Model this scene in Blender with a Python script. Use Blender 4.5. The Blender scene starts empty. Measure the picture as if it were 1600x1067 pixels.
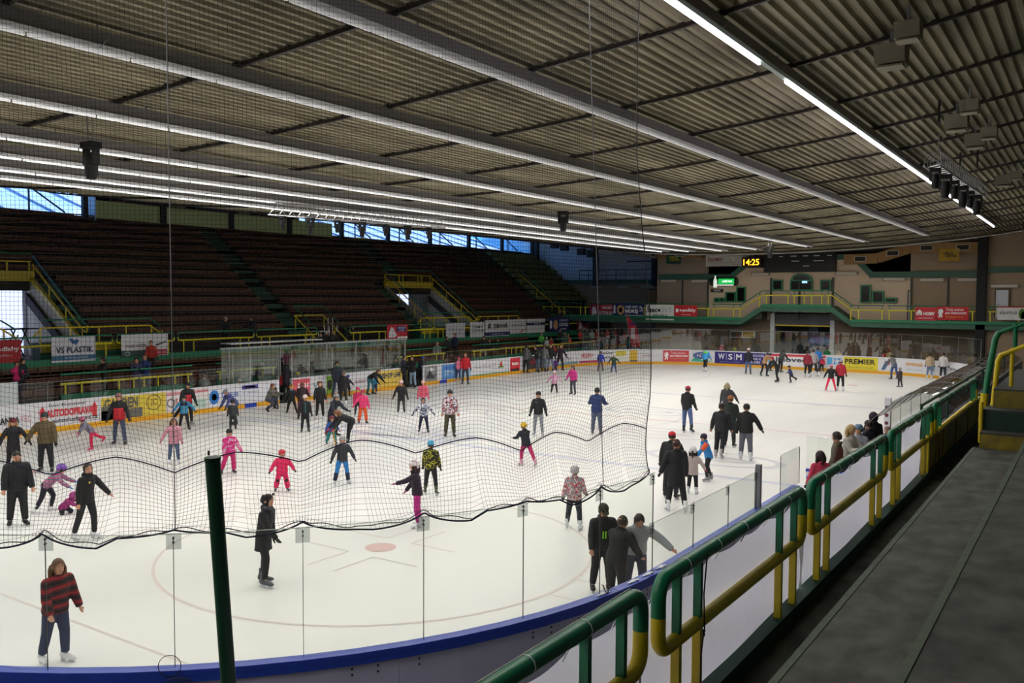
import bpy, bmesh, math, random
from math import sin, cos, pi, radians as R_, sqrt, atan2, hypot
from mathutils import Vector as V, Matrix as M
random.seed(7)
S = bpy.context.scene
COL = S.collection
# ------------------------------------------------------------------ camera
FPX, YAW, PIT, ROL = 1370.95, .5894, .0501, .00506
CP = V((5.492, -3.713, 5.298))
_F = V((-sin(YAW)*cos(PIT), cos(YAW)*cos(PIT), -sin(PIT)))
_R0 = V((cos(YAW), sin(YAW), 0)); _U0 = _R0.cross(_F)
_R = _R0*cos(ROL) + _U0*sin(ROL); _U = _U0*cos(ROL) - _R0*sin(ROL)
cam = bpy.data.cameras.new('camera'); co = bpy.data.objects.new('camera', cam); COL.objects.link(co)
cam.sensor_width = 36; cam.lens = 36*FPX/1600; cam.clip_start = .05; cam.clip_end = 800
m = M((( _R.x, _U.x, -_F.x, CP.x), (_R.y, _U.y, -_F.y, CP.y), (_R.z, _U.z, -_F.z, CP.z), (0, 0, 0, 1)))
co.matrix_world = m; S.camera = co
# ------------------------------------------------------------------ world, lights, exposure
w = bpy.data.worlds.new('world'); S.world = w; w.use_nodes = True
bg = w.node_tree.nodes['Background']; bg.inputs[0].default_value = (.10, .40, 1, 1); bg.inputs[1].default_value = 1.7
sun = bpy.data.lights.new('sun', 'SUN'); sun.energy = 2.6; sun.angle = .02; sun.color = (1, .96, .92)
so = bpy.data.objects.new('sun', sun); COL.objects.link(so); so.location = (-60, 60, 60); so.rotation_euler = (R_(-38), 0, R_(8))
S.view_settings.view_transform = 'Standard'; S.view_settings.look = 'None'; S.view_settings.gamma = 1
S.view_settings.use_curve_mapping = False; S.view_settings.exposure = 0.31
def zr(x):                                             # underside of the sagging roof
    d = x + 16.5; e = max(0, abs(d) - 15)
    return 8.92 + .0034*d*d + .0060*e*e
STRIPX = [.3, -3.3, -6.75, -10.25, -13.55, -15.95, -18.3, -20.3]
LAMPW = 800
for k, x in enumerate(STRIPX):
    l = bpy.data.lights.new('lamp_row_light', 'AREA'); l.shape = 'RECTANGLE'; l.size = .25; l.size_y = 72
    l.energy = LAMPW; l.spread = R_(180); l.color = (1, .97, .92)
    o = bpy.data.objects.new('lamp_row_light', l); COL.objects.link(o); o.location = (x, 24, zr(x) - .62)  # light runs past the lamps' far end, added to brighten the far wall
# ------------------------------------------------------------------ pixel helpers (1600x1067): find where things stand
def ray(x, y): return _F*FPX + _R*(x - 800) - _U*(y - 533.5)
def onp(x, y, ax, v):
    d = ray(x, y); i = 'XYZ'.index(ax); return CP + d*((v - CP[i])/d[i])
def atd(x, y, dep): return CP + ray(x, y)*(dep/FPX)
def floor_at(x):
    if x > .1: return .25
    if x > -31.3: return 0
    if x > -32.05: return .55
    if x > -32.8: return .97
    if x > -34: return 1.39
    if x > -35.6: return 2.2
    return 2.9
def proj(p):
    v = V(p) - CP; d = v.dot(_F); return 800 + FPX*v.dot(_R)/d, 533.5 - FPX*v.dot(_U)/d, d
# ------------------------------------------------------------------ materials
def lin(c): return c/12.92 if c <= .04045 else ((c + .055)/1.055)**2.4
def hexc(h):
    if not isinstance(h, str): return (*h, 1) if len(h) == 3 else h
    h = h.lstrip('#'); return tuple(lin(int(h[i:i+2], 16)/255) for i in (0, 2, 4)) + (1,)
MC = {}
def mat(h, rough=.6, metal=0, noise=0, scale=4, bump=0, em=0, h2=None, spec=.5, stretch=None, key=''):
    k = (str(h), rough, metal, noise, scale, bump, em, str(h2), spec, str(stretch), key)
    if k in MC: return MC[k]
    mt = bpy.data.materials.new('mat_' + str(len(MC))); mt.use_nodes = True; nt = mt.node_tree; b = nt.nodes['Principled BSDF']
    c = hexc(h); b.inputs['Base Color'].default_value = c; b.inputs['Roughness'].default_value = rough
    b.inputs['Metallic'].default_value = metal; b.inputs['Specular IOR Level'].default_value = spec
    if noise or bump:
        tc = nt.nodes.new('ShaderNodeTexCoord'); mp = nt.nodes.new('ShaderNodeMapping'); nt.links.new(tc.outputs['Object'], mp.inputs[0])
        if stretch: mp.inputs['Scale'].default_value = stretch
        nz = nt.nodes.new('ShaderNodeTexNoise'); nz.inputs['Scale'].default_value = scale; nz.inputs['Detail'].default_value = 6
        nt.links.new(mp.outputs[0], nz.inputs['Vector'])
        if noise:
            cr = nt.nodes.new('ShaderNodeValToRGB'); cr.color_ramp.elements[0].position = .5 - .22; cr.color_ramp.elements[1].position = .5 + .22
            c2 = hexc(h2) if h2 else tuple(v*(1 - noise) for v in c[:3]) + (1,)
            cr.color_ramp.elements[0].color = c2; cr.color_ramp.elements[1].color = c
            nt.links.new(nz.outputs[0], cr.inputs[0]); nt.links.new(cr.outputs[0], b.inputs['Base Color'])
        if bump:
            bp = nt.nodes.new('ShaderNodeBump'); bp.inputs['Strength'].default_value = bump; bp.inputs['Distance'].default_value = .02
            nt.links.new(nz.outputs[0], bp.inputs['Height']); nt.links.new(bp.outputs[0], b.inputs['Normal'])
    if em: b.inputs['Emission Color'].default_value = c; b.inputs['Emission Strength'].default_value = em
    MC[k] = mt; return mt
def glassmat(tint=(.93, .97, .95), gl=.06, rough=.01, key='glass'):
    if key in MC: return MC[key]
    mt = bpy.data.materials.new(key); mt.use_nodes = True; nt = mt.node_tree; nt.nodes.clear()
    o = nt.nodes.new('ShaderNodeOutputMaterial'); t = nt.nodes.new('ShaderNodeBsdfTransparent'); g = nt.nodes.new('ShaderNodeBsdfGlossy')
    mx = nt.nodes.new('ShaderNodeMixShader'); fr = nt.nodes.new('ShaderNodeLayerWeight'); fr.inputs[0].default_value = .5
    pw_ = nt.nodes.new('ShaderNodeMath'); pw_.operation = 'POWER'; pw_.inputs[1].default_value = 5; nt.links.new(fr.outputs['Facing'], pw_.inputs[0])
    ma = nt.nodes.new('ShaderNodeMath'); ma.operation = 'MULTIPLY_ADD'; ma.inputs[1].default_value = .5; ma.inputs[2].default_value = gl
    t.inputs[0].default_value = (*tint, 1); g.inputs['Roughness'].default_value = rough
    nt.links.new(pw_.outputs[0], ma.inputs[0]); nt.links.new(ma.outputs[0], mx.inputs[0]); nt.links.new(t.outputs[0], mx.inputs[1]); nt.links.new(g.outputs[0], mx.inputs[2])
    nt.links.new(mx.outputs[0], o.inputs[0]); MC[key] = mt; return mt
GLASS = glassmat((.945, .962, .945), .03)
def pattern(kind, cs, scale=6, key=''):
    k = (kind, tuple(cs), scale, key)
    if k in MC: return MC[k]
    mt = bpy.data.materials.new('mat_' + kind + '_' + str(len(MC))); mt.use_nodes = True; nt = mt.node_tree; b = nt.nodes['Principled BSDF']; b.inputs['Roughness'].default_value = .75
    N = nt.nodes.new; Lk = nt.links.new
    tc = N('ShaderNodeTexCoord'); cr = N('ShaderNodeValToRGB'); cr.color_ramp.interpolation = 'CONSTANT'
    if kind == 'stripes':
        t = N('ShaderNodeTexWave'); t.bands_direction = 'Z'; t.inputs['Scale'].default_value = scale; t.inputs['Distortion'].default_value = 2.2; t.inputs['Detail'].default_value = 1.5; out = t.outputs[1]
    elif kind == 'camo':
        t = N('ShaderNodeTexNoise'); t.inputs['Scale'].default_value = scale; t.inputs['Detail'].default_value = 1; out = t.outputs[0]
    elif kind == 'floral':
        t = N('ShaderNodeTexVoronoi'); t.inputs['Scale'].default_value = scale; out = t.outputs['Color']
    elif kind == 'plaid':
        t = N('ShaderNodeTexWave'); t.bands_direction = 'Z'; t.inputs['Scale'].default_value = scale
        t2 = N('ShaderNodeTexWave'); t2.bands_direction = 'X'; t2.inputs['Scale'].default_value = scale; Lk(tc.outputs['Object'], t2.inputs[0])
        ad = N('ShaderNodeMath'); ad.operation = 'MULTIPLY'; Lk(t.outputs[1], ad.inputs[0]); Lk(t2.outputs[1], ad.inputs[1]); out = ad.outputs[0]
    Lk(tc.outputs['Object'], t.inputs[0])
    n = len(cs); els = cr.color_ramp.elements
    while len(els) < n: els.new(.5)
    lo, hi = {'camo': (.36, .64), 'plaid': (-.05, .5)}.get(kind, (0, 1))
    for i, c in enumerate(cs):
        els[i].position = max(0, min(1, lo + (hi - lo)*i/n)); els[i].color = hexc(c)
    Lk(out, cr.inputs[0]); Lk(cr.outputs[0], b.inputs['Base Color']); MC[k] = mt; return mt
# ------------------------------------------------------------------ objects
def tag(o, label=None, cat=None, group=None, kind=None):
    if label: o['label'] = label
    if cat: o['category'] = cat
    if group: o['group'] = group
    if kind: o['kind'] = kind
    return o
def empty(name, loc=(0, 0, 0), rz=0, label=None, cat=None, group=None, kind=None):
    o = bpy.data.objects.new(name, None); COL.objects.link(o); o.location = loc; o.rotation_euler = (0, 0, rz); o.empty_display_size = .2
    return tag(o, label, cat, group, kind)
def link(name, me, mt=None, parent=None, loc=None, rot=None):
    if mt is not None and len(me.materials) == 0: me.materials.append(mt)
    o = bpy.data.objects.new(name, me); COL.objects.link(o)
    if parent is not None: o.parent = parent
    if loc is not None: o.location = loc
    if rot is not None: o.rotation_euler = rot
    return o
class MB:                                              # collects shapes, builds one mesh
    def __init__(s): s.v = []; s.f = []; s.sm = []
    def add(s, vs, fs, sm=False):
        n = len(s.v); s.v += [tuple(v) for v in vs]; s.f += [tuple(i + n for i in f) for f in fs]; s.sm += [sm]*len(fs); return s
    def box(s, a, b, mtx=None):
        (x0, y0, z0), (x1, y1, z1) = a, b
        vs = [V((x, y, z)) for z in (z0, z1) for y in (y0, y1) for x in (x0, x1)]
        if mtx: vs = [mtx @ v for v in vs]
        return s.add(vs, [(0, 2, 3, 1), (4, 5, 7, 6), (0, 1, 5, 4), (2, 6, 7, 3), (0, 4, 6, 2), (1, 3, 7, 5)])
    def beam(s, p, q, w, h, up=(0, 0, 1)):             # box bar between two points
        p, q = V(p), V(q); d = (q - p); L = d.length
        if L < 1e-6: return s
        d /= L; u = V(up); 
        if abs(d.dot(u)) > .98: u = V((0, 1, 0))
        r = d.cross(u).normalized(); u = r.cross(d)
        vs = [c + r*(sx*w/2) + u*(sz*h/2) for c in (p, q) for sx, sz in ((-1, -1), (1, -1), (1, 1), (-1, 1))]
        return s.add(vs, [(0, 3, 2, 1), (4, 5, 6, 7), (0, 1, 5, 4), (1, 2, 6, 5), (2, 3, 7, 6), (3, 0, 4, 7)])
    def tube(s, pts, r, n=8, caps=True, sm=True):
        pts = [V(p) for p in pts]; rs = r if isinstance(r, (list, tuple)) else [r]*len(pts); rings = []
        t0 = (pts[1] - pts[0]).normalized(); a = V((0, 0, 1)) if abs(t0.z) < .9 else V((1, 0, 0)); u = t0.cross(a).normalized(); vs = []
        for i, p in enumerate(pts):
            t = ((pts[min(i+1, len(pts)-1)] - pts[max(i-1, 0)])).normalized()
            u = (u - t*u.dot(t)).normalized(); w_ = t.cross(u)
            vs += [p + (u*cos(2*pi*k/n) + w_*sin(2*pi*k/n))*rs[i] for k in range(n)]
        fs = [(i*n+k, i*n+(k+1) % n, (i+1)*n+(k+1) % n, (i+1)*n+k) for i in range(len(pts)-1) for k in range(n)]
        s.add(vs, fs, sm)
        if caps: s.add(vs[:n], [tuple(range(n))[::-1]]); s.add(vs[-n:], [tuple(range(n))])
        return s
    def loft(s, rings, sm=True, caps=True):            # rings: list of (centre, u_vec, w_vec) ellipses
        n = 14; vs = []
        for c, u, w_ in rings: vs += [V(c) + V(u)*cos(2*pi*k/n) + V(w_)*sin(2*pi*k/n) for k in range(n)]
        fs = [(i*n+k, i*n+(k+1) % n, (i+1)*n+(k+1) % n, (i+1)*n+k) for i in range(len(rings)-1) for k in range(n)]
        if caps: fs += [tuple(range(n))[::-1], tuple((len(rings)-1)*n + k for k in range(n))]
        return s.add(vs, fs, sm)
    def ball(s, c, r, nu=10, nv=7, mtx=None):
        r = r if isinstance(r, (list, tuple)) else (r, r, r); vs = []; fs = []
        for j in range(nv+1):
            th = pi*j/nv
            for i in range(nu):
                p = V((sin(th)*cos(2*pi*i/nu)*r[0], sin(th)*sin(2*pi*i/nu)*r[1], cos(th)*r[2]))
                if mtx: p = mtx @ p
                vs.append(p + V(c))
        for j in range(nv):
            for i in range(nu): fs.append((j*nu+i, (j+1)*nu+i, (j+1)*nu+(i+1) % nu, j*nu+(i+1) % nu))
        return s.add(vs, fs, True)
    def prism(s, poly, axis, a, b):                    # polygon in the plane normal to axis, from a to b
        def P(p, t): return {'X': (t, p[0], p[1]), 'Y': (p[0], t, p[1]), 'Z': (p[0], p[1], t)}[axis]
        n = len(poly); vs = [P(p, a) for p in poly] + [P(p, b) for p in poly]
        return s.add(vs, [tuple(range(n))[::-1], tuple(range(n, 2*n))] + [(i, (i+1) % n, n+(i+1) % n, n+i) for i in range(n)])
    def mesh(s, name='m', norm=True):
        me = bpy.data.meshes.new(name); me.from_pydata(s.v, [], s.f); me.polygons.foreach_set('use_smooth', s.sm)
        if norm:
            bm = bmesh.new(); bm.from_mesh(me); bmesh.ops.recalc_face_normals(bm, faces=bm.faces); bm.to_mesh(me); bm.free()
        me.update(); return me
    def build(s, name, mt, parent=None, norm=True, loc=None): return link(name, s.mesh(name, norm), mt, parent, loc)
TXT = {}
def textgeo(t, bold=.012):                             # flat lettering, baseline 0, cap height about .7
    if (t, bold) in TXT: return TXT[(t, bold)]
    c = bpy.data.curves.new('t', 'FONT'); c.body = t; c.offset = bold; c.resolution_u = 2
    o = bpy.data.objects.new('t', c); me = o.to_mesh(); vs = [tuple(v.co) for v in me.vertices]; fs = [tuple(p.vertices) for p in me.polygons]
    o.to_mesh_clear(); bpy.data.objects.remove(o); bpy.data.curves.remove(c)
    if not vs: vs = [(0, 0, 0), (1, 0, 0), (1, .7, 0)]; fs = [(0, 1, 2)]
    x0 = min(v[0] for v in vs); x1 = max(v[0] for v in vs); y0 = min(v[1] for v in vs); y1 = max(v[1] for v in vs)
    vs = [((v[0]-x0)/(x1-x0), (v[1]-y0)/(y1-y0)) for v in vs]; TXT[(t, bold)] = (vs, fs); return vs, fs
def lettering(t, fn, u0, v0, u1, v1, mt, parent, bold=.012, name='lettering'):   # fn(u, v) -> point on the carrying surface
    vs, fs = textgeo(t, bold); mb = MB(); mb.add([fn(u0 + (u1-u0)*a, v0 + (v1-v0)*b) for a, b in vs], fs)
    return mb.build(name, mt, parent, norm=False)
def patch(fn, u0, v0, u1, v1, mt, parent, name='print', n=6):
    mb = MB(); vs = []
    for i in range(n+1): vs += [fn(u0 + (u1-u0)*i/n, v0), fn(u0 + (u1-u0)*i/n, v1)]
    mb.add(vs, [(2*i, 2*i+2, 2*i+3, 2*i+1) for i in range(n)]); return mb.build(name, mt, parent, norm=False)
def disc(fn, u, v, ru, rv, mt, parent, name='print', inner=0, n=20):
    mb = MB()
    if inner:
        vs = [fn(u + ru*k_*cos(2*pi*i/n), v + rv*k_*sin(2*pi*i/n)) for k_ in (1, inner) for i in range(n)]
        mb.add(vs, [(i, (i+1) % n, n+(i+1) % n, n+i) for i in range(n)])
    else: mb.add([fn(u + ru*cos(2*pi*i/n), v + rv*sin(2*pi*i/n)) for i in range(n)], [tuple(range(n))])
    return mb.build(name, mt, parent, norm=False)
def poly(fn, pts, mt, parent, name='print'):
    mb = MB(); mb.add([fn(*p) for p in pts], [tuple(range(len(pts)))]); return mb.build(name, mt, parent, norm=False)
GRN, YEL = '#0e7850', '#e6cc1c'
MG = mat(GRN, .35, noise=.25, scale=3); MY = mat(YEL, .4, noise=.25, scale=3, h2='#c8ae14')
WHT = mat('#e8e8ea', .5); BLK = mat('#0c0c0e', .5); RED = mat('#c01c28', .5); NAVY = mat('#141c52', .5); GREY = mat('#8b8c92', .5)
# ------------------------------------------------------------------ rink outline
W, L, r0 = 28.06, 62.76, 8.63
SEG = [('l', (0, L-r0), (0, r0)), ('a', (-r0, r0), 0), ('l', (-r0, 0), (-W+r0, 0)), ('a', (-W+r0, r0), -90), ('l', (-W, r0), (-W, L-r0)), ('a', (-W+r0, L-r0), 180), ('l', (-W+r0, L), (-r0, L)), ('a', (-r0, L-r0), 90)]
LEN = [L-2*r0, pi*r0/2, W-2*r0, pi*r0/2]*2; TOT = sum(LEN)
def perim(s, off=0):                                   # off > 0 is outside the ice; clockwise seen from above
    s %= TOT
    for g, ln in zip(SEG, LEN):
        if s <= ln + 1e-9: break
        s -= ln
    if g[0] == 'l':
        a, b = V(g[1]), V(g[2]); d = (b - a).normalized(); p = a + d*s; n = V((-d.y, d.x))
    else:
        th = R_(g[2]) - s/r0; n = V((cos(th), sin(th))); p = V(g[1]) + n*r0
    c = V((-W/2, L/2))
    if (p + n*.1 - c).length < (p - c).length: n = -n
    return p + n*off
def s_at_px(x, z=.6, lo=LEN[0]+sum(LEN[1:3])+5, hi=TOT-2):      # board position seen at pixel column x on the far sides
    best = None
    for k in range(60):
        a = (lo + hi)/2; p = perim(a); px = proj((p.x, p.y, z))[0]
        if px < x: lo = a
        else: hi = a
    return (lo + hi)/2
def strip(mb, s0, s1, off0, off1, z0, z1, n=None):     # bent box along the outline
    n = n or max(1, int(abs(s1 - s0)/.6)); vs = []
    for i in range(n+1):
        s = s0 + (s1 - s0)*i/n; a = perim(s, off0); b = perim(s, off1)
        vs += [(a.x, a.y, z0), (b.x, b.y, z0), (b.x, b.y, z1), (a.x, a.y, z1)]
    fs = [(4*i+k, 4*i+(k+1) % 4, 4*i+4+(k+1) % 4, 4*i+4+k) for i in range(n) for k in range(4)] + [(0, 1, 2, 3), (4*n+3, 4*n+2, 4*n+1, 4*n)]
    return mb.add(vs, fs)

def translucent(h, mix=.5, key='tarp'):
    mt = bpy.data.materials.new(key); mt.use_nodes = True; nt = mt.node_tree; b = nt.nodes['Principled BSDF']; b.inputs['Base Color'].default_value = hexc(h); b.inputs['Roughness'].default_value = .55
    t = nt.nodes.new('ShaderNodeBsdfTranslucent'); t.inputs[0].default_value = hexc(h); mx = nt.nodes.new('ShaderNodeMixShader'); mx.inputs[0].default_value = mix
    tc = nt.nodes.new('ShaderNodeTexCoord'); nz = nt.nodes.new('ShaderNodeTexNoise'); nz.inputs['Scale'].default_value = 3; nz.inputs['Detail'].default_value = 4; nt.links.new(tc.outputs['Object'], nz.inputs['Vector'])
    bp = nt.nodes.new('ShaderNodeBump'); bp.inputs['Strength'].default_value = .35; bp.inputs['Distance'].default_value = .05; nt.links.new(nz.outputs[0], bp.inputs['Height']); nt.links.new(bp.outputs[0], b.inputs['Normal']); nt.links.new(bp.outputs[0], t.inputs['Normal'])
    o = nt.nodes['Material Output']; nt.links.new(b.outputs[0], mx.inputs[1]); nt.links.new(t.outputs[0], mx.inputs[2]); nt.links.new(mx.outputs[0], o.inputs[0]); return mt
# ================================================================== SETTING
CONC = mat('#4a4a44', .85, noise=.5, scale=1.3, bump=.25, h2='#2b2b28')
# --- ice
def ice_mat():
    mt = bpy.data.materials.new('ice'); mt.use_nodes = True; nt = mt.node_tree; b = nt.nodes['Principled BSDF']; N = nt.nodes.new; Lk = nt.links.new
    tc = N('ShaderNodeTexCoord'); n1 = N('ShaderNodeTexNoise'); n1.inputs['Scale'].default_value = .16; n1.inputs['Detail'].default_value = 5
    mp = N('ShaderNodeMapping'); mp.inputs['Scale'].default_value = (1, .3, 1); Lk(tc.outputs['Object'], mp.inputs[0]); Lk(mp.outputs[0], n1.inputs['Vector'])
    cr = N('ShaderNodeValToRGB'); cr.color_ramp.elements[0].position = .3; cr.color_ramp.elements[0].color = (.66, .66, .645, 1); cr.color_ramp.elements[1].position = .6; cr.color_ramp.elements[1].color = (.86, .85, .82, 1)
    Lk(n1.outputs[0], cr.inputs[0])
    n2 = N('ShaderNodeTexNoise'); n2.inputs['Scale'].default_value = 6; n2.inputs['Detail'].default_value = 8; Lk(tc.outputs['Object'], n2.inputs['Vector'])
    r = N('ShaderNodeMapRange'); r.inputs[3].default_value = .22; r.inputs[4].default_value = .5; Lk(n2.outputs[0], r.inputs[0]); Lk(r.outputs[0], b.inputs['Roughness'])
    Lk(cr.outputs[0], b.inputs['Base Color']); b.inputs['Specular IOR Level'].default_value = .3
    return mt
IC = MB(); N_ = 160; ring = [perim(TOT*i/N_) for i in range(N_)]
IC.add([(p.x, p.y, 0) for p in ring], [tuple(range(N_))]); IC.add([(p.x, p.y, -.05) for p in ring], [])
ice = IC.build('floor', ice_mat()); tag(ice, 'white skated ice sheet of the rink', kind='structure')
LR = mat('#dccfcb', .4); LB = mat('#c8cbdb', .4)
def gfl(u, v): return (u, v, .004)
def seg(p, q, wd, mt, nm='painted_line'):
    p, q = V(p), V(q); d = (q-p).normalized(); n = V((-d.y, d.x))*wd/2
    mb = MB(); mb.add([(*(p+n), .004), (*(p-n), .004), (*(q-n), .004), (*(q+n), .004)], [(0, 1, 2, 3)]); return mb.build(nm, mt, ice, norm=False)
for (cx, cy) in ((-7, 10), (-21, 10), (-7, L-10), (-21, L-10)):
    disc(gfl, cx, cy, 4.5, 4.5, LR, ice, 'faceoff_circle', inner=.985, n=64); disc(gfl, cx, cy, .33, .33, mat('#dcb8b4', .4), ice, 'faceoff_spot')
    for sx in (-1, 1):
        for sy in (-1, 1):
            seg((cx+sx*.35, cy+sy*.6), (cx+sx*1.5, cy+sy*.6), .05, LR); seg((cx+sx*.35, cy+sy*.6), (cx+sx*.35, cy+sy*1.75), .05, LR)
        seg((cx+sx*4.5, cy-.5), (cx+sx*5.1, cy-.5), .05, LR); seg((cx+sx*4.5, cy+.5), (cx+sx*5.1, cy+.5), .05, LR)
for y, c in ((4, LR), (L-4, LR)): seg((-W+1.6, y), (-1.6, y), .05, c)
for y in (21.3, L-21.3): seg((-W+.1, y), (-.1, y), .3, LB)
seg((-W+.1, L/2), (-.1, L/2), .3, mat('#dcccca', .4)); disc(gfl, -W/2, L/2, 4.5, 4.5, LB, ice, 'centre_circle', inner=.985, n=64)
for (cx, cy, sx, sy, c) in ((-9, 28, 2.6, 1.3, '#d2cacb'), (-12, 34, 2.2, 1.4, '#c9c9cf'), (-5, 24, 2.4, 1.2, '#cbcbd2'), (-17, 22.5, 3.4, 1.2, '#c9cad8'), (-19, 30, 2.8, 1.2, '#d0cdc4')):
    disc(gfl, cx, cy, sx, sy, mat(c, .4), ice, 'faded_logo', inner=.86, n=40); disc(gfl, cx, cy, sx*.6, sy*.35, mat(c, .4), ice, 'faded_logo', inner=.7, n=30)
# --- floor around
fl = MB(); fl.box((-60, -16, -.3), (24, 80, -.06)); tag(fl.build('floor', mat('#5a5852', .8, noise=.3, scale=.8)), 'concrete floor around the ice', kind='structure')
# --- roof
mb = MB(); prof = []; x = -46.2; P_ = .215
while x < 23:
    for dx, dz in ((0, 0), (.075, 0), (.105, .075), (.185, .075)):
        prof.append((x + dx, zr(x + dx) + dz))
    x += P_
ys = [-15, 82]; n = len(prof)
for y in ys: mb.v += [(p[0], y, p[1]) for p in prof]
for i in range(n-1): mb.f.append((i, i+1, n+i+1, n+i)); mb.sm.append(False)
top = MB()
ceil = mb.build('ceiling', mat('#a8a085', .75, noise=.5, scale=1.3, h2='#6c6650', bump=.2, stretch=(1, .25, 1)), norm=False)
tag(ceil, 'corrugated beige roof sheeting sagging over the hall', kind='structure')
cap = MB(); q = [(-46.3 + 69.6*i/60) for i in range(61)]
cap.v = [(x, y, zr(x)+d) for d in (.16, .5) for y in ys for x in q]; k = 61
for b0 in (0, 2*k):
    for i in range(k-1): cap.f.append((b0+i, b0+i+1, b0+k+i+1, b0+k+i)); cap.sm.append(False)
for i in range(k-1):
    for r_ in (0, k): cap.f.append((r_+i, r_+i+1, 2*k+r_+i+1, 2*k+r_+i)); cap.sm.append(False)
for i in (0, k-1): cap.f.append((i, k+i, 3*k+i, 2*k+i)); cap.sm.append(False)
tag(cap.build('ceiling', mat('#3a3a38', .9), norm=True), 'roof slab above the corrugated sheets', kind='structure')
# cross purlins under the sheets
PUR = mat('#2b221d', .6); PURL = mat('#8d8676', .5)
k = 0; y = 6.23 - 3.8*4
while y < 70:
    k += 1; g = MB(); pts = [(-45.8 + 67.8*i/60, y, zr(-45.8 + 67.8*i/60) - .05) for i in range(61)]
    for a, b in zip(pts[:-1], pts[1:]): g.beam(a, b, .07, .07)
    for i in range(0, 310, 3):
        xx = -46.2 + .215*i; g.box((xx, y-.06, zr(xx)-.02), (xx+.08, y+.06, zr(xx)+.03))
    tag(g.build('trim_%d' % k, PUR), 'dark cross rod clamped under the roof sheets', kind='structure', group='cross rods under the roof'); y += 3.8
# --- end walls and hall shell
BR1 = mat('#a8927a', .8, noise=.22, scale=9, stretch=(1, 1, 5), bump=.3)
BRP = mat('#d6bea4', .75, noise=.10, scale=14, stretch=(3, 1, .3), bump=.15)
DK = mat('#1a1b1d', .8); BAND = mat('#2f5a49', .5); WW = mat('#e2e8f0', .8, noise=.15, scale=.7)
def wallbox(nm, a, b, m_, lab): g = MB(); g.box(a, b); return tag(g.build(nm, m_), lab, kind='structure')
wallbox('wall_near', (-53, -14.6, -.1), (22.5, -14.2, 17), BR1, 'brick wall behind the near stand')
wallbox('wall_right', (22.3, -14.6, -.1), (22.7, 82, 17), BR1, 'side wall behind the right stand')
wallbox('wall_far', (-53, 81, 12.6), (22.6, 81.4, 18), DK, 'dark upper wall at far end')
# far end: brick wall left part, recessed
wallbox('wall_far_left', (-40.5, 75.8, -.1), (-26.8, 76.2, 7), BR1, 'brick wall left of the gallery block')
g = MB(); g.prism([(-52, 6.9), (-26.8, 6.9), (-26.8, zr(-26.8)+.1), (-32, zr(-32)+.1), (-38, zr(-38)+.1), (-45, zr(-45)+.1), (-52, zr(-52)+.1)], 'Y', 76.1, 76.4)
tag(g.build('wall_far_white', WW), 'pale upper wall in the far left corner', kind='structure')
wallbox('wall_far_corner', (-52, 75.9, -.1), (-40.5, 76.2, 7), BR1, 'lower wall behind the far end of the stand')
wallbox('trim_40', (-41, 75.6, 6.75), (-26.8, 75.85, 7.15), BAND, 'green band on the recessed wall')
# side returns
wallbox('wall_far_return', (-27.05, 68, -.1), (-26.8, 76, 9.6), BR1, 'return wall of the gallery block')
# main wall with stepped outline (Y = 68)
def topz(x): return zr(x)
out = [(-26.9, 0), (-16.6, 0), (-16.6, 4.2), (-11.9, 4.2), (-11.9, 0), (-1.5, 0), (-1.5, 9.5), (-6.4, 9.5), (-6.4, 7.3), (-9.2, 7.3), (-10.5, 8.7), (-11.8, 8.7), (-11.8, 8.95), (-18.3, 8.95), (-18.3, 8.7), (-20, 7.3), (-22.4, 7.3), (-22.4, 9.3), (-26.9, 9.3)]
g = MB(); g.prism(out, 'Y', 68, 68.3); tag(g.build('wall_far_main', BRP), 'tan panelled wall of the gallery block with stepped top', kind='structure')
for (x0, x1, m_, z1) in ((-26.85, -22.4, mat('#9c8c7a', .8, noise=.2, scale=12, stretch=(3, 1, .5)), 9.28), (-6.4, -1.5, BR1, 9.48)):
    wallbox('wall_far_pier', (x0, 67.93, .0), (x1, 68.02, z1), m_, 'brown brick bay of the far wall')
wallbox('wall_far_lower', (-26.9, 67.9, 0), (-16.7, 68.02, 3.6), mat('#7d6d5c', .85, noise=.2, scale=8), 'brown lower wall left of the machine doorway')
wallbox('wall_far_lower', (-11.8, 67.9, 0), (-1.5, 68.02, 3.6), mat('#7d6d5c', .85, noise=.2, scale=8), 'brown lower wall right of the machine doorway')
wallbox('wall_far_behind', (-53, 79, -.1), (22.5, 79.3, 12.8), DK, 'dark rear wall of the far end')
# right of the corner column
wallbox('wall_far_right', (-1.3, 66.5, -.1), (22.5, 66.8, 14), BR1, 'brown brick wall right of the corner column')
wallbox('trim_41', (-1.4, 66.3, 7.2), (22.5, 66.5, 7.6), BAND, 'green band right of the corner column')
wallbox('trim_42', (-1.75, 65.9, 0), (-1.15, 66.5, 11), DK, 'dark corner column of the far wall')
for (x0, x1, z0, z1) in ((-26.85, -20.2, 6.9, 7.35), (-9.3, -1.6, 6.95, 7.4)):
    wallbox('trim_43', (x0, 67.75, z0), (x1, 67.92, z1), BAND, 'green band along the gallery block')
for (xa, za, xb, zb) in ((-20.3, 7.12, -18.1, 8.8), (-9.1, 7.15, -10.5, 8.6), (-10.5, 8.6, -11.9, 8.6)):
    g = MB(); g.beam((xa, 67.84, za), (xb, 67.84, zb), .16, .42); tag(g.build('trim_44', BAND), 'sloping green fascia on the gallery block', kind='structure')
for x in (-24.6, -22.3, -16.9, -14.6, -12.9+.9, -6.3, -3.8):
    wallbox('trim_45', (x-.06, 67.8, 3.6), (x+.06, 67.93, 7), mat('#3c3f39', .6), 'thin dark pilaster on the far wall')
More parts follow.
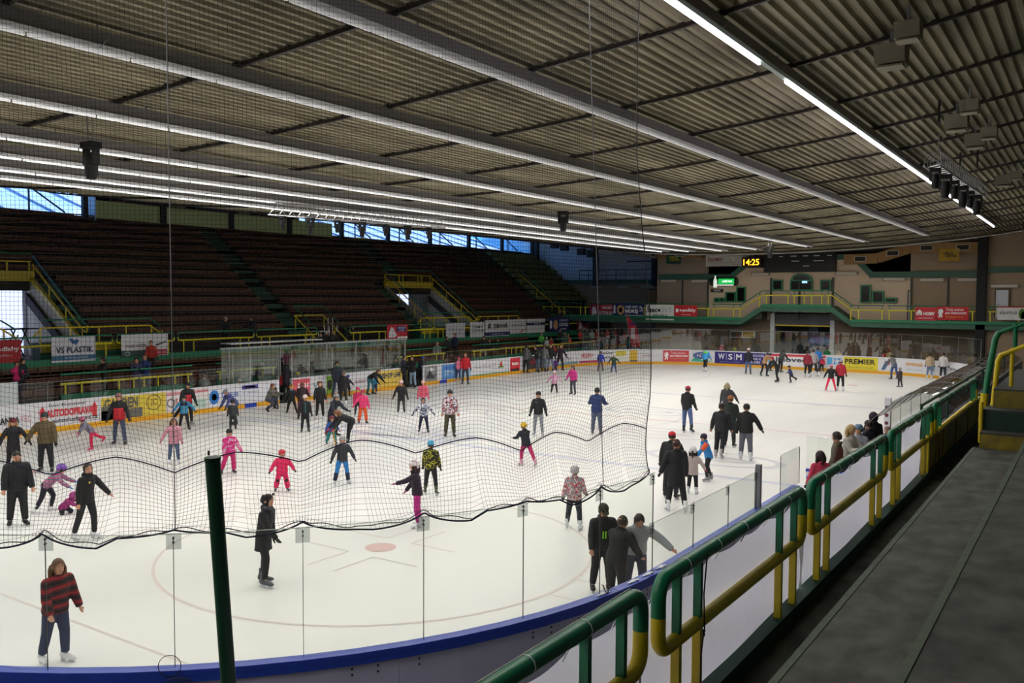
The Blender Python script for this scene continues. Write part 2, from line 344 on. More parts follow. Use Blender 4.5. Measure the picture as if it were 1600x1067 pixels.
# yellow brown air duct with vents, following the roof
DU = mat('#a07a4a', .6, noise=.2, scale=2); 
def duct(pts, nm):
    d = empty('air_duct', pts[0]); tag(d, nm, 'duct'); 
    g = MB()
    for a, b in zip(pts[:-1], pts[1:]): g.beam(a, b, .5, .75)
    o = g.build('duct_body', DU, d); o.matrix_parent_inverse = M.Translation(-V(pts[0]))
    for a, b in zip(pts[:-1], pts[1:]):
        a, b = V(a), V(b); k = max(1, int((b-a).length/2.1))
        for i in range(k):
            p = a.lerp(b, (i+.5)/k); v_ = MB(); v_.box((-.38, -.02, -.16), (.38, .03, .16)); o = v_.build('vent', mat('#17130f', .6), d); o.location = V(p) - V(pts[0]) + V((0, -.28, 0))
            f_ = MB(); [f_.box(a_, b_) for a_, b_ in (((-.43, -.04, -.21), (.43, .0, -.16)), ((-.43, -.04, .16), (.43, .0, .21)), ((-.43, -.04, -.16), (-.38, .0, .16)), ((.38, -.04, -.16), (.43, .0, .16)))]; f_.build('vent_frame', mat('#b7b0a0', .5), o)
    return d
duct([(-42, 75.2, 12.6), (-38, 74, 11.4), (-33, 72, 10.0), (-28, 69, 9.25), (-26.5, 67.5, 9.1)], 'brown air duct with square vents sloping down the far left roof')
duct([(-26.5, 67.4, 9.1), (-22.6, 67.4, 9.1)], 'short tan air duct with vents beside the dark green flag')
duct([(-11, 67.2, 8.35), (-8.6, 67.2, 8.4), (-6.4, 67.2, 9.1), (-1.6, 67.2, 9.05)], 'tan air duct with vents running beside the yellow flag')
# scoreboard
sb = empty('scoreboard', (-15, 67.6, 7.7), label='wide black scoreboard hanging high above the gallery windows', cat='scoreboard')
g = MB(); g.box((-2.4, -.15, -.25), (3.25, .38, 1.25)); g.build('housing', mat('#101114', .5), sb)
for (x, z, ww) in [(-1.9, 1.0, .22), (-1.0, 1.0, .3), (0, 1.02, .45), (.95, 1.02, .4), (1.8, 1.02, .45), (2.8, 1.02, .35), (.15, .62, .6), (1.95, .62, .8), (1.0, .22, .45)]:
    g = MB(); g.box((x-ww/2, -.17, z-.03), (x+ww/2, -.15, z+.03)); g.build('caption_strip', mat('#d8d8d8', .5), sb)
ck = empty('digital_clock', (-18.3, 67.0, 7.95), label='digital clock with glowing orange digits left of the scoreboard', cat='clock')
g = MB(); g.box((-.75, -.12, -.1), (.85, .98, .72)); g.build('clock_case', mat('#2a1208', .5), ck)
lettering('14:25', lambda u, v: (u, -.13, v), -.6, .08, .7, .58, mat('#ffb020', .5, em=3.2), ck, .008, 'digits')
# windows of the gallery block
WF = mat('#1d7a4c', .45); WG = mat('#0d1010', .15)
wn = [0]
def win(px0, py0, px1, py1, kind='s'):
    wn[0] += 1
    a = onp(px0, py1, 'Y', 67.9); b = onp(px1, py0, 'Y', 67.9); wd = b.x-a.x; h = b.z-a.z
    w_ = empty('window_%d' % wn[0], (a.x, 67.9, a.z), label='green framed dark window of the gallery block', kind='structure', group='gallery windows')
    g = MB(); t = .1; g.box((0, -.12, 0), (wd, .05, t)); g.box((0, -.12, h-t), (wd, .05, h)); g.box((0, -.12, t), (t, .05, h-t)); g.box((wd-t, -.12, t), (wd, .05, h-t))
    g.build('window_frame', WF, w_); g = MB(); g.box((t, -.03, t), (wd-t, .02, h-t)); g.build('pane', WG, w_)
    return w_, wd, h
for q in ((1116, 465, 1124, 472), (1124.6, 465, 1132.6, 472), (1133.6, 456, 1150, 472), (1150.7, 448, 1165.6, 472), (1207, 437, 1223.5, 453.5), (1234.7, 437, 1270.5, 454), (1281.6, 437, 1299, 454), (1344, 445, 1361.5, 473), (1362.5, 454.5, 1381.5, 473), (1382.5, 465, 1401.7, 473)):
    w_, wd, h = win(*q)
    if q[0] == 1234.7:
        g = MB(); n = 12; vs = []
        for r_ in (.85, .7):
            vs += [(wd/2 + r_*cos(pi*i/n), -.12, h + r_*.62*sin(pi*i/n)) for i in range(n+1)]
        vs += [(v[0], .04, v[2]) for v in vs]; k = n+1
        for i in range(n): g.add([vs[i], vs[i+1], vs[k+i+1], vs[k+i]], [(0, 1, 2, 3)]); g.add([vs[i], vs[i+1], vs[2*k+i+1], vs[2*k+i]], [(0, 1, 2, 3)])
        g.build('arch_frame', WF, w_)
        g = MB(); g.add([(wd/2 + .7*cos(pi*i/n), -.02, h + .43*sin(pi*i/n)) for i in range(n+1)], [tuple(range(n+1))]); g.build('arch_pane', WG, w_, norm=False)
        g = MB(); g.box((.95, -.1, .6), (1.35, -.05, .82)); g.build('lit_screen', mat('#9fd0ff', .4, em=1.0), w_)
# wall lamps (dark tubes)
for i, (px, py, ww) in enumerate(((1045, 439, 22), (1093, 439, 22), (1188, 428.5, 23), (1322, 427, 27), (1397, 436, 27), (1456, 437, 28), (1515, 437, 29), (1569, 447, 31), (932, 448, 16), (975, 448, 17), (1011, 448, 18))):
    pl = onp(px, py, 'Y', 67.7 if 1020 < px < 1540 else (66.3 if px > 1540 else 75.6)); d = proj(pl)[2]; hw = ww/FPX*d/2/.83
    lm = empty('wall_lamp', pl, label='long pale unlit tube lamp on the far wall, ' + ['over the v-podlahy banner', 'directly left of the bar sign', 'left of the scoreboard windows', 'right of the scoreboard windows', 'above the right stepped windows', 'above the white lion banner', 'left of the corner column', 'over the white door', 'leftmost of three behind the net', 'middle of three behind the net', 'over the brown door'][i], cat='lamp', group='tube lamps on the far wall')
    g = MB(); g.box((-hw, -.05, -.1), (hw, .12, .1)); g.build('housing', mat('#c3bcae', .5), lm)
    for sx in (-1, 1): g = MB(); g.box((sx*hw-.04, -.07, -.12), (sx*hw+.04, .12, .12)); g.build('end_cap', mat('#8f897d', .5), lm)
# doorway with shutter, machine behind
dr = empty('door_1', (-14.3, 68, 0), label='wide machine doorway under the raised balcony', kind='structure')
for x in (-2.45, 2.3): g = MB(); g.box((x-.12, -.25, 0), (x+.22, .1, 4.1)); g.build('door_post', mat('#c9cdd0', .5), dr)
for i in range(6): g = MB(); g.box((-2.2, -.1, 3.2+.15*i), (2.2, 0, 3.335+.15*i)); g.build('shutter_slat', mat('#55565a', .6), dr)
g = MB(); g.box((-2.2, -.13, 3.1), (2.2, .02, 3.2)); g.build('shutter_edge', MY, dr)
wallbox('wall_garage', (-16.8, 73, 0), (-11.7, 73.2, 4.3), mat('#6a6d72', .8), 'grey back wall of the machine room')
wallbox('wall_garage', (-16.85, 68.3, 0), (-16.6, 73, 4.3), mat('#7d8086', .8), 'left wall of the machine room')
wallbox('wall_garage', (-11.9, 68.3, 0), (-11.65, 73, 4.3), mat('#6a6d72', .8), 'right wall of the machine room')
wallbox('ceiling_garage', (-16.85, 68.3, 4.2), (-11.65, 73, 4.35), DK, 'ceiling of the machine room')
wallbox('wall_garage', (-15.1, 72.7, 0), (-14.3, 72.95, 3.9), mat('#aab4d6', .7), 'pale bluish door at the back of the machine room')
zm = empty('ice_resurfacer', (-13.1, 70.2, 0), label='ice resurfacing machine under a blue cover in the far doorway', cat='machine')
g = MB(); g.loft([((0, -1.1, .9), (.8, 0, 0), (0, 0, .35)), ((0, -.9, 1.0), (1.0, 0, 0), (0, 0, .5)), ((0, .9, 1.0), (1.0, 0, 0), (0, 0, .5))]); g.box((-.75, -1.15, .4), (.75, 1.0, 1.4)); g.build('tank', mat('#b9bcc0', .5), zm)
g = MB(); g.loft([((0, -1.0, 1.85), (1.15, 0, 0), (0, 0, .28)), ((0, 0, 1.95), (1.2, 0, 0), (0, 0, .42)), ((0, 1.0, 1.9), (1.1, 0, 0), (0, 0, .35))]); g.build('cover', mat('#7fa2d8', .6, noise=.3, scale=2), zm)
for sx in (-1, 1):
    for y in (-.8, .7): g = MB(); g.tube([(sx*.75, y, .4), (sx*1.02, y, .4)], .4, 16, sm=False); g.build('wheel', BLK, zm)
    g = MB(); g.tube([(sx*.5, -1.25, 1.1), (sx*.5, -1.16, 1.1)], .12, 10); g.build('headlamp', WHT, zm)
    g = MB(); g.tube([(sx*.95, -.9, 1.3), (sx*.95, -.9, 1.8)], .03, 6); g.build('cover_post', GREY, zm)
# bar signs
bs = empty('bar_sign', onp(1131, 440, 'Y', 67.6), label='glowing green capsule shaped bar sign with a white bottle', cat='sign')
g = MB(); g.tube([(-1.15, 0, 0), (1.15, 0, 0)], .34, 16); g.build('sign_body', mat('#0c2a18', .4), bs)
g = MB(); g.box((-.35, -.37, -.22), (1.0, -.3, .24)); g.build('light_panel', mat('#1ea84a', .4, em=.9), bs)
g = MB(); g.loft([((-.62, -.36, -.5), (.16, 0, 0), (0, .06, 0)), ((-.62, -.36, .1), (.16, 0, 0), (0, .06, 0)), ((-.62, -.36, .3), (.06, 0, 0), (0, .05, 0)), ((-.62, -.36, .5), (.06, 0, 0), (0, .05, 0))]); g.build('bottle_emblem', mat('#e8f4e8', .4, em=.5), bs)
g = MB(); g.box((-.75, -.35, -.32), (.95, -.30, -.27)); g.build('light_rim', mat('#ffffff', .4, em=1.2), bs)
lettering('LASER BAR', lambda u, v: (u, -.38, v), 0, -.06, .85, .1, mat('#eaffea', .5, em=1.5), bs, .01)
b2 = empty('name_plate', onp(1120.5, 454, 'Y', 67.95), label='small brown name plate under the green bar sign', cat='sign')
g = MB(); g.box((-.55, -.05, -.14), (.55, .05, .14)); g.build('plate', mat('#2e2019', .5), b2); lettering('STUDIO', lambda u, v: (u, -.055, v), -.28, -.07, .3, .08, WHT, b2)
# doors in far wall
for (x0, y0, x1, y1, dep, c, lab, n_) in ((1012, 453, 1026, 476, 75.7, '#a07440', 'brown door', 2), (1555, 453, 1576, 480, 66.3, '#c3c6cf', 'white door', 3), (1418.5, 455, 1422.5, 497, 67.7, '#9aa0a8', 'narrow grey door', 4)):
    a = onp(x0, y1+16, 'Y', dep); b = onp(x1, y0, 'Y', dep); d = empty('door_%d' % n_, (a.x, dep, a.z), kind='structure', label=lab + ' in the far wall')
    g = MB(); g.box((0, 0, 0), (b.x-a.x, .08, b.z-a.z)); g.build('door_leaf', mat(c, .5), d); g = MB(); g.box((.1, -.06, (b.z-a.z)*.45), (.22, 0, (b.z-a.z)*.5)); g.build('door_handle', GREY, d)
    g = MB(); g.box((-.08, -.03, 0), (0, .1, b.z-a.z+.08)); g.box((b.x-a.x, -.03, 0), (b.x-a.x+.08, .1, b.z-a.z+.08)); g.box((0, -.03, b.z-a.z), (b.x-a.x, .1, b.z-a.z+.08)); g.build('door_frame', mat('#4d3a22', .5), d)
# columns of far white wall, gallery there
for x in (-44.4, -37.3, -30.8, -26.7+.1): wallbox('trim_46', (x-.22, 75.3, 6.5), (x+.22, 75.8, zr(x)), mat('#20242c', .6), 'dark steel column in the far left corner')
g = MB()
for i in range(12): g.beam((-39+1.05*i, 75.2, 7.1), (-39+1.05*i, 75.2, 8.1), .05, .05)
g.beam((-39, 75.2, 8.1), (-27, 75.2, 8.1), .07, .07); g.beam((-39, 75.2, 7.6), (-27, 75.2, 7.6), .05, .05); g.beam((-33.5, 75, 8.9), (-27, 75, 8.9), .1, .12)
tag(g.build('gallery_railing', mat('#20262a', .5)), 'dark railing along the upper gallery in the far left corner', 'railing')
wallbox('trim_47', (-30.6, 75.3, 7.2), (-26.9, 75.5, 8.4), mat('#2a1a20', .7), 'dark panel at the end of the upper gallery')
# speaker boxes hanging in the corner
for i, (px, py) in enumerate(((867, 372), (882, 374), (909, 377), (924, 379))):
    p = onp(px, py, 'Y', 73.2); p.z = min(p.z, zr(p.x) - .75); g = MB(); g.box((-.35, -.3, -.35), (.35, .3, .3)); g.beam((0, 0, .3), (0, 0, max(.35, zr(p.x)-p.z-.03)), .06, .06)
    o = g.build('loudspeaker', mat('#101214', .6)); o.location = p; tag(o, 'black loudspeaker box hung before the pale far corner wall, ' + ['leftmost', 'second from left', 'third from left', 'rightmost'][i] + ' of four', 'loudspeaker', 'loudspeakers in the far corner')
# --- balcony at far end
BALY = 66.0
def zb(x): return 3.65 if (x < -18.7 or x > -10.1) else (4.75 if -17 < x < -11.6 else (3.65 + 1.1*((x+18.7)/1.7 if x < -14 else (-10.1-x)/1.5)))
bx = [-41, -27, -18.7, -17, -11.6, -10.1, -1.6, 6]
g = MB()
for a, b in zip(bx[:-1], bx[1:]):
    za, zb_ = zb(a) if a != -18.7 else 3.65, zb(b)
    za = {-18.7: 3.65, -17: 4.75, -11.6: 4.75, -10.1: 3.65}.get(a, 3.65); zb_ = {-18.7: 3.65, -17: 4.75, -11.6: 4.75, -10.1: 3.65}.get(b, 3.65)
    yb = 66.28 if a >= -1.7 else 67.88
    g.add([(a, 65.9, za-.45), (a, yb, za-.45), (a, yb, za), (a, 65.9, za), (b, 65.9, zb_-.45), (b, yb, zb_-.45), (b, yb, zb_), (b, 65.9, zb_)], [(0, 1, 2, 3), (7, 6, 5, 4), (0, 4, 5, 1), (1, 5, 6, 2), (2, 6, 7, 3), (3, 7, 4, 0)])
bal = g.build('balcony', mat('#3b6f58', .6, noise=.3, scale=1.5)); tag(bal, 'green balcony with a raised middle across the far end', 'balcony')
g = MB()
for a, b in zip(bx[:-1], bx[1:]):
    za = {-18.7: 3.65, -17: 4.75, -11.6: 4.75, -10.1: 3.65}.get(a, 3.65); zb_ = {-18.7: 3.65, -17: 4.75, -11.6: 4.75, -10.1: 3.65}.get(b, 3.65)
    if abs(za - zb_) < .1: g.beam((a, 65.86, za+.02), (b, 65.86, zb_+.02), .12, .22)
g.build('curb', mat('#1a7a50', .5), bal)
for i in range(7):
    for (xs, sg) in ((-18.5, 1), (-10.3, -1)):
        g = MB(); g.box((xs + sg*.22*i - .11, 66.2, 3.65), (xs + sg*.22*i + .11, 67.5, 3.65+.155*(i+1))); g.build('stair_step', mat('#2c2f2b', .7), bal)
def brail(x0, x1, nm, cyl=True):                       # one loop of the green over yellow railing on the balcony
    r_ = empty('balcony_railing', (x0, BALY, 0)); pz = lambda x: {True: 3.65}.get(False, zb(x))
    xs = [x0] + [b for b in bx if x0 < b < x1] + [x1]
    zf_ = lambda x: 4.75 if -17.05 <= x <= -11.55 else (3.65 if (x <= -18.65 or x >= -10.15) else zb(x))
    g = MB(); g.tube([(x - x0, 0, zf_(x)+1.18) for x in xs], .045, 6); g.build('top_rail', mat('#156b49', .5), r_)
    g = MB(); g.tube([(x - x0, 0, zf_(x)+.82) for x in xs], .05, 6); g.build('lower_rail', mat('#d8cf1c', .5), r_)
    n = max(2, int((x1-x0)/1.9))
    for i in range(n+1):
        for dx in ((0,) if i in (0, n) else (-.28, .28)):
            x = x0 + (x1-x0)*i/n + dx + (.15 if i == 0 else (-.15 if i == n else 0)); g = MB(); g.beam((x-x0, 0, zf_(x)), (x-x0, 0, zf_(x)+.82), .07, .07); g.build('post', mat('#d8cf1c', .5), r_)
            g = MB(); g.beam((x-x0, 0, zf_(x)+.82), (x-x0, 0, zf_(x)+1.18), .05, .05); g.build('upper_post', mat('#156b49', .5), r_)
    return tag(r_, nm, 'railing', 'balcony railings')
brail(-40, -33.5, 'green and yellow balcony railing, far left length above the red fans')
brail(-33.3, -27.2, 'green and yellow balcony railing behind the red and navy banners')
brail(-27, -21.4, 'green and yellow balcony railing behind the white and red banners')
brail(-21.2, -14.8, 'green and yellow balcony railing climbing the left stair')
brail(-14.6, -12.2, 'short green and yellow railing on the raised balcony middle')
brail(-12.0, -7.8, 'green and yellow balcony railing going down the right stair')
brail(-7.6, -1.8, 'green and yellow balcony railing behind two red banners')
brail(-1.0, 5.5, 'green and yellow balcony railing right of the dark column')
# --- hanging flat banners
def banner(corner_px, plane, val, bgc, items, label, group=None, name='banner', thick=.03, off=None):
    (x0, y0, x1, y1) = corner_px
    a = onp(x0, y1, plane, val); b = onp(x1, y1, plane, val); c = onp(x0, y0, plane, val)
    zlo = min(a.z, b.z)*.5 + max(a.z, b.z)*.5; h = onp((x0+x1)/2, y0, plane, val).z - onp((x0+x1)/2, y1, plane, val).z
    if plane == 'Y': Ld = b.x - a.x; fn = lambda u, v, o=-thick-.004: (u*Ld, o, v*h); org = (a.x, val, zlo)
    else: Ld = b.y - a.y; fn = lambda u, v, o=thick+.004: (o, u*Ld, v*h); org = (val, a.y, zlo)
    r_ = empty(name, org, label=label, cat='banner', group=group)
    g = MB(); nx, ny = 8, 3; sg = -1 if plane == 'Y' else 1; vs = []
    for j in range(ny+1):
        for i in range(nx+1): vs.append(fn(i/nx, j/ny, sg*(thick + .012*sin(i*2.1+j))))
    g.add(vs, [(j*(nx+1)+i, j*(nx+1)+i+1, (j+1)*(nx+1)+i+1, (j+1)*(nx+1)+i) for j in range(ny) for i in range(nx)])
    g.build('cloth', mat(bgc, .6), r_, norm=False); f2 = lambda u, v: fn(u, v, sg*(thick + .02))
    for it in items:
        if it[0] == 't': lettering(it[1], f2, *it[2:6], mat(it[6], .6), r_, it[7] if len(it) > 7 else .015)
        if it[0] == 'r': patch(lambda u, v: fn(u, v, sg*(thick + .016)), *it[1:5], mat(it[5], .6), r_, n=2)
        if it[0] == 'd': disc(f2, *it[1:5], mat(it[5], .6), r_, inner=it[6] if len(it) > 6 else 0)
        if it[0] == 'p': poly(f2, it[1], mat(it[2], .6), r_)
    return r_
LION = [(.06, .2), (.1, .15), (.13, .3), (.17, .15), (.2, .25), (.18, .45), (.22, .6), (.19, .8), (.14, .85), (.1, .75), (.05, .8), (.07, .6), (.04, .5), (.09, .4)]
banner((922, 476, 960, 494), 'Y', 65.93, '#8c1830', [('p', [(.1, .1), (.3, .2), (.25, .7), (.15, .9), (.08, .5)], '#d8d0d8'), ('r', .45, .55, .95, .95, '#c02030'), ('t', 'TIPSPORT', .48, .62, .9, .85, '#ffffff'), ('t', 'EXTRALIGA', .4, .15, .95, .45, '#e8e8f0')], 'dark red and navy hockey banner at left end of the balcony')
banner((957, 474, 1006, 495), 'Y', 65.92, '#1a2862', [('r', .04, .25, .1, .85, '#f0f0f0'), ('d', .27, .52, .12, .36, '#d8a878'), ('d', .27, .5, .06, .2, '#f0e0d0'), ('t', 'POJĎ HRÁT', .42, .62, .82, .88, '#ffffff', .03), ('t', 'HOKEJ', .42, .22, .82, .58, '#ffffff', .04), ('t', 'ČR', .86, .4, .97, .85, '#ffffff'), ('r', .4, .08, .96, .14, '#ffffff')], 'navy youth hockey banner with a face emblem on the balcony')
banner((1009, 476, 1053, 500), 'Y', 65.92, '#e6e6e0', [('t', 'Štec', .05, .5, .42, .92, '#181818', .03), ('r', .44, .55, .52, .72, '#181818'), ('t', 'SVT', .56, .52, .95, .82, '#b9c2cc', .01), ('t', 'www.stec.cz', .25, .25, .78, .4, '#404040'), ('t', 'Vsetín, Smetanova 1484, tel. 571 411', .08, .07, .94, .17, '#707070', 0)], 'white Štec banner hanging from the balcony')
banner((1054, 477, 1089, 496), 'Y', 65.92, '#c8202c', [('r', .06, .42, .18, .72, '#ffffff'), ('t', 'v-podlahy', .22, .4, .95, .75, '#ffffff', .03), ('t', 'www.v-podlahy.cz', .3, .17, .75, .28, '#ffffff', 0)], 'red v-podlahy banner on the balcony beside the white one')
banner((1430, 480, 1462, 503), 'Y', 65.92, '#c42430', [('p', [(.08, .7), (.2, .85), (.32, .7), (.32, .6), (.08, .6)], '#ffffff'), ('t', 'UNI HOBBY', .05, .45, .95, .68, '#ffffff', .03), ('t', 'www.unihobby.cz', .15, .2, .85, .32, '#ffffff', 0)], 'red UNI HOBBY banner at the right part of the balcony')
banner((1463, 479, 1513, 500), 'Y', 65.92, '#c01822', [('p', LION, '#f0f0f0'), ('t', 'Truck centrum', .3, .68, .85, .9, '#ffffff', 0), ('t', 'JAN ČERNOCKÝ', .27, .4, .95, .63, '#ffffff', .03), ('t', 'Komplexní servis', .3, .14, .85, .3, '#e8c020', 0)], 'red banner with white lion at the right part of the balcony')
banner((1558, 479, 1601, 500), 'Y', 65.9, '#dcdcda', [('t', 'eSports.cz', .08, .35, .72, .72, '#505458', .01), ('d', .9, .45, .12, .4, '#4a7a20'), ('d', .94, .35, .08, .26, '#c03030'), ('r', .0, .92, 1, 1, '#c02030')], 'grey eSports.cz banner right of the dark corner column')
banner((1103, 397, 1178, 416), 'Y', 67.3, '#c2bdb4', [('t', 'ŽALSYMOV', .04, .42, .36, .8, '#902028', .03), ('t', 'přeje našemu klubu hodně úspěchů', .1, .24, .62, .36, '#505a60', 0), ('t', 'www.zalsymov.cz', .55, .08, .88, .2, '#a03038', 0), ('p', [(.5, .95), (.58, .7), (.6, .35), (.55, .7)], '#e8e4dc'), ('d', .93, .6, .05, .3, '#807c78')], 'long pale sponsor banner left of the clock')
banner((1041, 396, 1064, 412), 'Y', 67.12, '#0f4432', [('t', 'VALA', .2, .5, .8, .75, '#c8b830', .03), ('t', 'VSETÍN', .25, .25, .9, .5, '#c8b830', .03)], 'dark green flag with yellow letters under the roof', name='flag')
banner((1467, 388, 1499, 408), 'Y', 66.92, '#b08c1c', [('t', 'VALA', .2, .5, .7, .72, '#20301c', .03), ('t', 'VSETÍN', .3, .3, .85, .52, '#20301c', .03)], 'yellow flag with dark letters under the roof at right', name='flag')
zb_ = [o for o in bpy.data.objects if o.get('label', '').startswith('long pale sponsor banner')][0]
g = MB(); g.tube([(.1, 0, .4), (.1, 0, 1.1)], .01, 4); g.tube([(3.6, 0, .4), (3.6, 0, 1.1)], .01, 4); g.build('suspension_cord', GREY, zb_)
# poster frame behind the glass
pf = empty('poster_frame', onp(1160, 522.5, 'Y', 67.6), label='white framed pair of posters behind the far glass', cat='poster')
g = MB(); g.box((-1.05, -.03, -.28), (1.05, .3, .28)); g.build('frame', WHT, pf)
g = MB(); g.box((-1.0, -.05, -.23), (-.05, -.035, .23)); g.build('poster', mat('#4a4640', .5), pf); g = MB(); g.box((.05, -.05, -.23), (.98, -.035, .23)); g.build('poster', mat('#b89028', .5), pf)
# ================================================================== RINK BOARDS
bd = empty('rink_boards', (0, 0, 0), label='white advertising boards with yellow kick strip and blue rail around the ice', cat='rink boards')
BW = mat('#dcdce2', .45); KY = mat('#e0a51c', .45); BL = mat('#1f3fae', .35); LIL = mat('#bdbedd', .5, noise=.12, scale=1.5)
sL0 = sum(LEN[:4]); sG1 = (s_at_px(436, .6, sL0), s_at_px(456, .6, sL0)); sG2 = (s_at_px(629, .6, sL0), s_at_px(661, .6, sL0))
def s_Y(y): return (L - r0) - y                       # right side: s from Y
gapR = (s_Y(16.85), s_Y(15.75))
def s_near(px, z=1.18):
    lo, hi = s_Y(14.5), LEN[0] + LEN[1] + 3
    for k in range(50):
        a = (lo+hi)/2; p = perim(a)
        if proj((p.x, p.y, z))[0] > px: lo = a
        else: hi = a
    return (lo+hi)/2
gaps = sorted([gapR, sG1, sG2])
def runs(a, b):
    cur = a; out = []
    for g0, g1 in gaps:
        if a < g0 < b: out.append((cur, g0)); cur = g1
    out.append((cur, b)); return out
for a, b in runs(0, TOT):
    n = max(1, round((b-a)/2.35))
    for i in range(n):
        s0 = a + (b-a)*i/n; s1 = a + (b-a)*(i+1)/n; g = MB(); strip(g, s0+.006, s1-.006, .0, .02, .0, 1.13); g.build('board_panel', BW, bd)
        g = MB(); strip(g, s0+.004, s1-.004, .06, .09, .0, 1.13); g.build('backing_panel', LIL, bd)
        pm = perim((s0+s1)/2, .1)
        if pm.y < 25 and pm.x > -20:
            g = MB()
            for ss in (s0+.25, s0+.55, s1-.25):
                for z in (1.0, .93):
                    p = perim(ss, .095); q = perim(ss, .1); g.tube([(p.x, p.y, z), (q.x, q.y, z)], .014, 6)
            g.build('bolts', BLK, bd)
    near = lambda s: (perim(s).y < 17 and perim(s).x > -20)
    m_ = 4; k = max(1, int((b-a)/3)); kk = [a + (b-a)*i/k for i in range(k+1)]
    for s0, s1 in zip(kk[:-1], kk[1:]):
        bl = perim((s0+s1)/2).y < 24 and perim((s0+s1)/2).x > -26
        g = MB(); strip(g, s0, s1, -.03, .13, 1.13, 1.19); g.build('top_cap', BL if bl else BW, bd)
        if bl: g = MB(); strip(g, s0, s1, .09, .125, 1.05, 1.13); g.build('cap_skirt', BL, bd)
        g = MB(); strip(g, s0, s1, -.035, .0, 0, .2); g.build('kick_strip', KY, bd)
for px in (391, 692):
    s0 = s_at_px(px, .1, sL0); g = MB(); strip(g, s0-.35, s0+.35, -.043, -.036, 0, .2, 2); g.build('blue_mark', BL, bd)
# advertisements printed on the boards (flat print on the inner face)
def ad(px0, px1, bgc, items, z0=.21, z1=1.12):
    a = s_at_px(px0, .6, sL0); b = s_at_px(px1, .6, sL0); Ld = b-a
    def fn(u, v, o=-.014): p = perim(a + Ld*u, o); return (p.x, p.y, z0 + (z1-z0)*v)
    e = empty('advert', (0, 0, 0)); e.parent = bd
    if bgc: patch(fn, 0, 0, 1, 1, mat(bgc, .45), e, 'advert_ground', n=max(2, int(Ld/.5)))
    f2 = lambda u, v: fn(u, v, -.028); f1 = lambda u, v: fn(u, v, -.021)
    for it in items:
        if it[0] == 't': lettering(it[1], f2, *it[2:6], mat(it[6], .5), e, it[7] if len(it) > 7 else .015)
        if it[0] == 'r': patch(f1, *it[1:5], mat(it[5], .5), e, n=3)
        if it[0] == 'd': disc(f2 if len(it) > 6 else f1, *it[1:5], mat(it[5], .5), e, inner=it[6] if len(it) > 6 else 0)
        if it[0] == 'p': poly(f1, it[1], mat(it[2], .5), e)
HOUSE = lambda x: [(x, .25), (x+.075, .25), (x+.075, .62), (x+.09, .62), (x+.04, .92), (x-.02, .62), (x, .62)]
ad(-40, 56, None, [('t', 'LANKA', .35, .32, .72, .6, '#2c2c34', .03), ('t', 'TEC', .73, .34, .92, .6, '#d09aa0', 0)])
ad(58, 157, None, [('p', HOUSE(.04), '#d43a44'), ('p', HOUSE(.86), '#d43a44'), ('t', 'Ivo Koutný', .18, .8, .75, .98, '#383840', 0), ('t', 'AUTODOPRAVA', .13, .4, .87, .74, '#d8404c', .05), ('t', 'autosluzby-vs.cz', .22, .1, .95, .34, '#404048', .01)])
ad(158, 259, '#dcc64a', [('r', 0, 0, .62, .42, '#6d6a64'), ('r', 0, 0, .3, .62, '#6d6a64'), ('t', 'GARDEN', .04, .45, .55, .95, '#6a675a', .05), ('d', .8, .58, .12, .36, '#6a5a34', .9), ('t', 'JC', .75, .4, .85, .76, '#5a4a30', 0)])
ad(260, 325, '#e4dcdc', [('r', 0, .82, 1, .96, '#d8929a'), ('d', .1, .45, .09, .22, '#404048', .8), ('r', .55, .05, .95, .5, '#b6cfc4'), ('t', 'S & W', .2, .4, .6, .65, '#a84858')])
ad(326, 436, '#dfe0ea', [('d', .07, .5, .065, .36, '#2f7fd0'), ('d', .07, .5, .035, .17, '#e8eef8'), ('t', 'CIEB', .17, .42, .4, .68, '#4a68b8', .01), ('r', .45, .74, .68, .95, '#4a4a9a'), ('r', .49, .8, .64, .9, '#c8c060'), ('t', 'AL INVEST', .45, .5, .68, .62, '#9aa8c8', 0), ('r', .86, .7, .96, .9, '#a8b4cc')])
ad(457, 484, '#d85868', [('t', 'DPH', .3, .5, .9, .75, '#ffffff', .03)])
ad(485, 509, None, [('t', 'VS', .1, .4, .8, .7, '#7a9aa8', .01)]); ad(510, 522, '#8cc040', [('d', .4, .5, .3, .3, '#3a3a3a')])
ad(524, 583, None, [('t', 'NUNA', .5, .4, .75, .6, '#a05060', .0), ('t', 'MAJE', .78, .4, .98, .6, '#a05060', .0)])
ad(584, 628, '#e2c35a', [('t', 'FANSHOP LHK', .05, .52, .95, .85, '#2c3c5c', .03), ('t', 'VALAŠSKÝ HOKEJ', .1, .12, .85, .3, '#b89430', .01)])
ad(663, 683, '#8e8e90', [('p', [(.1, .2), (.4, .8), (.7, .3), (.9, .6), (.8, .15)], '#3c3c40'), ('p', [(.2, .7), (.5, .9), (.8, .75), (.5, .6)], '#d8d8d8')])
ad(690, 713, '#5f98d8', [('t', 'ZIMA', .15, .3, .85, .6, '#b8d4f0', .02), ('r', .1, .7, .9, .85, '#3f78c0')]); ad(713, 736, '#a9c8e4', [])
ad(738, 796, None, [('r', 0, .0, 1, .07, '#5fa88a'), ('t', 'Rud Thon Č', .05, .5, .6, .8, '#a8a0aa', .0), ('p', [(.72, .45), (.8, .45), (.78, .85), (.74, .85)], '#c04038'), ('r', .68, .38, .84, .48, '#5a9a48')])
ad(797, 812, '#d83040', [('r', .1, .0, .9, .2, '#403038'), ('t', 'tesa', .15, .45, .85, .7, '#ffffff', .02)]); ad(813, 822, None, [('t', 'Z', .2, .25, .8, .6, '#505058', .02)])
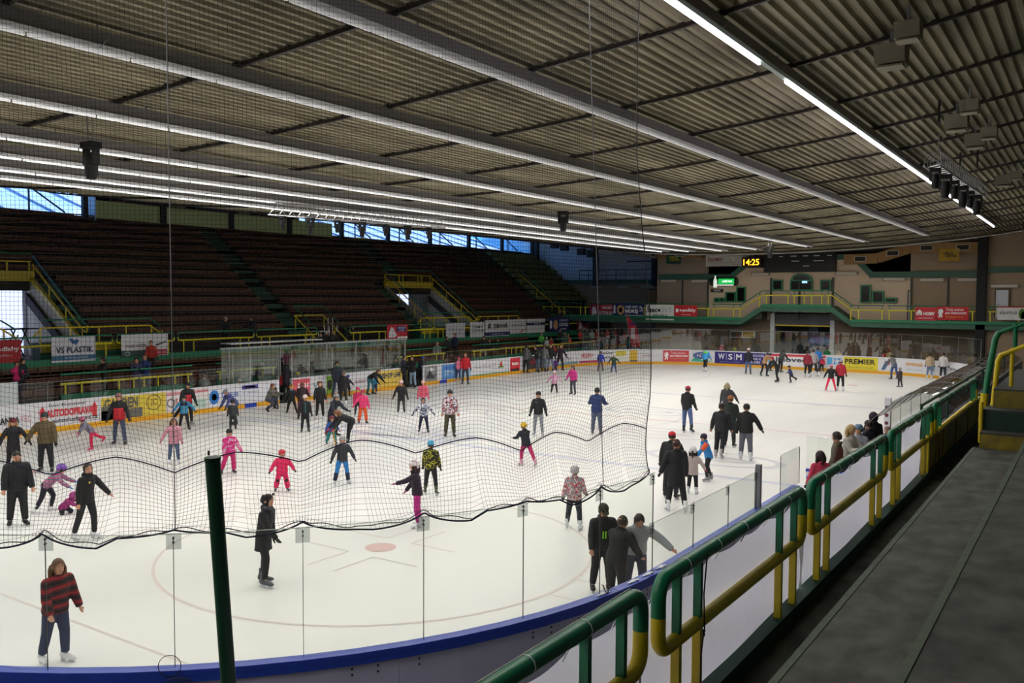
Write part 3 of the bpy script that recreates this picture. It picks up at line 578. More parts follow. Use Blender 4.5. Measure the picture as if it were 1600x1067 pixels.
ad(823, 850, '#4c4850', [('d', .4, .55, .22, .22, '#c03040', .7), ('t', 'A', .3, .42, .5, .66, '#d84850')])
ad(868, 905, None, [('d', .45, .82, .06, .1, '#505890'), ('t', 'ZENTIVA', .1, .35, .7, .6, '#9a8a98', .01), ('r', 0, .02, .95, .2, '#7098a8')])
ad(905, 936, None, [('d', .4, .65, .3, .2, '#c8404c', .85), ('t', 'KIA', .2, .52, .6, .78, '#c8404c', .02), ('r', 0, .02, .95, .2, '#b83868')])
ad(937, 959, None, [('t', 'CarOne', .05, .7, .9, .92, '#40404c', .02), ('t', 'CarOne', .05, .3, .9, .5, '#40404c', .02)])
ad(960, 983, '#e4e4da', [('r', .1, .55, .8, .95, '#d8c84a'), ('d', .4, .6, .25, .15, '#c8b83a', .8)])
ad(984, 996, '#dcb43c', [('r', 0, 0, 1, .1, '#3c4468')]); ad(1000, 1034, None, [('t', 'mlýnar', .1, .45, .5, .62, '#a8485a', .01), ('t', 'pekárna', .55, .45, .95, .62, '#b8bcd0', 0)])
ad(1036, 1076.5, '#cc4650', [('p', LION, '#f4e8e8'), ('t', 'Truck centrum', .3, .68, .85, .88, '#f4e0e0', 0), ('t', 'JAN ČERNOCKÝ', .26, .4, .96, .62, '#ffffff', .03), ('t', 'Komplexní servis', .3, .2, .85, .32, '#e8c060', 0)])
ad(1077, 1116, None, [('d', .5, .6, .36, .32, '#5a6aa0', .55), ('p', [(.05, .1), (.3, .55), (.5, .2), (.95, .15), (.6, .05)], '#3fae8a'), ('t', 'ZKD', .3, .42, .8, .75, '#4a5a98', .04)])
ad(1117, 1196, '#2f2a78', [('t', 'W', .07, .35, .2, .85, '#e8e8f4', .02), ('r', .23, .3, .238, .9, '#c8c8e0'), ('t', 'S', .27, .35, .36, .85, '#e8e8f4', .02), ('r', .39, .3, .398, .9, '#c8c8e0'), ('t', 'M', .43, .35, .54, .85, '#e8e8f4', .02), ('t', 'technologie pro výrobu', .1, .1, .5, .2, '#b8b8d8', 0), ('t', 'TECHNOLOGIE', .6, .68, .97, .88, '#d8d8ec', .02), ('t', 'DOPRAVU K', .62, .4, .92, .6, '#d8d8ec', .02), ('t', 'UMROBS', .65, .12, .9, .32, '#d8d8ec', .02)])
ad(1197, 1262, '#e4e2e6', [('r', 0, .82, 1, 1, '#d03a48'), ('t', 'Jalovec', .2, .25, .98, .78, '#4c5056', .03)])
ad(1263, 1290, None, [('r', 0, .82, 1, 1, '#d03a48')])
ad(1291, 1318, None, [('r', .05, .3, .35, .9, '#58aee0'), ('t', 'Z', .4, .35, .6, .85, '#4aa0dc', .04), ('t', '7', .65, .35, .9, .85, '#2878b8', .05)])
ad(1318, 1372, '#dccb34', [('t', 'PREMIER', .04, .45, .92, .85, '#2c2c20', .03), ('t', 'REALITNÍ KANCELÁŘ', .15, .12, .85, .28, '#a89c30', .01)])
ad(1374, 1402, None, [('p', [(.1, .1), (.3, .1), (.6, .8), (.35, .8)], '#4a6a8a'), ('p', [(.6, .1), (.75, .1), (.98, .8), (.8, .8)], '#78a8b0'), ('r', .3, .5, .6, .8, '#b05068')])
ad(1410, 1462, None, [('t', 'novatronic', .1, .55, .6, .85, '#e0a860', .03), ('t', 'tvoříme prostor', .12, .2, .6, .35, '#88a0b8', 0), ('t', 'ME', .78, .3, .98, .7, '#4a8aa0', .03)])
ad(1466, 1500, None, [('d', .3, .5, .12, .25, '#b8b8b8', .8), ('t', 'VSETÍN', .5, .5, .8, .7, '#606870', .02)])
# ================================================================== GLASS
gj = [s_near(px) for px in (1178, 1134, 1079, 1015)]
gh = [s_near(px) for px in (1015, 933, 814, 660, 474, 275, 78)]; d_ = 1.42
while len(gh) < 13: gh.append(gh[-1] + d_)
CLP = mat('#b8bcc0', .4); SEAL = mat('#26282a', .5)
def glassrun(js, z0, z1, label, name='glass_wall', off=.035, bracket=True, seal=SEAL, parentlab=True, th=.012, gm=None):
    e = empty(name, (0, 0, 0), label=label, cat='glass wall')
    for a, b in zip(js[:-1], js[1:]):
        g = MB(); strip(g, a+.004, b-.004, off, off+th, z0, z1); g.build('glass_pane', gm or GLASS, e)
        g = MB(); strip(g, a+.004, b-.004, off-.001, off+th+.001, z1, z1+.006); g.build('top_edge', mat('#a9b4ae', .3), e)
    for i, a in enumerate(js):
        g = MB(); strip(g, a-.0028, a+.0028, off-.001, off+th+.001, z0, z1-.02, 1); g.build('joint', seal, e)
        if bracket:
            g = MB(); strip(g, a-.08, a+.08, off-.014, off-.006, z1-.17, z1+.01, 1); g.build('clip_plate', glassmat((.8, .82, .82), .1, .15, 'clip'), e)
            g = MB()
            for z in (z1-.04, z1-.09): strip(g, a-.009, a+.009, off-.015, off+.02, z-.007, z+.007, 1)
            g.build('clip', BLK, e)
    return e
glassrun(gh, 1.19, 2.68, 'tall clear glass panes with clips around the near end of the rink')
glassrun(gj, 1.19, 1.93, 'lower clear glass panes between the tall glass and the aluminium post')
glassrun([s_Y(14.6), s_Y(16.0)][::-1], 1.19, 2.02, 'single clear glass pane standing before the open gate', bracket=False)
po = empty('glass_post', (0.03, 13.2, 1.19), label='upright aluminium post at the end of the lower glass', cat='post')
g = MB(); g.box((-.05, -.05, 0), (.05, .05, .86)); g.build('post_body', mat('#8e9298', .35, metal=.6), po); g = MB(); g.box((-.055, -.06, 0), (-.045, .06, .8)); g.build('post_channel', GREY, po)
pw = empty('glass_post', (0.03, 25.9, 1.19), label='white upright post with dark marks at the near end of the bench glass', cat='post')
g = MB(); g.box((-.09, -.08, 0), (.09, .08, 1.0)); g.build('post_body', mat('#dcdae2', .5), pw)
for z in (.2, .45, .7): g = MB(); g.tube([(-.02, -.085, z), (-.02, -.081, z)], .06, 8); g.build('sticker', mat('#6a3048', .5), pw)
glassrun([s_Y(y) for y in (26, 28, 30, 32, 34, 36, 38, 40, 42, 44)][::-1], 1.19, 2.02, 'low glass panes in front of the players bench canopy')
pa = onp(1261, 681, 'Z', 2.0)
gt = empty('open_gate', (pa.x, pa.y, 0), label='gate of the boards swung open onto the ice, clear pane above', cat='gate')
g = MB(); g.box((0, -.04, .08), (1.0, .03, 1.15)); g.build('gate_panel', BW, gt); g = MB(); g.box((0, -.06, 1.15), (1.0, .05, 1.21)); g.build('gate_cap', BL, gt); g = MB(); g.box((0, -.006, 1.21), (1.0, .006, 2.0)); g.build('glass_pane', GLASS, gt)
# side and far glass
sF0, sF1 = sum(LEN[:5]) + 2, TOT - 3.0
n = int((sF1-sF0)/1.55); glassrun([sF0 + (sF1-sF0)*i/n for i in range(n+1)], 1.19, 2.85, 'tall glass panes along the far end boards', name='glass_wall', seal=mat('#9aa39c', .4), bracket=False, th=.02, gm=glassmat((.93, .95, .93), .09, .015, 'farglass'))
g = MB(); fb = glassrun([s_at_px(px, 1.6, sL0) for px in (29, 75, 120, 165, 205, 245, 285, 325, 362)], 1.19, 1.95, 'low glass panes on the left boards in front of the green railing', bracket=False, seal=mat('#8a938c', .4), th=.02)
pb = [s_at_px(px, 1.9, sL0) for px in (365, 392, 436)]; pb2 = [s_at_px(px, 1.9, sL0) for px in (457, 484, 520, 556, 590, 626)]
glassrun(pb, 1.19, 2.6, 'tall penalty bench glass left of the dark gate', bracket=False, seal=WHT, th=.02); glassrun(pb2, 1.19, 2.6, 'tall penalty bench glass between the two gates', bracket=False, seal=WHT, th=.02)
glassrun([s_at_px(px, 1.6, sL0) for px in (663, 700, 740, 780, 820, 856, 890, 925, 960)], 1.19, 1.9, 'low glass panes on the left boards right of the gate', bracket=False, seal=mat('#8a938c', .4), th=.02)
e = empty('privacy_panel', (0, 0, 0), label='plain white film panel above the boards at the left picture edge', cat='panel'); g = MB(); strip(g, s_at_px(-60, 1.6, sL0), s_at_px(29, 1.6, sL0), .03, .05, 1.19, 2.05); g.build('panel', mat('#b9c0c2', .4), e)
# penalty benches behind: frames
pf2 = empty('penalty_box_frame', (-29.6, 24, 0), label='white metal frame with glass at the back of the penalty benches', cat='frame')
for y in (0, 3.2, 6.5, 8.8, 11.2, 13.0): g = MB(); g.beam((0, y, 1.1), (0, y, 2.75), .07, .07); g.build('frame_post', mat('#8f9494', .5), pf2)
for (y0, y1) in ((-.5, 3.2), (3.2, 8.8), (8.8, 13.2)): g = MB(); g.beam((0, y0, 2.75), (0, y1, 2.75), .08, .1); g.build('frame_rail', mat('#8f9494', .5), pf2); g = MB(); g.box((-.01, y0+.05, 1.1), (.01, y1-.05, 2.7)); g.build('glass_pane', glassmat((.78, .84, .82), .12, .02, 'bglass'), pf2)
g = MB(); g.box((-.6, 0, 2.95), (.2, 6, 3.0)); g.build('awning', mat('#c8cccc', .5), pf2)
g = MB(); g.box((-.8, 0, 0), (-.7, 13, 1.1)); g.build('lower_panel', mat('#9aa49a', .6), pf2)
# ================================================================== NET
NETM = mat('#121216', .9); ROPE = mat('#15183c', .8)
sE = s_near(1013, 2.0); sW = gh[-1]; cell = .047
anch = [gh[0]-.0] + gh[1:]
def netp(s, h):                                        # h = height above the rest line; warped like hung netting
    k = min(range(len(anch)), key=lambda i: abs(anch[i]-s)); d = s - anch[k]
    dd = .71; u = max(-1, min(1, d/dd)); c = (1-abs(u))
    fan = .5*math.exp(-h/.35); s2 = s - d*fan*math.exp(-abs(d)/.45)
    z = 2.74 + h
    z -= .2*c**1.5*math.exp(-((h-.75)/.75)**2) if h > .05 else 0
    z -= (.15*(1-c*c)*(.8+.4*sin(k*2.3)))*math.exp(-h/.3)
    z += .05*sin(s*.9)*math.exp(-((h-.9)/.8)**2)
    sl = (s - sE)/(sW - sE); s2 += .62*max(0, 1-sl*4)*min(1, h/6.3)
    off = .05 - .28*sin(min(1, h/1.3)*pi)*(.6+.4*sin(s*2+1)) - .06*sin(h*1.3+s)
    p = perim(s2, off); return V((p.x, p.y, z))
NS = int((sW-sE)/cell); HT = 6.9; NH = int(HT/cell)
nv = []; nf = []
def ribbon(pts, r):
    b0 = len(nv)
    for i, p in enumerate(pts):
        t = (pts[min(i+1, len(pts)-1)] - pts[max(0, i-1)]).normalized(); a = t.cross(V((.3, .9, .2))).normalized(); b = t.cross(a)
        for k in range(3): nv.append(tuple(p + a*(r*cos(2.094*k)) + b*(r*sin(2.094*k))))
    for i in range(len(pts)-1):
        for k in range(3): nf.append((b0+3*i+k, b0+3*i+(k+1) % 3, b0+3*i+3+(k+1) % 3, b0+3*i+3+k))
hs = [0, .04, .08, .13, .19, .27, .36, .46, .58, .72, .88, 1.05, 1.25, 1.5, 1.8, 2.2, 2.8, 3.6, 4.6, 5.8, HT]
for i in range(NS+1): s = sE + cell*i; ribbon([netp(s, h) for h in hs], .0018)
for j in range(NH+1):
    h = cell*j; st = .095 if h < 2 else .3; n = int((sW-sE)/st); ribbon([netp(sE + (sW-sE)*i/n, h) for i in range(n+1)], .0018)
me = bpy.data.meshes.new('net'); me.from_pydata(nv, [], nf); me.update()
nt_ = empty('safety_net', (0, 0, 0), label='black safety netting hanging from the roof around the near end', cat='net')
mesh_ = link('mesh_netting', me, NETM, nt_); tag(mesh_, kind='stuff')
g = MB(); g.tube([netp(sE + (sW-sE)*i/260, .0) + V((0, 0, -.01)) for i in range(261)], .011, 5); g.build('bottom_rope', ROPE, nt_)
g = MB(); g.tube([netp(sE + (sW-sE)*i/260, .03) + V((0, .02, .02*sin(i*.8)-.02)) for i in range(261)], .006, 4); g.build('lace', BLK, nt_)
g = MB(); g.tube([netp(sE + (sW-sE)*i/200, .82) for i in range(201)], .008, 5); g.build('middle_rope', ROPE, nt_)
g = MB(); g.tube([netp(sE, h) for h in hs], .008, 5); g.build('edge_rope', BLK, nt_)
for k in (1, 5): g = MB(); g.tube([netp(anch[k], 0) + (netp(anch[k], HT) - netp(anch[k], 0))*i/10 + V((.03, 0, 0)) for i in range(11)], .006, 5); g.build('hanging_rope', mat('#77777c', .7), nt_)
npipe = empty('net_rail', (0, 0, 0), label='grey curved steel rail carrying the net under the roof', cat='rail')
pts = [netp(sE + (sW-sE)*i/40, HT) + V((0, 0, .06)) for i in range(41)]; g = MB(); g.tube(pts, .055, 8); g.build('rail_pipe', mat('#8f93a0', .45), npipe)
for i in range(0, 41, 2): g = MB(); g.tube([pts[i] + V((0, 0, -.12)), pts[i], V((pts[i].x, pts[i].y, zr(pts[i].x)))], .01, 5); g.build('hanger', GREY, npipe)
cb = empty('cable_coil', (0, 0, 0), label='loose coil of black cable hung on the near boards under the glass', cat='cable')
p0 = perim(s_near(285, 1.0), .14); nrm = (perim(s_near(285, 1.0), 1) - perim(s_near(285, 1.0))).normalized(); tg = V((-nrm.y, nrm.x)); g = MB()
for k in range(7):
    rr = .07 + .027*k; g.tube([V((p0.x, p0.y, .98)) + V((tg.x, tg.y, 0))*(rr*cos(a/10*pi)*(1+.1*sin(k))) + V((0, 0, 1))*(rr*.7*sin(a/10*pi)) + V((nrm.x, nrm.y, 0))*(.01*k) for a in range(21)], .0045, 4, caps=False)
g.tube([V((p0.x, p0.y, 1.25)) + V((tg.x, tg.y, 0))*(.12*cos(a/10*pi)-.1) + V((0, 0, 1))*(.12*sin(a/10*pi)) for a in range(21)], .005, 4, caps=False); g.build('coil', BLK, cb)
cb2 = empty('zip_tie', (0, 0, 0), label='tuft of black zip ties on the blue cap beside the three boys', cat='cable tie'); p0 = perim(s_near(943, 1.2), .06); g = MB()
for k in range(7): g.tube([(p0.x, p0.y, 1.17), (p0.x+.05*cos(k*1.7), p0.y+.06*sin(k*2.3), 1.28+.02*(k % 3)), (p0.x+.12*cos(k*2.1), p0.y+.1*sin(k*1.3), 1.22)], .004, 4)
g.build('ties', BLK, cb2)
# snow heaps on the cap
for k, px in enumerate((938, 985, 1008, 1028)):
    p = perim(s_near(px, 1.2), .05); g = MB(); g.ball((0, 0, 0), (.04, .09, .016), 8, 5); g.ball((.02, .1, 0), (.025, .04, .012), 6, 4); g.ball((-.01, -.11, 0), (.02, .05, .01), 6, 4); o = g.build('snow_lump', mat('#eef0f4', .6, bump=.6, scale=30)); o.location = (p.x, p.y, 1.2)
    tag(o, 'lump of scraped snow on the blue rail, ' + ['nearest of four, under the capped boy', 'second of four, under the boy in black', 'third of four, at the black sleeve', 'farthest of four, under the grey sleeve'][k], 'snow', 'snow lumps on the blue rail')
# ================================================================== LEANING GREEN POST
t0 = atd(332, 714, 4.5); t1 = atd(357, 1067, 4.62); dn = (t1 - t0).normalized(); base = t0 + dn*(t0.z/(-dn.z)); 
gp = empty('leaning_post', base, label='thick dark green steel post leaning before the near glass', cat='post')
g = MB(); g.tube([V((0, 0, 0)), t0 - base], .039, 24, caps=False); g.build('tube', mat('#0a4a33', .35, noise=.3, scale=6), gp)
g = MB(); g.tube([t0 - base - dn*-.0, t0 - base + dn*.02], [.041, .041], 24); g.build('tube_rim', mat('#08301f', .5), gp)
g = MB(); g.tube([t0 - base + V((-.03, 0, .005)), t0 - base + V((-.032, 0, .03))], .006, 6); g.build('bolt', BLK, gp); g = MB(); g.box((-.12, -.12, 0), (.12, .12, .02)); g.build('base_plate', mat('#0a4a33', .5), gp)
# ================================================================== RIGHT STAND (foreground)
RX = 3.04; ZT, ZM, ZB = 3.36, 2.85, 2.27
g = MB(); g.box((3.1, -14, -.1), (3.79, 24, 2.12)); g.box((3.79, -14, -.1), (4.65, 12.9, 2.8)); g.box((4.65, -14, -.1), (5.45, 12.9, 3.25)); g.box((5.45, -14, -.1), (6.3, 12.9, 3.7))
for i in range(12): g.box((6.3+.85*i, -14, -.1), (7.15+.85*i, 12.9, 4.1+.42*i)); g.box((6.3+.85*i, 16.5, -.1), (7.15+.85*i, 50, 4.1+.42*i))
g.box((3.79, 24, -.1), (6.3, 50, 2.8))
tr = g.build('terrace', mat('#565c52', .75, noise=.6, scale=3.2, bump=.6, h2='#24261f', stretch=(1.3, .8, 1))); tag(tr, 'worn concrete terrace steps in the right foreground', kind='structure')
g = MB(); g.box((2.93, -14, 2.02), (3.1, 24, ZB)); cu = g.build('curb', mat('#0f4a36', .6, noise=.3, scale=3)); tag(cu, 'dark green kerb under the right railing', 'kerb')
wallbox('wall_stand_front', (3.0, -14, -.1), (3.09, 50, 2.05), mat('#6c6c68', .8), 'front wall under the right stand')
def loop_rail(Y0, Y1, label, group='near stand railing lengths', n_mid=0):
    e = empty('stand_railing', (RX, Y0, ZB), label=label, cat='railing', group=None); LN = Y1-Y0; r = .053; R = .13; zt, zm = ZT-ZB, ZM-ZB
    def arc(cy, cz, a0, a1): return [(0, cy + R*cos(a0+(a1-a0)*i/6), cz + R*sin(a0+(a1-a0)*i/6)) for i in range(7)]
    zs = zm + .26
    g = MB(); g.tube([(0, 0, zs)] + arc(R, zt-R, pi, pi/2) + arc(LN-R, zt-R, pi/2, 0) + [(0, LN, zs)], r, 14, sm=True); g.build('top_rail', MG, e)
    g = MB(); g.tube([(0, 0, zs)] + [(0, 0, zm+R)] + arc(R, zm+R, pi, 1.5*pi)[1:] + arc(LN-R, zm+R, 1.5*pi, 2*pi) + [(0, LN, zs)], r, 14); g.build('lower_rail', MY, e)
    for y in (.32, .72, LN-.75, LN-.28):
        g = MB(); g.beam((0, y, zm), (0, y, zt-.02), .06, .045); g.build('upper_post', MG, e)
        g = MB(); g.beam((0, y, -.02), (0, y, zm), .065, .05); g.build('lower_post', MY, e)
    yy = .45
    while yy < LN - .2:
        g = MB(); a = [(r*1.06*cos(t*pi/5), yy, zt + r*1.06*sin(t*pi/5)) for t in range(11)]; g.tube(a, .0035, 4, caps=False); g.build('white_tie', WHT, e); yy += .62
    g = MB(); g.tube([(-.02, .1, zt+.058), (-.02, LN*.5, zt+.056), (-.02, LN-.12, zt+.058)], .004, 4); g.build('cord', mat('#d8dccc', .6), e)
    return e
secs = [(-2.2, 1.5), (1.78, 5.28), (5.58, 9.42), (9.78, 13.5), (13.85, 20.4)]
for (a, b), lb in zip(secs, ['nearest length of thick green and yellow tube railing at the bottom edge', 'second length of green and yellow tube railing, bent ends, beside the terrace', 'third length of green and yellow tube railing beside the waiting skaters', 'fourth length of green and yellow tube railing before the canopy', 'farthest length of green and yellow tube railing above the yellow panel']): loop_rail(a, b, lb)
TARP = translucent('#f0f0ff', .6)
tl = ['white tarpaulin behind the nearest railing length', 'white tarpaulin behind the second railing length', 'white tarpaulin behind the third railing length', 'white tarpaulin behind the fourth railing length']
for i, (a, b) in enumerate([(-2.0, 1.62), (1.66, 5.5), (5.62, 9.5), (9.6, 12.9)]):
    e = empty('tarpaulin', (RX-.07, a, ZB-.1), label=tl[i], cat='tarpaulin'); g = MB(); nx, ny = 40, 10; LN = b-a; vs = []
    for j in range(ny+1):
        for k in range(nx+1):
            u = k/nx; v = j/ny; sag = .035*abs(sin(u*LN*4.6))*(v**3); vs.append((-.012*sin(u*LN*5+i)*v - .01*sin(u*LN*2.1+j), u*LN, v*1.06 - sag))
    g.add(vs, [(j*(nx+1)+k, j*(nx+1)+k+1, (j+1)*(nx+1)+k+1, (j+1)*(nx+1)+k) for j in range(ny) for k in range(nx)], True); g.build('sheet', TARP, e, norm=False)
    for k in range(int(LN/.62)+1): g = MB(); g.tube([(0, .12+.62*k, 1.02), (.03, .12+.62*k, 1.08), (.07, .12+.62*k, 1.15)], .004, 4); g.build('sheet_tie', BLK if k % 3 == 0 else WHT, e)
for k, (xx, zz, nm) in enumerate(((3.79, 2.8, 'first'), (4.65, 3.25, 'second'))):
    g = MB(); g.box((xx-.012, -14, zz-.05), (xx+.04, 12.9, zz+.006)); tag(g.build('step_edge_strip', mat('#4c5a48', .7, noise=.4, scale=8)), 'greenish strip added as the light-dark edge of the %s terrace step' % nm, 'step edge')  # strips added to draw the light-dark boundary along the step edges
e = empty('hanging_cord', (RX+.02, 2.55, ZB+.1), label='dark cord dangling over the tarpaulin of the second railing length', cat='cord'); g = MB(); g.tube([(.03, 0, 1.0), (.02, -.03, .7), (.04, -.06, .45), (.03, -.1, .25), (.04, -.13, .02)], .006, 5); g.build('cord', mat('#3a2030', .7), e)
g = MB(); g.tube([(.04, -.07+.02*cos(a*.6), .42+.03*sin(a*.6)) for a in range(11)], .004, 4); g.build('knot', BLK, e)
e = empty('yellow_barrier', (RX-.02, 13.0, 2.2), label='solid yellow panel below the farthest railing length', cat='panel'); g = MB(); g.box((0, 0, 0), (.04, 8.3, .66)); g.build('sheet', mat('#a8931a', .5, noise=.3, scale=2, h2='#6f5f14'), e)
for y in (0, 1.9, 3.8, 5.7, 7.6): g = MB(); g.box((.04, y, 0), (.07, y+.06, .66)); g.build('stiffener', MY, e)
# step block at the vomitory
sbk = empty('stair_block', (3.88, 12.9, 2.8), label='yellow and green edged steps at the far end of the terrace', cat='stairs')
for (y0, z0, z1, mt_) in ((0, 0, .27, mat('#94821c', .6, noise=.4, scale=5, h2='#5c511a')), (.4, 0, .62, mat('#15382c', .6, noise=.3, scale=4)), (.8, 0, .95, mat('#8a7a1e', .6, noise=.4, scale=5, h2='#5c511a'))):
    g = MB(); g.box((0 if y0 < .8 else .12, y0, z0), (9, 3.5 if y0 < .8 else 1.2, z1-.03)); g.build('step_riser', mt_, sbk); g = MB(); g.box((0 if y0 < .8 else .12, y0, z1-.03), (9, y0+.4 if y0 < .8 else 6, z1)); g.build('step_tread', mat('#42443f', .8, noise=.4, scale=3), sbk)
rr = empty('stair_railing', (3.6, 13.1, 2.8), label='tall green over yellow railing climbing right beside the far steps', cat='railing')
def tb(nm, pts, r, m_, par): g = MB(); g.tube(pts, r, 10); return g.build(nm, m_, par)
tb('green_upright', [(.16, 1.7, .6), (.19, 1.8, 1.04), (.3, 1.8, 1.78), (.36, 1.8, 1.9)], .055, MG, rr); tb('top_rail', [(.33, 1.8, 1.88), (.75, 1.8, 2.07), (5, 2.0, 2.9)], .04, MG, rr)
tb('yellow_upright', [(.29, 1.2, .11), (.35, 1.2, .65), (.4, 1.2, 1.4), (.45, 1.2, 1.52)], .045, MY, rr); tb('lower_rail', [(.43, 1.2, 1.5), (.8, 1.2, 1.68), (5, 1.4, 2.4)], .04, MY, rr)
tb('yellow_post', [(.14, 1.7, .25), (.16, 1.7, .75)], .07, MY, rr); tb('leg_post', [(.26, .15, .05), (.26, .15, .75)], .035, MY, rr)
for x in (.62, .95, 1.35, 1.8, 2.4, 3.0): tb('upper_post', [(x, 1.8, 1.55+.12*x), (x, 1.8, 1.98+.14*x)], .04, MG, rr); tb('lower_post', [(x, 1.22, .9), (x, 1.22, 1.55+.14*x)], .035, MY, rr)
# thin second railing by the bench
e = empty('bench_railing', (2.35, 17.0, 0), label='thin dark green railing behind the canopy, nearer the far steps', cat='railing')
tb('top_rail', [(0, 0, 3.0), (0, 24, 3.0)], .035, mat('#0e3a2c', .5), e)
for y in (0, 4, 8, 12, 16, 20, 24): tb('post', [(0, y, 2.1), (0, y, 3.0)], .03, mat('#0e3a2c', .5), e)
# canopy
cn = empty('bench_canopy', (0, 0, 0), label='smoky curved plastic canopy over the players bench on the right', cat='canopy'); SM = glassmat((.36, .34, .30), .22, .07, 'smoke')
y = 21.6; k = 0
while y < 45:
    g = MB(); vs = []; n = 10; A = [(.35 + 2.1*(i/n), 1.9 + .92*sin(pi*min(1, (i/n)*.78+.01))) for i in range(n+1)]
    for yy in (y, y+.95, y+1.9): vs += [(a, yy, z + (.03 if yy == y+.95 else 0)) for a, z in A]
    g.add(vs, [(j*(n+1)+i, j*(n+1)+i+1, (j+1)*(n+1)+i+1, (j+1)*(n+1)+i) for j in range(2) for i in range(n)], True); g.build('canopy_panel', SM, cn, norm=False)
    g = MB(); g.tube([(a, y, z+.003) for a, z in A], .008, 5); g.build('canopy_rib', mat('#86898c', .35, metal=.7), cn); y += 1.95
g = MB(); g.box((2.4, 21.6, 0), (2.5, 45, 2.4)); g.build('back_panel', mat('#6e7072', .5), cn); g = MB(); g.box((1.5, 22, .25), (1.9, 44.5, .7)); g.build('bench_seat', mat('#6b4a2c', .6), cn)
g = MB(); g.box((.12, 26, 1.19), (.16, 44, 1.22)); g.build('front_edge', GREY, cn)
wallbox('floor_bench', (.15, 7, -.06), (3.0, 46, .25), mat('#77767a', .8), 'raised floor behind the right boards')
# ================================================================== LEFT STAND
STC = mat('#26231e', .85, noise=.3, scale=2); STG = mat('#1c4a38', .7, noise=.35, scale=2)
def zk(k): return 2.9 + .54*k
def xk(k): return -35.6 - .72*k
SLT = mat('#643a1e', .55, noise=.3, scale=3, stretch=(4, .5, 4)); SLD = mat('#3d2216', .6)
g = MB(); g.box((-35.6, 6, -.1), (-34.0, 76, 2.2)); 
for k in range(13):
    x1, x0 = xk(k), xk(k+1)
    for (y0, y1) in (((6, 14.4), (20.1, 46.6), (52.4, 76)) if k < 6 else ((6, 76),)):
        g.box((x0, y0, zk(k)-.62 if k > 5 else -.1), (x1, y1, zk(k)))
g.box((-45.6, 6, 7), (xk(13), 76, 10.0))
tag(g.build('stand_terrace', STC), 'dark stepped concrete of the left stand', kind='structure')
g = MB(); g.box((-34.06, 6, 1.95), (-33.92, 68.5, 2.38)); tag(g.build('curb', mat('#1a7350', .5)), 'green kerb along the front walkway of the left stand', 'kerb')
wallbox('wall_stand_left', (-34.1, 6, 0), (-34.0, 76, 2.0), STC, 'front wall below the left stand walkway')
wallbox('wall_left', (-45.9, -14.6, -.1), (-45.6, 82, 10.05), STC, 'wall behind the top row of the left stand')
wallbox('wall_left', (-45.9, -14.6, 10), (-45.6, 14, 14), STC, 'upper wall left of the windows')
sects = {'lo': [(6, 14, 'left of the first exit'), (21.2, 33.4, 'between the first exit and the first green stair'), (35.0, 45.4, 'between the first green stair and the second exit'), (53.4, 65.4, 'right of the second exit')],
         'hi': [(6, 16.6, 'left of the first exit'), (17.8, 33.4, 'between the first exit and the first green stair'), (35.0, 48.6, 'between the first green stair and the second exit'), (50.0, 65.4, 'right of the second exit')]}
ORD = ['lowest', 'second', 'third', 'fourth', 'fifth', 'sixth', 'seventh', 'eighth', 'ninth', 'tenth', 'eleventh', 'twelfth', 'topmost']
def bench(x, y0, y1, z, lab, grp, br=1):
    e = empty('slatted_bench', (x, y0, z), label=lab, cat='bench', group=grp); LN = y1-y0
    for h in (.47, .56, .65): g = MB(); g.box((-.62, 0, h), (-.59, LN, h+.065)); g.build('backrest_slat', SLT, e)
    for d in (.22, .32, .42): g = MB(); g.box((-.16-d, 0, .33), (-.16-d+.08, LN, .36)); g.build('seat_slat', SLT, e)
    g = MB(); y = .15
    while y < LN-.05: g.beam((-.57, y, 0), (-.57, y, .7), .03, .045); g.beam((-.2, y, 0), (-.2, y, .33), .03, .03); g.beam((-.57, y, .32), (-.18, y, .32), .03, .03); y += .52
    tag(g.build('support_frames', SLD, e), kind='stuff'); return e
for k in range(13):
    for (y0, y1, w_) in sects['lo' if k < 6 else 'hi']: bench(xk(k), y0, y1, zk(k), '%s row slatted bench in the stand, %s' % (ORD[k], w_), 'benches of the left stand')
# green stairs in the aisles
def stair(y0, y1, k0, k1, lab):
    e = empty('aisle_stairs', (xk(k0), y0, zk(k0)), label=lab, cat='stairs')
    for k in range(k0, k1):
        for j in (0, 1):
            g = MB(); g.box((xk(k+1)-xk(k0)+(.36 if j == 0 else 0), 0, zk(k)-zk(k0)-.3), (xk(k)-xk(k0)+(0 if j == 0 else -.36), y1-y0, zk(k)-zk(k0)+.27*(j+1)-.25)); g.build('stair_step', STG, e)
    return e
stair(33.5, 34.9, 0, 13, 'green steps climbing between the benches, left of the drinking men'); stair(48.65, 49.95, 6, 13, 'green steps above the second yellow exit'); stair(45.45, 46.55, 0, 6, 'green steps along the left side of the second yellow exit')
stair(52.5, 53.35, 0, 6, 'green steps along the right side of the second yellow exit'); stair(20.1, 21.15, 0, 6, 'green steps along the right side of the first yellow exit'); stair(16.65, 17.75, 6, 13, 'green steps above the first yellow exit'); stair(65.5, 66.7, 0, 13, 'green steps at the far end of the stand')
for (y, nm) in ((33.5, 'first green stair'), (48.65, 'second green stair')):
    g = MB(); g.box((-45.2, y, 10.0), (-45.0, y+1.5, 10.12)); tag(g.build('yellow_edge', MY), 'short yellow edge at the head of the ' + nm, 'kerb')
e = empty('end_terrace', (-36, 66.8, 0), label='bare olive green tiers at the far end of the left stand', cat='terrace')
for k in range(4, 13):
    g = MB(); g.box((xk(k+1)+36, 0, zk(k)-.5), (xk(k)+36, 9, zk(k)+.5-.12)); g.build('tier', mat('#7e8a52', .8, noise=.3, scale=1), e)
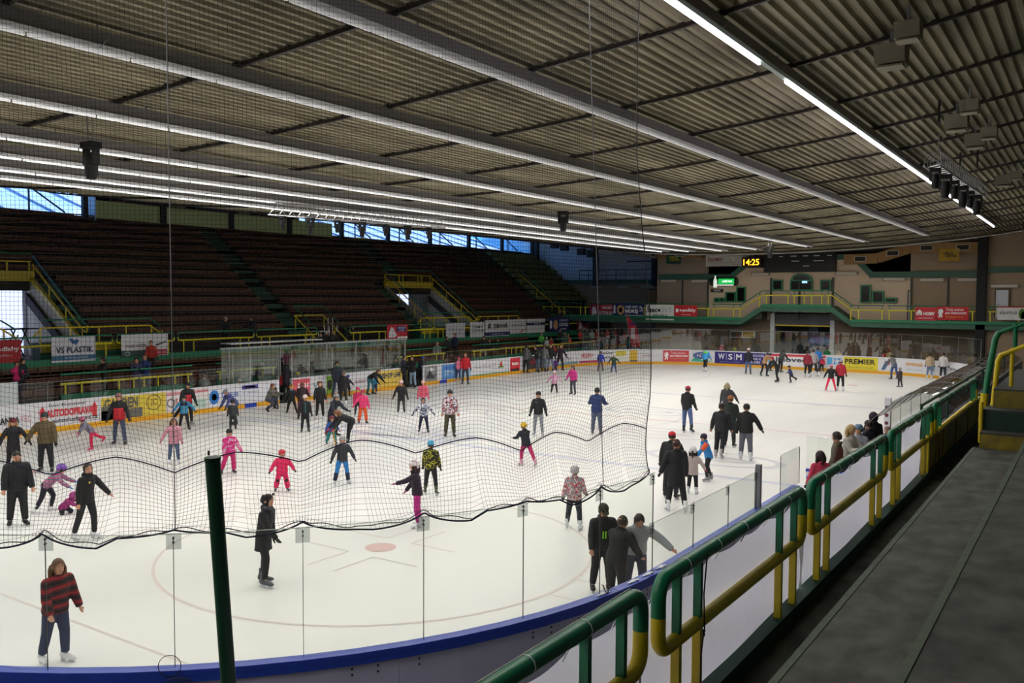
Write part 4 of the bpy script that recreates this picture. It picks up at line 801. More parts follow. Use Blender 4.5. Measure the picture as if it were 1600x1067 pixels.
def srail(y, k0, k1, lab, ext=0, xo=0):               # sloping railing along an aisle
    x0, z0, x1, z1 = xk(k0)+.2, zk(k0), xk(k1), zk(k1)
    e = empty('aisle_railing', (x0, y, z0), label=lab, cat='railing'); dx, dz = x1-x0, z1-z0
    tb('green_rail', [(.25, 0, 1.0), (0, 0, 1.15), (dx, 0, dz+1.15), (dx-.05, 0, dz+1.1)], .04, MG, e); tb('yellow_rail', [(.4, 0, .95), (.28, 0, .6), (0, 0, .72), (dx, 0, dz+.72)], .045, MY, e)
    for t in (.02, .33, .66, .98): tb('post', [(dx*t, 0, dz*t-.1), (dx*t, 0, dz*t+.72)], .035, MY, e)
    return e
srail(52.35, 0, 6, 'sloping yellow and green railing on the right side of the second exit'); srail(46.6, 0, 6, 'sloping yellow and green railing on the left side of the second exit'); srail(20.05, 0, 6, 'sloping yellow and green railing beside the first exit'); srail(66.75, 0, 7, 'sloping yellow railing at the far end of the benches')
# exits (vomitories)
def vom(y0, y1, lab, glow):
    e = empty('stand_exit', (-35.6, y0, 2.9), label=lab, cat='exit'); w_ = y1-y0
    g = MB(); g.box((-4.5, 0, 3.1), (-4.2, w_, 3.62)); g.build('yellow_header', mat('#b8a51e', .5), e)
    for y in (0, w_-.12): g = MB(); g.prism([(0, -.9), (0, .35), (-4.3, 3.3), (-4.5, 3.3), (-4.5, -.9)], 'Y', y, y+.12); o = g.build('side_wall', mat('#a39f8c', .7, noise=.2, scale=1), e)
    g = MB(); g.prism([(.05, .2), (.05, .42), (-4.3, 3.4), (-4.3, 3.15)], 'Y', w_-.16, w_+.02); g.build('side_edge', mat('#b8a51e', .5), e)
    g = MB(); g.prism([(-.4, -.7), (-.4, -.2), (-4.4, 2.5), (-4.4, 2.0)], 'Y', w_-.3, w_-.15); g.build('dark_handrail', DK, e)
    g = MB(); g.box((-4.6, 0, -.9), (.0, w_, -.7)); g.build('exit_floor', STC, e)
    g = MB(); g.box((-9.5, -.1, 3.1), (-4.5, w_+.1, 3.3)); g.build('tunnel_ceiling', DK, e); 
    for y in (-.1, w_): g = MB(); g.box((-9.5, y, -.9), (-4.5, y+.1, 3)); g.build('tunnel_wall', mat('#8a8a80', .7), e)
    g = MB(); g.box((-4.95, w_*glow[0], -.6), (-4.85, w_*glow[1], 3.05)); g.build('daylight_glow', mat('#c8d4ff', .5, em=1.25), e)  # glowing pane stands in for the daylight beyond the exit
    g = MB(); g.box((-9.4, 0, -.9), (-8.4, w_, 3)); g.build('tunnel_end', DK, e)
    rl = MB(); rl.tube([(-4.35, 0, 4.5), (-4.35, w_, 4.5)], .04, 6); rl.build('green_rail', MG, e)
    rl = MB(); rl.tube([(-4.35, 0, 4.1), (-4.35, w_, 4.1)], .045, 6); rl.build('yellow_rail', MY, e)
    for t in (.02, .3, .38, .7, .78, .98): rl = MB(); rl.beam((-4.35, w_*t, 3.35), (-4.35, w_*t, 4.1), .06, .06); rl.build('post', MY, e)
    return e
vom(46.7, 52.3, 'yellow framed exit in the stand with daylight at its left', (.3, .6)); vom(14.5, 20.0, 'yellow framed exit at the left edge with bright doorway and tables', (.1, .96))
# yellow fronted platforms with railings before the exits
def plat(y0, y1, lab, gap=None):
    e = empty('exit_platform', (-34.9, y0, 2.2), label=lab, cat='platform'); w_ = y1-y0
    for (a, b) in ([(0, w_)] if not gap else [(0, gap[0]), (gap[1], w_)]):
        g = MB(); g.box((0, a, .45), (.12, b, .85)); g.build('yellow_front', mat('#c0ad1c', .5), e); g = MB(); g.box((-.8, a, 0), (0, b, .88)); g.build('deck', mat('#155a40', .6), e)
        rl = MB(); rl.tube([(0, a+.1, 1.95), (0, b-.1, 1.95), (.0, b+.5, 1.55)], .04, 6); rl.build('green_rail', MG, e)
        rl = MB(); rl.tube([(0, a-.3, 1.2), (0, a+.1, 1.58), (0, b-.1, 1.58), (0, b+.55, 1.15), (0, b+.62, 1.3)], .045, 6); rl.build('yellow_rail', MY, e)
        n = max(2, int((b-a)/1.3))
        for i in range(n+1): rl = MB(); rl.beam((0, a+(b-a)*i/n, .85), (0, a+(b-a)*i/n, 1.58), .06, .06); rl.build('post', MY, e)
    return e
plat(13.5, 23.4, 'yellow fronted platform with railing before the left edge exit', (2.6, 4.2)); plat(44.9, 57.6, 'yellow fronted platform with railing before the second exit', (5.9, 6.9))
# front railing lengths of the left stand
lbl = ['at the left edge beside the red banner', 'behind the VS PLASTIK banner', 'behind the long white banner with the red seated man below', 'left of the two drinking men', 'before the two drinking men', 'before the seated couple', 'behind the red and white banner', 'behind the first two white banners', 'behind the ZEBRANIK banner', 'behind the navy hockey banner', 'at the far end of the stand']
ysr = [(12.5, 15.0), (15.2, 20.7), (20.9, 24.1), (24.3, 29.2), (29.4, 34.0), (36.8, 40.5), (40.7, 45.2), (45.4, 50.6), (50.8, 56.2), (56.4, 62.4), (62.6, 68.5)]
for (a, b), lb in zip(ysr, lbl):
    e = empty('walkway_railing', (-34, a, 2.3), label='green over yellow walkway railing, ' + lb, cat='railing'); w_ = b-a
    tb('green_rail', [(0, 0, .75), (0, .05, 1.1), (0, w_-.05, 1.1), (0, w_, .75)], .04, mat('#187a54', .5), e); tb('yellow_rail', [(0, 0, .85), (0, .05, .7), (0, w_-.05, .7), (0, w_, .85)], .05, mat('#d2c61e', .5), e)
    for y in (.35, .95, w_-.95, w_-.35): tb('post', [(0, y, 0), (0, y, .7)], .035, mat('#d2c61e', .5), e)
BX = -33.9
banner((-30, 531, 33, 567), 'X', BX, '#a81820', [('t', 'v-podlahy', .1, .45, .95, .7, '#e8d8dc', .03), ('t', 'www.v-podlahy.cz', .2, .25, .75, .38, '#d8c0c4', 0)], 'red v-podlahy banner at the left picture edge')
banner((80, 526, 149, 565), 'X', BX, '#cfd0da', [('t', 'VS PLASTIK', .1, .36, .94, .6, '#2a2a50', .02), ('p', [(.38, .92), (.48, .7), (.5, .78), (.55, .66), (.62, .86), (.55, .9), (.5, .86), (.45, .94)], '#2a5a98'), ('r', 0, .08, 1, .26, '#3a6a90'), ('t', 'lisovna plastů', .3, .12, .8, .22, '#c8d4e0', 0)], 'white VS PLASTIK banner on the walkway railing')
banner((189, 522, 262, 556), 'X', BX, '#d4d2d8', [('t', 'P-VAL VSETÍN', .1, .42, .52, .58, '#504a48', .01), ('r', 0, .0, .7, .28, '#304a48'), ('r', .7, .02, .98, .28, '#a83040'), ('d', .12, .14, .06, .1, '#a8b8b8', .6), ('t', 'servis', .75, .1, .95, .2, '#e0c0c4', 0), ('p', [(.7, .5), (.95, .66), (.96, .6), (.75, .44)], '#584858')], 'white banner with dark green foot above the two men in blue')
banner((604, 507, 636, 529), 'X', BX, '#c02434', [('p', [(.08, .1), (.1, .5), (.22, .85), (.32, .7), (.38, .45), (.5, .25), (.35, .1)], '#e0dce4'), ('r', .48, .5, .92, .9, '#202878'), ('t', 'TIPSPORT', .52, .68, .9, .85, '#e8e8f4', .01), ('t', 'LIGA', .6, .52, .85, .64, '#e8e8f4'), ('r', .5, .02, 1, .14, '#e4dcdc')], 'red banner with white figure behind the penalty bench awning')
banner((696, 505, 726, 528), 'X', BX, '#bcbcc2', [('t', 'SVEČvina', .1, .5, .9, .72, '#70707c', .0), ('t', 'vinotéka', .3, .3, .8, .4, '#90909a', 0)], 'first pale grey banner right of the yellow platform front')
banner((734, 503, 756, 527), 'X', BX, '#c2c4c8', [('t', 'PRIMA', .15, .6, .9, .75, '#50685c', .01), ('t', 'EKONOM', .2, .35, .9, .5, '#50685c', .01)], 'narrow pale banner left of the ZEBRANIK banner')
banner((757, 500, 796, 525), 'X', BX, '#c8c8cc', [('t', 'ZEBRANIK', .3, .5, .92, .78, '#2c2c34', .02), ('p', [(.1, .5), (.16, .82), (.24, .8), (.2, .6), (.28, .5)], '#404048'), ('r', 0, .04, 1, .26, '#202a5c'), ('t', 'stavební firma', .25, .1, .75, .2, '#c0c4dc', 0)], 'white ZEBRANIK banner with navy foot')
banner((796, 499, 821, 521), 'X', BX, '#c6c6ca', [('t', 'WOODNET', .12, .5, .88, .7, '#686870', .0), ('p', [(.6, .1), (.8, .3), (.9, .25), (.7, .05)], '#b86068')], 'pale banner right beside the ZEBRANIK banner')
banner((822, 498, 851, 520), 'X', BX, '#c8c8cc', [('r', 0, .55, 1, .74, '#1c2250'), ('t', 'www.zz.cz', .4, .59, .75, .7, '#c8ccdc', 0)], 'white banner crossed by a navy band')
banner((857, 496, 889, 518), 'X', BX, '#1a2460', [('r', .05, .25, .14, .8, '#d8dce8'), ('d', .32, .5, .11, .34, '#c89868'), ('t', 'POJĎ HRÁT', .5, .68, .9, .9, '#e0e4f0', .02), ('t', 'HOKEJ', .5, .32, .9, .6, '#e0e4f0', .03), ('r', .55, .15, .85, .2, '#e0e4f0')], 'navy hockey banner on the walkway railing of the stand')
banner((901, 497, 921, 517), 'X', BX, '#7c1828', [('p', [(.1, .1), (.2, .8), (.35, .6), (.4, .2)], '#c8b8c0'), ('r', .5, .55, .95, .95, '#20245c'), ('t', 'LIGA', .3, .1, .7, .3, '#d0c0c8')], 'dark red hockey banner at the far end of the walkway railing')
# lower rows and ice level railing
for i, (y0, y1, w_) in enumerate(((12, 27.5, 'left of the penalty benches'), (36.5, 57, 'right of the penalty benches'))):
    for k in range(3): bench(-31.4-.75*k, y0, y1, .55+.42*k, 'brown slatted bench below the walkway, %s row, %s' % (['front', 'middle', 'back'][k], w_), 'low benches below the walkway')
g = MB()
for k in range(3): g.box((-34.0, 10, 0), (-31.3-.75*k, 75.9, .55+.42*k))
tag(g.build('low_terrace', STC), 'low concrete steps below the left walkway', kind='structure')
for (a, b, lb) in ((15.9, 19.4, 'first length from the left, below the pink coat'), (19.5, 22.2, 'short length before the man in black and red'), (23.6, 27.3, 'length before the two men in blue'), (36.8, 41.5, 'length right of the penalty bench'), (44.5, 49.5, 'length below the ZEBRANIK banner'), (49.7, 55.5, 'length below the green jacket'), (55.7, 62, 'length below the red fans')):
    e = empty('iceside_railing', (-30.0, a, 0), label='green over yellow iceside railing, ' + lb, cat='railing'); w_ = b-a
    tb('green_rail', [(0, 0, 2.02), (0, w_, 2.02)], .04, mat('#187a54', .5), e); tb('yellow_rail', [(0, 0, 1.62), (0, w_, 1.62)], .05, mat('#d2c61e', .5), e)
    for y in (.2, .9, w_-.9, w_-.2): tb('post', [(0, y, -.06), (0, y, 1.62)], .035, mat('#d2c61e', .5), e)
    g = MB(); g.box((-.05, 0, .9), (.05, w_, 1.2)); g.build('green_board', mat('#1a6a4c', .6), e)
# entrance stair railing at first green stair, tables
e = empty('stairwell_railing', (-34.2, 34.2, 2.2), label='green over yellow railing around the stairwell beside the drinking men', cat='railing')
for y in (0, 2.4):
    tb('green_rail', [(.2, y, .9), (-2.0, y, 2.5)], .04, MG, e); tb('yellow_rail', [(.2, y, .3), (-2.0, y, 1.9)], .05, mat('#d2c61e', .5), e)
    for t in (.1, .5, .95): tb('post', [(.2-2.2*t, y, .3+1.6*t-.8), (.2-2.2*t, y, .3+1.6*t)], .035, mat('#d2c61e', .5), e)
tb('green_rail', [(-2.0, 0, 2.5), (-2.0, 2.4, 2.5)], .04, MG, e); tb('yellow_rail', [(-2.0, 0, 1.9), (-2.0, 2.4, 1.9)], .05, mat('#d2c61e', .5), e)
for i, (dy, dz) in enumerate(((2.0, 1.3), (1.7, .8))):
    c = empty('folding_chair', (-34.9, 34.2+dy, 2.2+dz-.45), label=['upper', 'lower'][i] + ' white framed chair inside the stairwell railing', cat='chair')
    for sx in (-.2, .2):
        for sy in (-.2, .2): g = MB(); g.beam((sx, sy, 0), (sx, sy, .45 if sx > 0 else .9), .035, .035); g.build('leg', WHT, c)
    g = MB(); g.box((-.22, -.22, .43), (.22, .22, .46)); g.build('seat', BLK, c); g = MB(); g.box((-.22, -.2, .6), (-.19, .2, .88)); g.build('backrest', BLK, c)
tb_ = empty('side_table', (-35.0, 35.2, 2.4), label='small dark table with white frame beside the folding chairs', cat='table'); g = MB(); g.box((-.4, -.5, .7), (.4, .5, .74)); g.build('table_top', WHT, tb_)
for sx in (-.35, .35):
    for sy in (-.45, .45): g = MB(); g.beam((sx, sy, 0), (sx, sy, .7), .03, .03); g.build('leg', WHT, tb_)
for k, (px, py) in enumerate(((20, 492), (38, 490))):
    p = onp(px, py, 'X', -37.5); t_ = empty('bar_table', (p.x, p.y, 2.3), label=['left', 'right'][k] + ' dark bar table before the bright doorway at the left edge', cat='table')
    g = MB(); g.box((-.35, -.6, 1.35), (.35, .6, 1.4)); g.build('table_top', DK, t_); g = MB(); g.beam((0, -.5, 0), (0, .1, 1.35), .05, .05); g.beam((0, .5, 0), (0, -.1, 1.35), .05, .05); g.build('leg_frame', DK, t_)
# windows, columns, press box
ys_ = [20.3, 25.6, 30.85, 36.15, 41.4, 46.75, 52.2, 57.8, 63.6, 69.2, 74.8]
wi = 20
for i, y in enumerate(ys_):
    g = MB(); g.box((-44.66, y-.15, 9.9), (-44.4, y+.15, zr(-44.5))); tag(g.build('trim_%d' % (60+i), mat('#0e1520', .6)), 'dark steel column before the high windows', kind='structure', group='columns of the left wall')
for i, (y0, y1) in enumerate(zip(ys_[:-1], ys_[1:])):
    if 25 < y0 < 41: continue
    wi += 1; e = empty('window_%d' % wi, (-45.7, y0, 10.05), label='high strip window of the left wall', kind='structure', group='high strip windows'); w_ = y1-y0
    g = MB(); g.box((-.04, 0, 0), (.04, w_, .08)); g.box((-.04, 0, 2.7), (.04, w_, 2.8)); g.box((-.04, w_/2-.04, 0), (.04, w_/2+.04, 2.8)); g.build('window_frame', mat('#24344a', .5), e)
    for (a, b) in ((0, w_/2-.04), (w_/2+.04, w_)): g = MB(); g.box((-.01, a, .08), (.01, b, 2.7)); g.build('pane', glassmat((.9, .96, 1), .04, .0, 'wglass'), e)
    g = MB(); g.beam((-1.5, w_*.2, 3.2), (-.5, w_*.95, .2), .09, .09); g.build('wind_brace', mat('#2c4a6a', .5), e)
# upper strip above the windows
wallbox('wall_left_top', (-45.9, 14, 12.85), (-45.6, 82, 14.5), mat('#8d8a84', .8), 'wall strip above the high windows')
gc = empty('outer_canopy', (-46, 10, 10.1), label='white ribbed canopy roof outside the high windows', cat='roof')
for i in range(22):
    if i*3 < 12 or i*3 > 34 or True: g = MB(); g.add([(-.1, i*3+.05, -.1), (-10, i*3+.05, 2.6), (-10, i*3+2.95, 2.6), (-.1, i*3+2.95, -.1)], [(0, 1, 2, 3)]); g.build('roof_panel', mat('#f2f0f6', .6), gc, norm=False); g = MB(); g.beam((-.1, i*3, -.04), (-10, i*3+1.2, 2.7), .09, .1); g.build('roof_rib', mat('#8a90a8', .6), gc)
pbx = empty('press_box', (-44.7, 26.4, 10.05), label='pale green press box with dark windows under the roof of the left stand', cat='cabin')
PG = mat('#b4c890', .7, noise=.1, scale=1); Lp = 19.5
g = MB(); g.box((-.8, 0, -.1), (0, Lp, .95)); g.build('lower_wall', PG, pbx); g = MB(); g.box((-.8, 0, 2.1), (0, 15.2, 3.2)); g.build('upper_wall', mat('#8b8878', .7), pbx); g = MB(); g.box((-.8, -.05, -.3), (.02, 0, 2.6)); g.build('end_wall', mat('#b8c0c8', .6), pbx)
g = MB(); g.box((-.75, 0, .9), (-.55, 15.2, 2.2)); g.build('inner_wall', mat('#0c0b0a', .8), pbx)
for i in range(3):
    y0 = .9 + 5.25*i; f = MB()
    for (a, b) in (((-.02, y0, .95), (.03, y0+.08, 2.1)), ((-.02, y0+.9, .95), (.03, y0+.96, 2.1)), ((-.02, y0+3.4, .95), (.03, y0+3.46, 2.1)), ((-.02, y0+4.2, .95), (.03, y0+4.28, 2.1)), ((-.02, y0, .93), (.03, y0+4.28, 1.0)), ((-.02, y0, 2.08), (.03, y0+4.28, 2.14))): f.box(a, b)
    ff = f.build('window_frame', mat('#6a5a4a', .6), pbx); g = MB(); g.box((-.03, y0+.05, 1.0), (-.015, y0+4.25, 2.1)); g.build('pane', mat('#14110f', .2), ff)
    g = MB(); g.box((-.5, y0+4.3, .9), (0, y0+5.3 if i < 2 else y0+4.7, 2.15)); g.build('pier', mat('#6a6a54', .7), pbx)
e = empty('club_banner', (-44.6, 42, 12.2), label='long dark club banner with yellow and blue letters under the roof', cat='banner'); g = MB(); g.box((0, 0, -.05), (.03, 15.5, .42)); g.build('cloth', mat('#10281c', .7), e)
lettering('VSETÍN 93/94', lambda u, v: (.035, u, v), .8, .05, 4.2, .36, mat('#b8b020', .6), e, .02); lettering('HOKEJOVÝ KLUB', lambda u, v: (.035, u, v), 5.2, .05, 9.5, .36, mat('#3070c8', .6), e, .02); lettering('VALAŠSKO', lambda u, v: (.035, u, v), 11, .05, 14.5, .36, mat('#4a7a30', .6), e, .02)
# red beach flag
p = onp(985, 570, 'X', -27.9); e = empty('beach_flag', (-27.6, 63.3, 0), label='tall red curved advertising flag standing at the far left corner', cat='flag')
q0 = onp(978, 487, 'Y', 63.3); g = MB(); vs = []; n = 12; x0 = q0.x + 27.6
for i in range(n+1):
    t = i/n; z = q0.z - (q0.z-1.2)*t; wd = .95*min(1, .15+2.2*t) ; vs += [(x0 + .55*t, 0, z), (x0 + .55*t + wd*.9, .03*sin(i), z - .35*(1-t))]
g.add(vs, [(2*i, 2*i+1, 2*i+3, 2*i+2) for i in range(n)]); g.build('cloth', mat('#c81c30', .6), e, norm=False); g = MB(); g.tube([(x0+.5, .03, 0), (x0+.3, .03, 2), (x0, .03, q0.z)], .025, 6); g.build('pole', GREY, e)
lettering('CKM', lambda u, v: (x0+.15+u, -.03, v), .15, q0.z-1.15, .65, q0.z-.85, mat('#303078', .6), e, .03); patch(lambda u, v: (x0+.5+u, -.03, v), 0, 1.9, .35, 2.8, mat('#e8d0d4', .6), e)
# ================================================================== UNDER THE ROOF
for k, x in enumerate(STRIPX):
    lit = k == 0; nm = ['brightly lit row of tube lamps under the roof, nearest the right stand'] + ['long white tube lamp row under the roof, %s from the right' % w_ for w_ in ('second', 'third', 'fourth', 'fifth', 'sixth', 'seventh', 'eighth')]
    z = zr(x); e = empty('lamp_row', (x, -12.8, z-.36), label=nm[k], cat='lamp row'); LN = 67.8
    g = MB(); g.box((-.05, 0, .05), (.05, LN, .26)); g.build('carrier_rail', mat('#8c888a', .7), e)
    g = MB(); g.prism([(-.05, 0), (.05, 0), (.085, .05), (-.085, .05)], 'Y', 0, LN); g.build('reflector_tray', mat('#a9b8b2' if lit else '#c4c4c6', .5), e)
    n = int(LN/1.55)
    gapset = {3: 0, 12: 0, 19: 0} if lit else {}
    tm = mat('#fff4ff', .4, em=9) if lit else mat('#ffffff', .4, em=[0, .12, .25, .5, .6, .7, .8, .9][k])
    g0 = None
    for i in range(n):
        if lit and i in (16, 29, 34): continue
        if not g0: g = MB(); g.tube([(0, 0, 0), (0, 1.5, 0)], .029, 6); g0 = g.mesh('tube'); 
        o = link('tube_lamp', g0, tm, e, loc=(0, 1.55*i, -.045))
    g = MB(); y = 1
    while y < LN: g.beam((0, y, .05), (.0, y, .34), .02, .02); g.beam((.05, y, .0), (.13, y+.08, .14), .02, .012); y += 3.1
    tag(g.build('hangers', GREY, e), kind='stuff')
# moving head spotlights
HB = mat('#08080a', .8)
def head(p, s, lab, grp=None, rope=True):
    e = empty('moving_head_light', p, label=lab, cat='stage light', group=grp)
    g = MB(); g.box((-.22*s, -.16*s, -.1*s), (.22*s, .16*s, .06*s)); g.build('base', HB, e)
    for sx in (-1, 1): g = MB(); g.box((sx*.2*s-.035*s, -.09*s, -.5*s), (sx*.2*s+.035*s, .09*s, -.1*s)); g.build('yoke_arm', HB, e)
    g = MB(); g.tube([(0, 0, -.2*s), (0, 0, -.35*s), (0, 0, -.75*s), (0, 0, -.85*s)], [.12*s, .17*s, .15*s, .12*s], 12); hd = g.build('lamp_head', HB, e); g = MB(); g.tube([(0, 0, -.85*s), (0, 0, -.86*s)], .1*s, 12); g.build('lens', mat('#3a4048', .1), hd)
    if rope: g = MB(); g.tube([(-.12*s, 0, .05*s), (-.12*s, 0, zr(p.x)-p.z-.02)], .012, 4); g.tube([(.12*s, 0, .05*s), (.12*s, 0, zr(p.x)-p.z-.02)], .012, 4); g.build('suspension_wire', GREY, e)
    return e
head(atd(142, 226, 18), .82, 'single black spotlight hanging at upper left behind the net'); head(atd(880, 332, 34), .85, 'single black spotlight hanging near the picture middle'); head(atd(1203, 384, 50), .8, 'single black spotlight hanging before the scoreboard')
def truss(a, b, lab, nh, hl, grp, s, w_=.28, skip=()):
    e = empty('lighting_truss', a, label=lab, cat='truss'); d = b-a; Lh = d.length; dn = d/Lh; sd = dn.cross(V((0, 0, 1))).normalized()*w_; up = V((0, 0, w_))
    cs = [sd+up, sd-up, -sd+up, -sd-up]; TM = mat('#a8a8ac', .35, metal=.6); n = max(4, int(Lh/(w_*2)))
    for c in cs: g = MB(); g.tube([c, d+c], .025, 6); g.build('chord', TM, e)
    g = MB()
    for i in range(n):
        p, q = d*(i/n), d*((i+1)/n)
        for c0, c1 in ((0, 1), (1, 3), (3, 2), (2, 0)): g.beam(p+cs[c0], q+cs[c1], .018, .018)
    tag(g.build('bracing', TM, e), kind='stuff'); g = MB()
    for t in (.1, .9): q = a + d*t; g.tube([d*t+up, d*t+V((0, 0, zr(q.x)-q.z))], .012, 4)
    g.build('suspension_wire', GREY, e)
    for i in range(nh): head(a + d*((i+.35)/nh) + V((0, 0, -w_-.05)), s*(1 if i % 2 else .8), hl % ORDN[i], grp, rope=False)
ORDN = ['first', 'second', 'third', 'fourth', 'fifth', 'sixth', 'seventh', 'eighth']
truss(atd(425, 326, 30), atd(690, 349, 37), 'long silver lighting truss before the high windows on the left', 7, 'black spotlight under the left truss, %s from the left', 'spotlights on the left truss', .62, .2)
truss(atd(1456, 247, 24.5), atd(1533, 301, 33), 'short silver lighting truss on the right crossing the lit lamp row', 6, 'black spotlight under the right truss, %s from the near end', 'spotlights on the right truss', .78, .2)
# beige ceiling loudspeakers
for i, (px, py) in enumerate(((1393, 87), (1419, 56), (1495, 193), (1515, 173), (1524, 222), (1545, 214), (1568, 283), (1588, 278))):
    p = onp(px, py, 'Z', 9.75); p.z = zr(p.x) - .45; d = CP + (p-CP); e = empty('ceiling_loudspeaker', p, label='beige box loudspeaker under the roof at right, %s from the camera' % ORDN[i], cat='loudspeaker', group='beige loudspeakers under the roof')
    s = .62 if i % 2 == 0 else .48; g = MB(); g.prism([(-.3*s, -.25*s), (.3*s, -.35*s), (.45*s, .3*s), (-.4*s, .3*s)], 'X', -.42*s, .42*s); o = g.build('cabinet', mat('#86806c', .6), e); g = MB(); g.box((-.36*s, -.34*s, -.36*s), (.36*s, .3*s, -.31*s)); g.build('grille', mat('#9a957f', .7), e); g = MB(); g.beam((0, 0, .25*s), (0, 0, .46), .05, .05); g.build('bracket', GREY, e)
for i, (px, py) in enumerate(((1467, 193), (1500, 305-43), (1527, 259))):
    p = onp(px, py, 'Z', 9.6); p.z = zr(p.x); g = MB(); g.beam((0, 0, 0), (0, 0, -.5), .05, .05); g.beam((0, 0, -.5), (0, .12, -.55), .05, .05); o = g.build('roof_hook', BLK); o.location = p; tag(o, 'black steel hook under the roof at right, %s of three from the camera' % ORDN[i], 'hook')
# end cable across the far end
g = MB(); g.tube([(-30 + i*1.5, 62.5, zr(-30 + i*1.5) - .22) for i in range(25)], .035, 5); tag(g.build('cable_tube', mat('#c8c8c8', .4)), 'pale tube running across the roof before the far wall', 'tube')
# ================================================================== PEOPLE
def em(c, x, y, z): return V((x, y, z))
SK = ['#c89478', '#bb8468', '#d3a084']
def hatshape(g, hh, kind):                             # around a head centred at the origin, facing +Y, head height hh
    a, b, c = hh*.40, hh*.47, hh*.53
    if kind in ('beanie', 'pompom', 'striped'):
        g.loft([((0, -.02*hh, hh*z), (a*s, 0, 0), (0, b*s, 0)) for z, s in ((.04, 1.1), (.1, 1.16), (.3, 1.1), (.45, .9), (.56, .55), (.6, .1))])
        g.loft([((0, -.02*hh, hh*z), (a*s, 0, 0), (0, b*s, 0)) for z, s in ((.0, 1.1), (.02, 1.2), (.13, 1.22), (.17, 1.12))])
        if kind == 'pompom': g.ball((0, 0, hh*.68), hh*.13, 8, 5)
    elif kind == 'cap':
        g.loft([((0, -.02*hh, hh*z), (a*s, 0, 0), (0, b*s, 0)) for z, s in ((.12, 1.1), (.3, 1.08), (.45, .85), (.54, .4), (.55, .05))])
        g.loft([((0, b*.7, hh*.16), (a*.8, 0, 0), (0, .02, 0)), ((0, b*1.3, hh*.13), (a*.8, 0, 0), (0, hh*.05, hh*.02)), ((0, b*1.75, hh*.07), (a*.5, 0, 0), (0, hh*.03, hh*.02))])
    elif kind == 'helmet':
        g.loft([((0, -.02*hh, hh*z), (a*s, 0, 0), (0, b*s, 0)) for z, s in ((.08, 1.28), (.2, 1.34), (.38, 1.24), (.52, .95), (.6, .55), (.63, .1))])
        g.loft([((0, -hh*.2, hh*z), (a*1.25, 0, 0), (0, b*.8, 0)) for z in (-.2, .2)])
    elif kind == 'hood':
        n = 14; vs = []; fs = []; rs = 9
        for j in range(rs):
            th = .05 + (pi*.92)*j/(rs-1)
            for i in range(n+1):
                ph = (-.5*pi + .62) + (2*pi-1.24)*i/n + pi
                vs.append(V((cos(ph)*sin(th)*a*1.3, sin(ph)*sin(th)*b*1.22, cos(th)*c*1.2)))
        for j in range(rs-1):
            for i in range(n): fs.append((j*(n+1)+i, j*(n+1)+i+1, (j+1)*(n+1)+i+1, (j+1)*(n+1)+i))
        g.add(vs, fs, True)
def hairshape(g, hh, kind):
    a, b, c = hh*.40, hh*.47, hh*.53
    n, rs = 16, 9; vs = []; fs = []; low = {'short': .62, 'bald': .4}.get(kind, .8)
    for j in range(rs):
        th = .02 + pi*low*j/(rs-1)
        for i in range(n+1):
            open_ = .0 if th < .9 else min(1.0, (th-.9)*2.2)
            ph = pi/2 + open_ + (2*pi-2*open_)*i/n; k = 1.1 + (.05*sin(ph*5+th*7))
            vs.append(V((cos(ph)*sin(th)*a*k, sin(ph)*sin(th)*b*k, cos(th)*c*1.1)))
    for j in range(rs-1):
        for i in range(n): fs.append((j*(n+1)+i, j*(n+1)+i+1, (j+1)*(n+1)+i+1, (j+1)*(n+1)+i))
    g.add(vs, fs, True)
    if kind == 'long':
        for sx in (-1, -.5, 0, .5, 1):
            q = 1 - abs(sx); g.tube([(sx*a*.95, -b*(.35+.65*q), .1*hh), (sx*a*1.18, -b*(.3+.8*q), -.25*hh), (sx*a*1.2, -b*(.15+.9*q), -.62*hh), (sx*a*1.0, -b*(.1+.8*q), -1.0*hh)], [.13*hh, .17*hh, .16*hh, .05*hh], 7)
    if kind == 'curly':
        for i in range(46):
            ph = pi/2 + 1.0 + (2*pi-2.0)*((i*.618) % 1); zz = .5 - 1.45*((i*.377) % 1); g.ball((cos(ph)*a*(1.08-.12*abs(zz)), sin(ph)*b*(1.1-.1*abs(zz)), zz*hh), hh*(.12+.03*sin(i*3)), 6, 4)
    if kind == 'bun': g.ball((0, -b*1.25, .2*hh), hh*.16, 8, 5)
def skate_mesh(col):
    key = 'skate' + col
    if key in MC: return MC[key]
    g = MB(); zs = .055                                # unit foot length 1 (heel -.3 .. toe .7), sole at z .2
    g.loft([((0, y, z), (w_, 0, 0), (0, 0, h)) for y, z, w_, h in ((-.33, .42, .10, .14), (-.22, .40, .16, .18), (0, .38, .17, .18), (.3, .33, .19, .14), (.52, .30, .18, .11), (.68, .29, .10, .07))])
    g.loft([((0, y, z), (w_, 0, 0), (0, l, 0)) for z, y, w_, l in ((.35, -.08, .17, .26), (.6, -.1, .16, .2), (.85, -.07, .17, .2), (1.0, -.06, .18, .21))])
    m1 = g.mesh('skate_boot'); m1.materials.append(mat(col, .45))
    lace = MB()
    for i in range(5): z = .5 + .1*i; lace.beam((-.09, .14-.02*i, z), (.09, .14-.02*i, z+.03), .03, .03)
    m3 = lace.mesh('laces'); m3.materials.append(mat('#e6e6e6' if col != '#e8e8ec' else '#a8a8b0', .6))
    b = MB(); b.prism([(-.42, .0), (.62, .0), (.74, .08), (.7, .09), (-.44, .06)], 'X', -.012, .012); b.box((-.06, -.28, .05), (.06, -.02, .24)); b.box((-.06, .28, .05), (.06, .58, .24))
    m2 = b.mesh('blade'); m2.materials.append(mat('#c8ccd4', .3, metal=.5)); MC[key] = (m1, m2, m3); return MC[key]
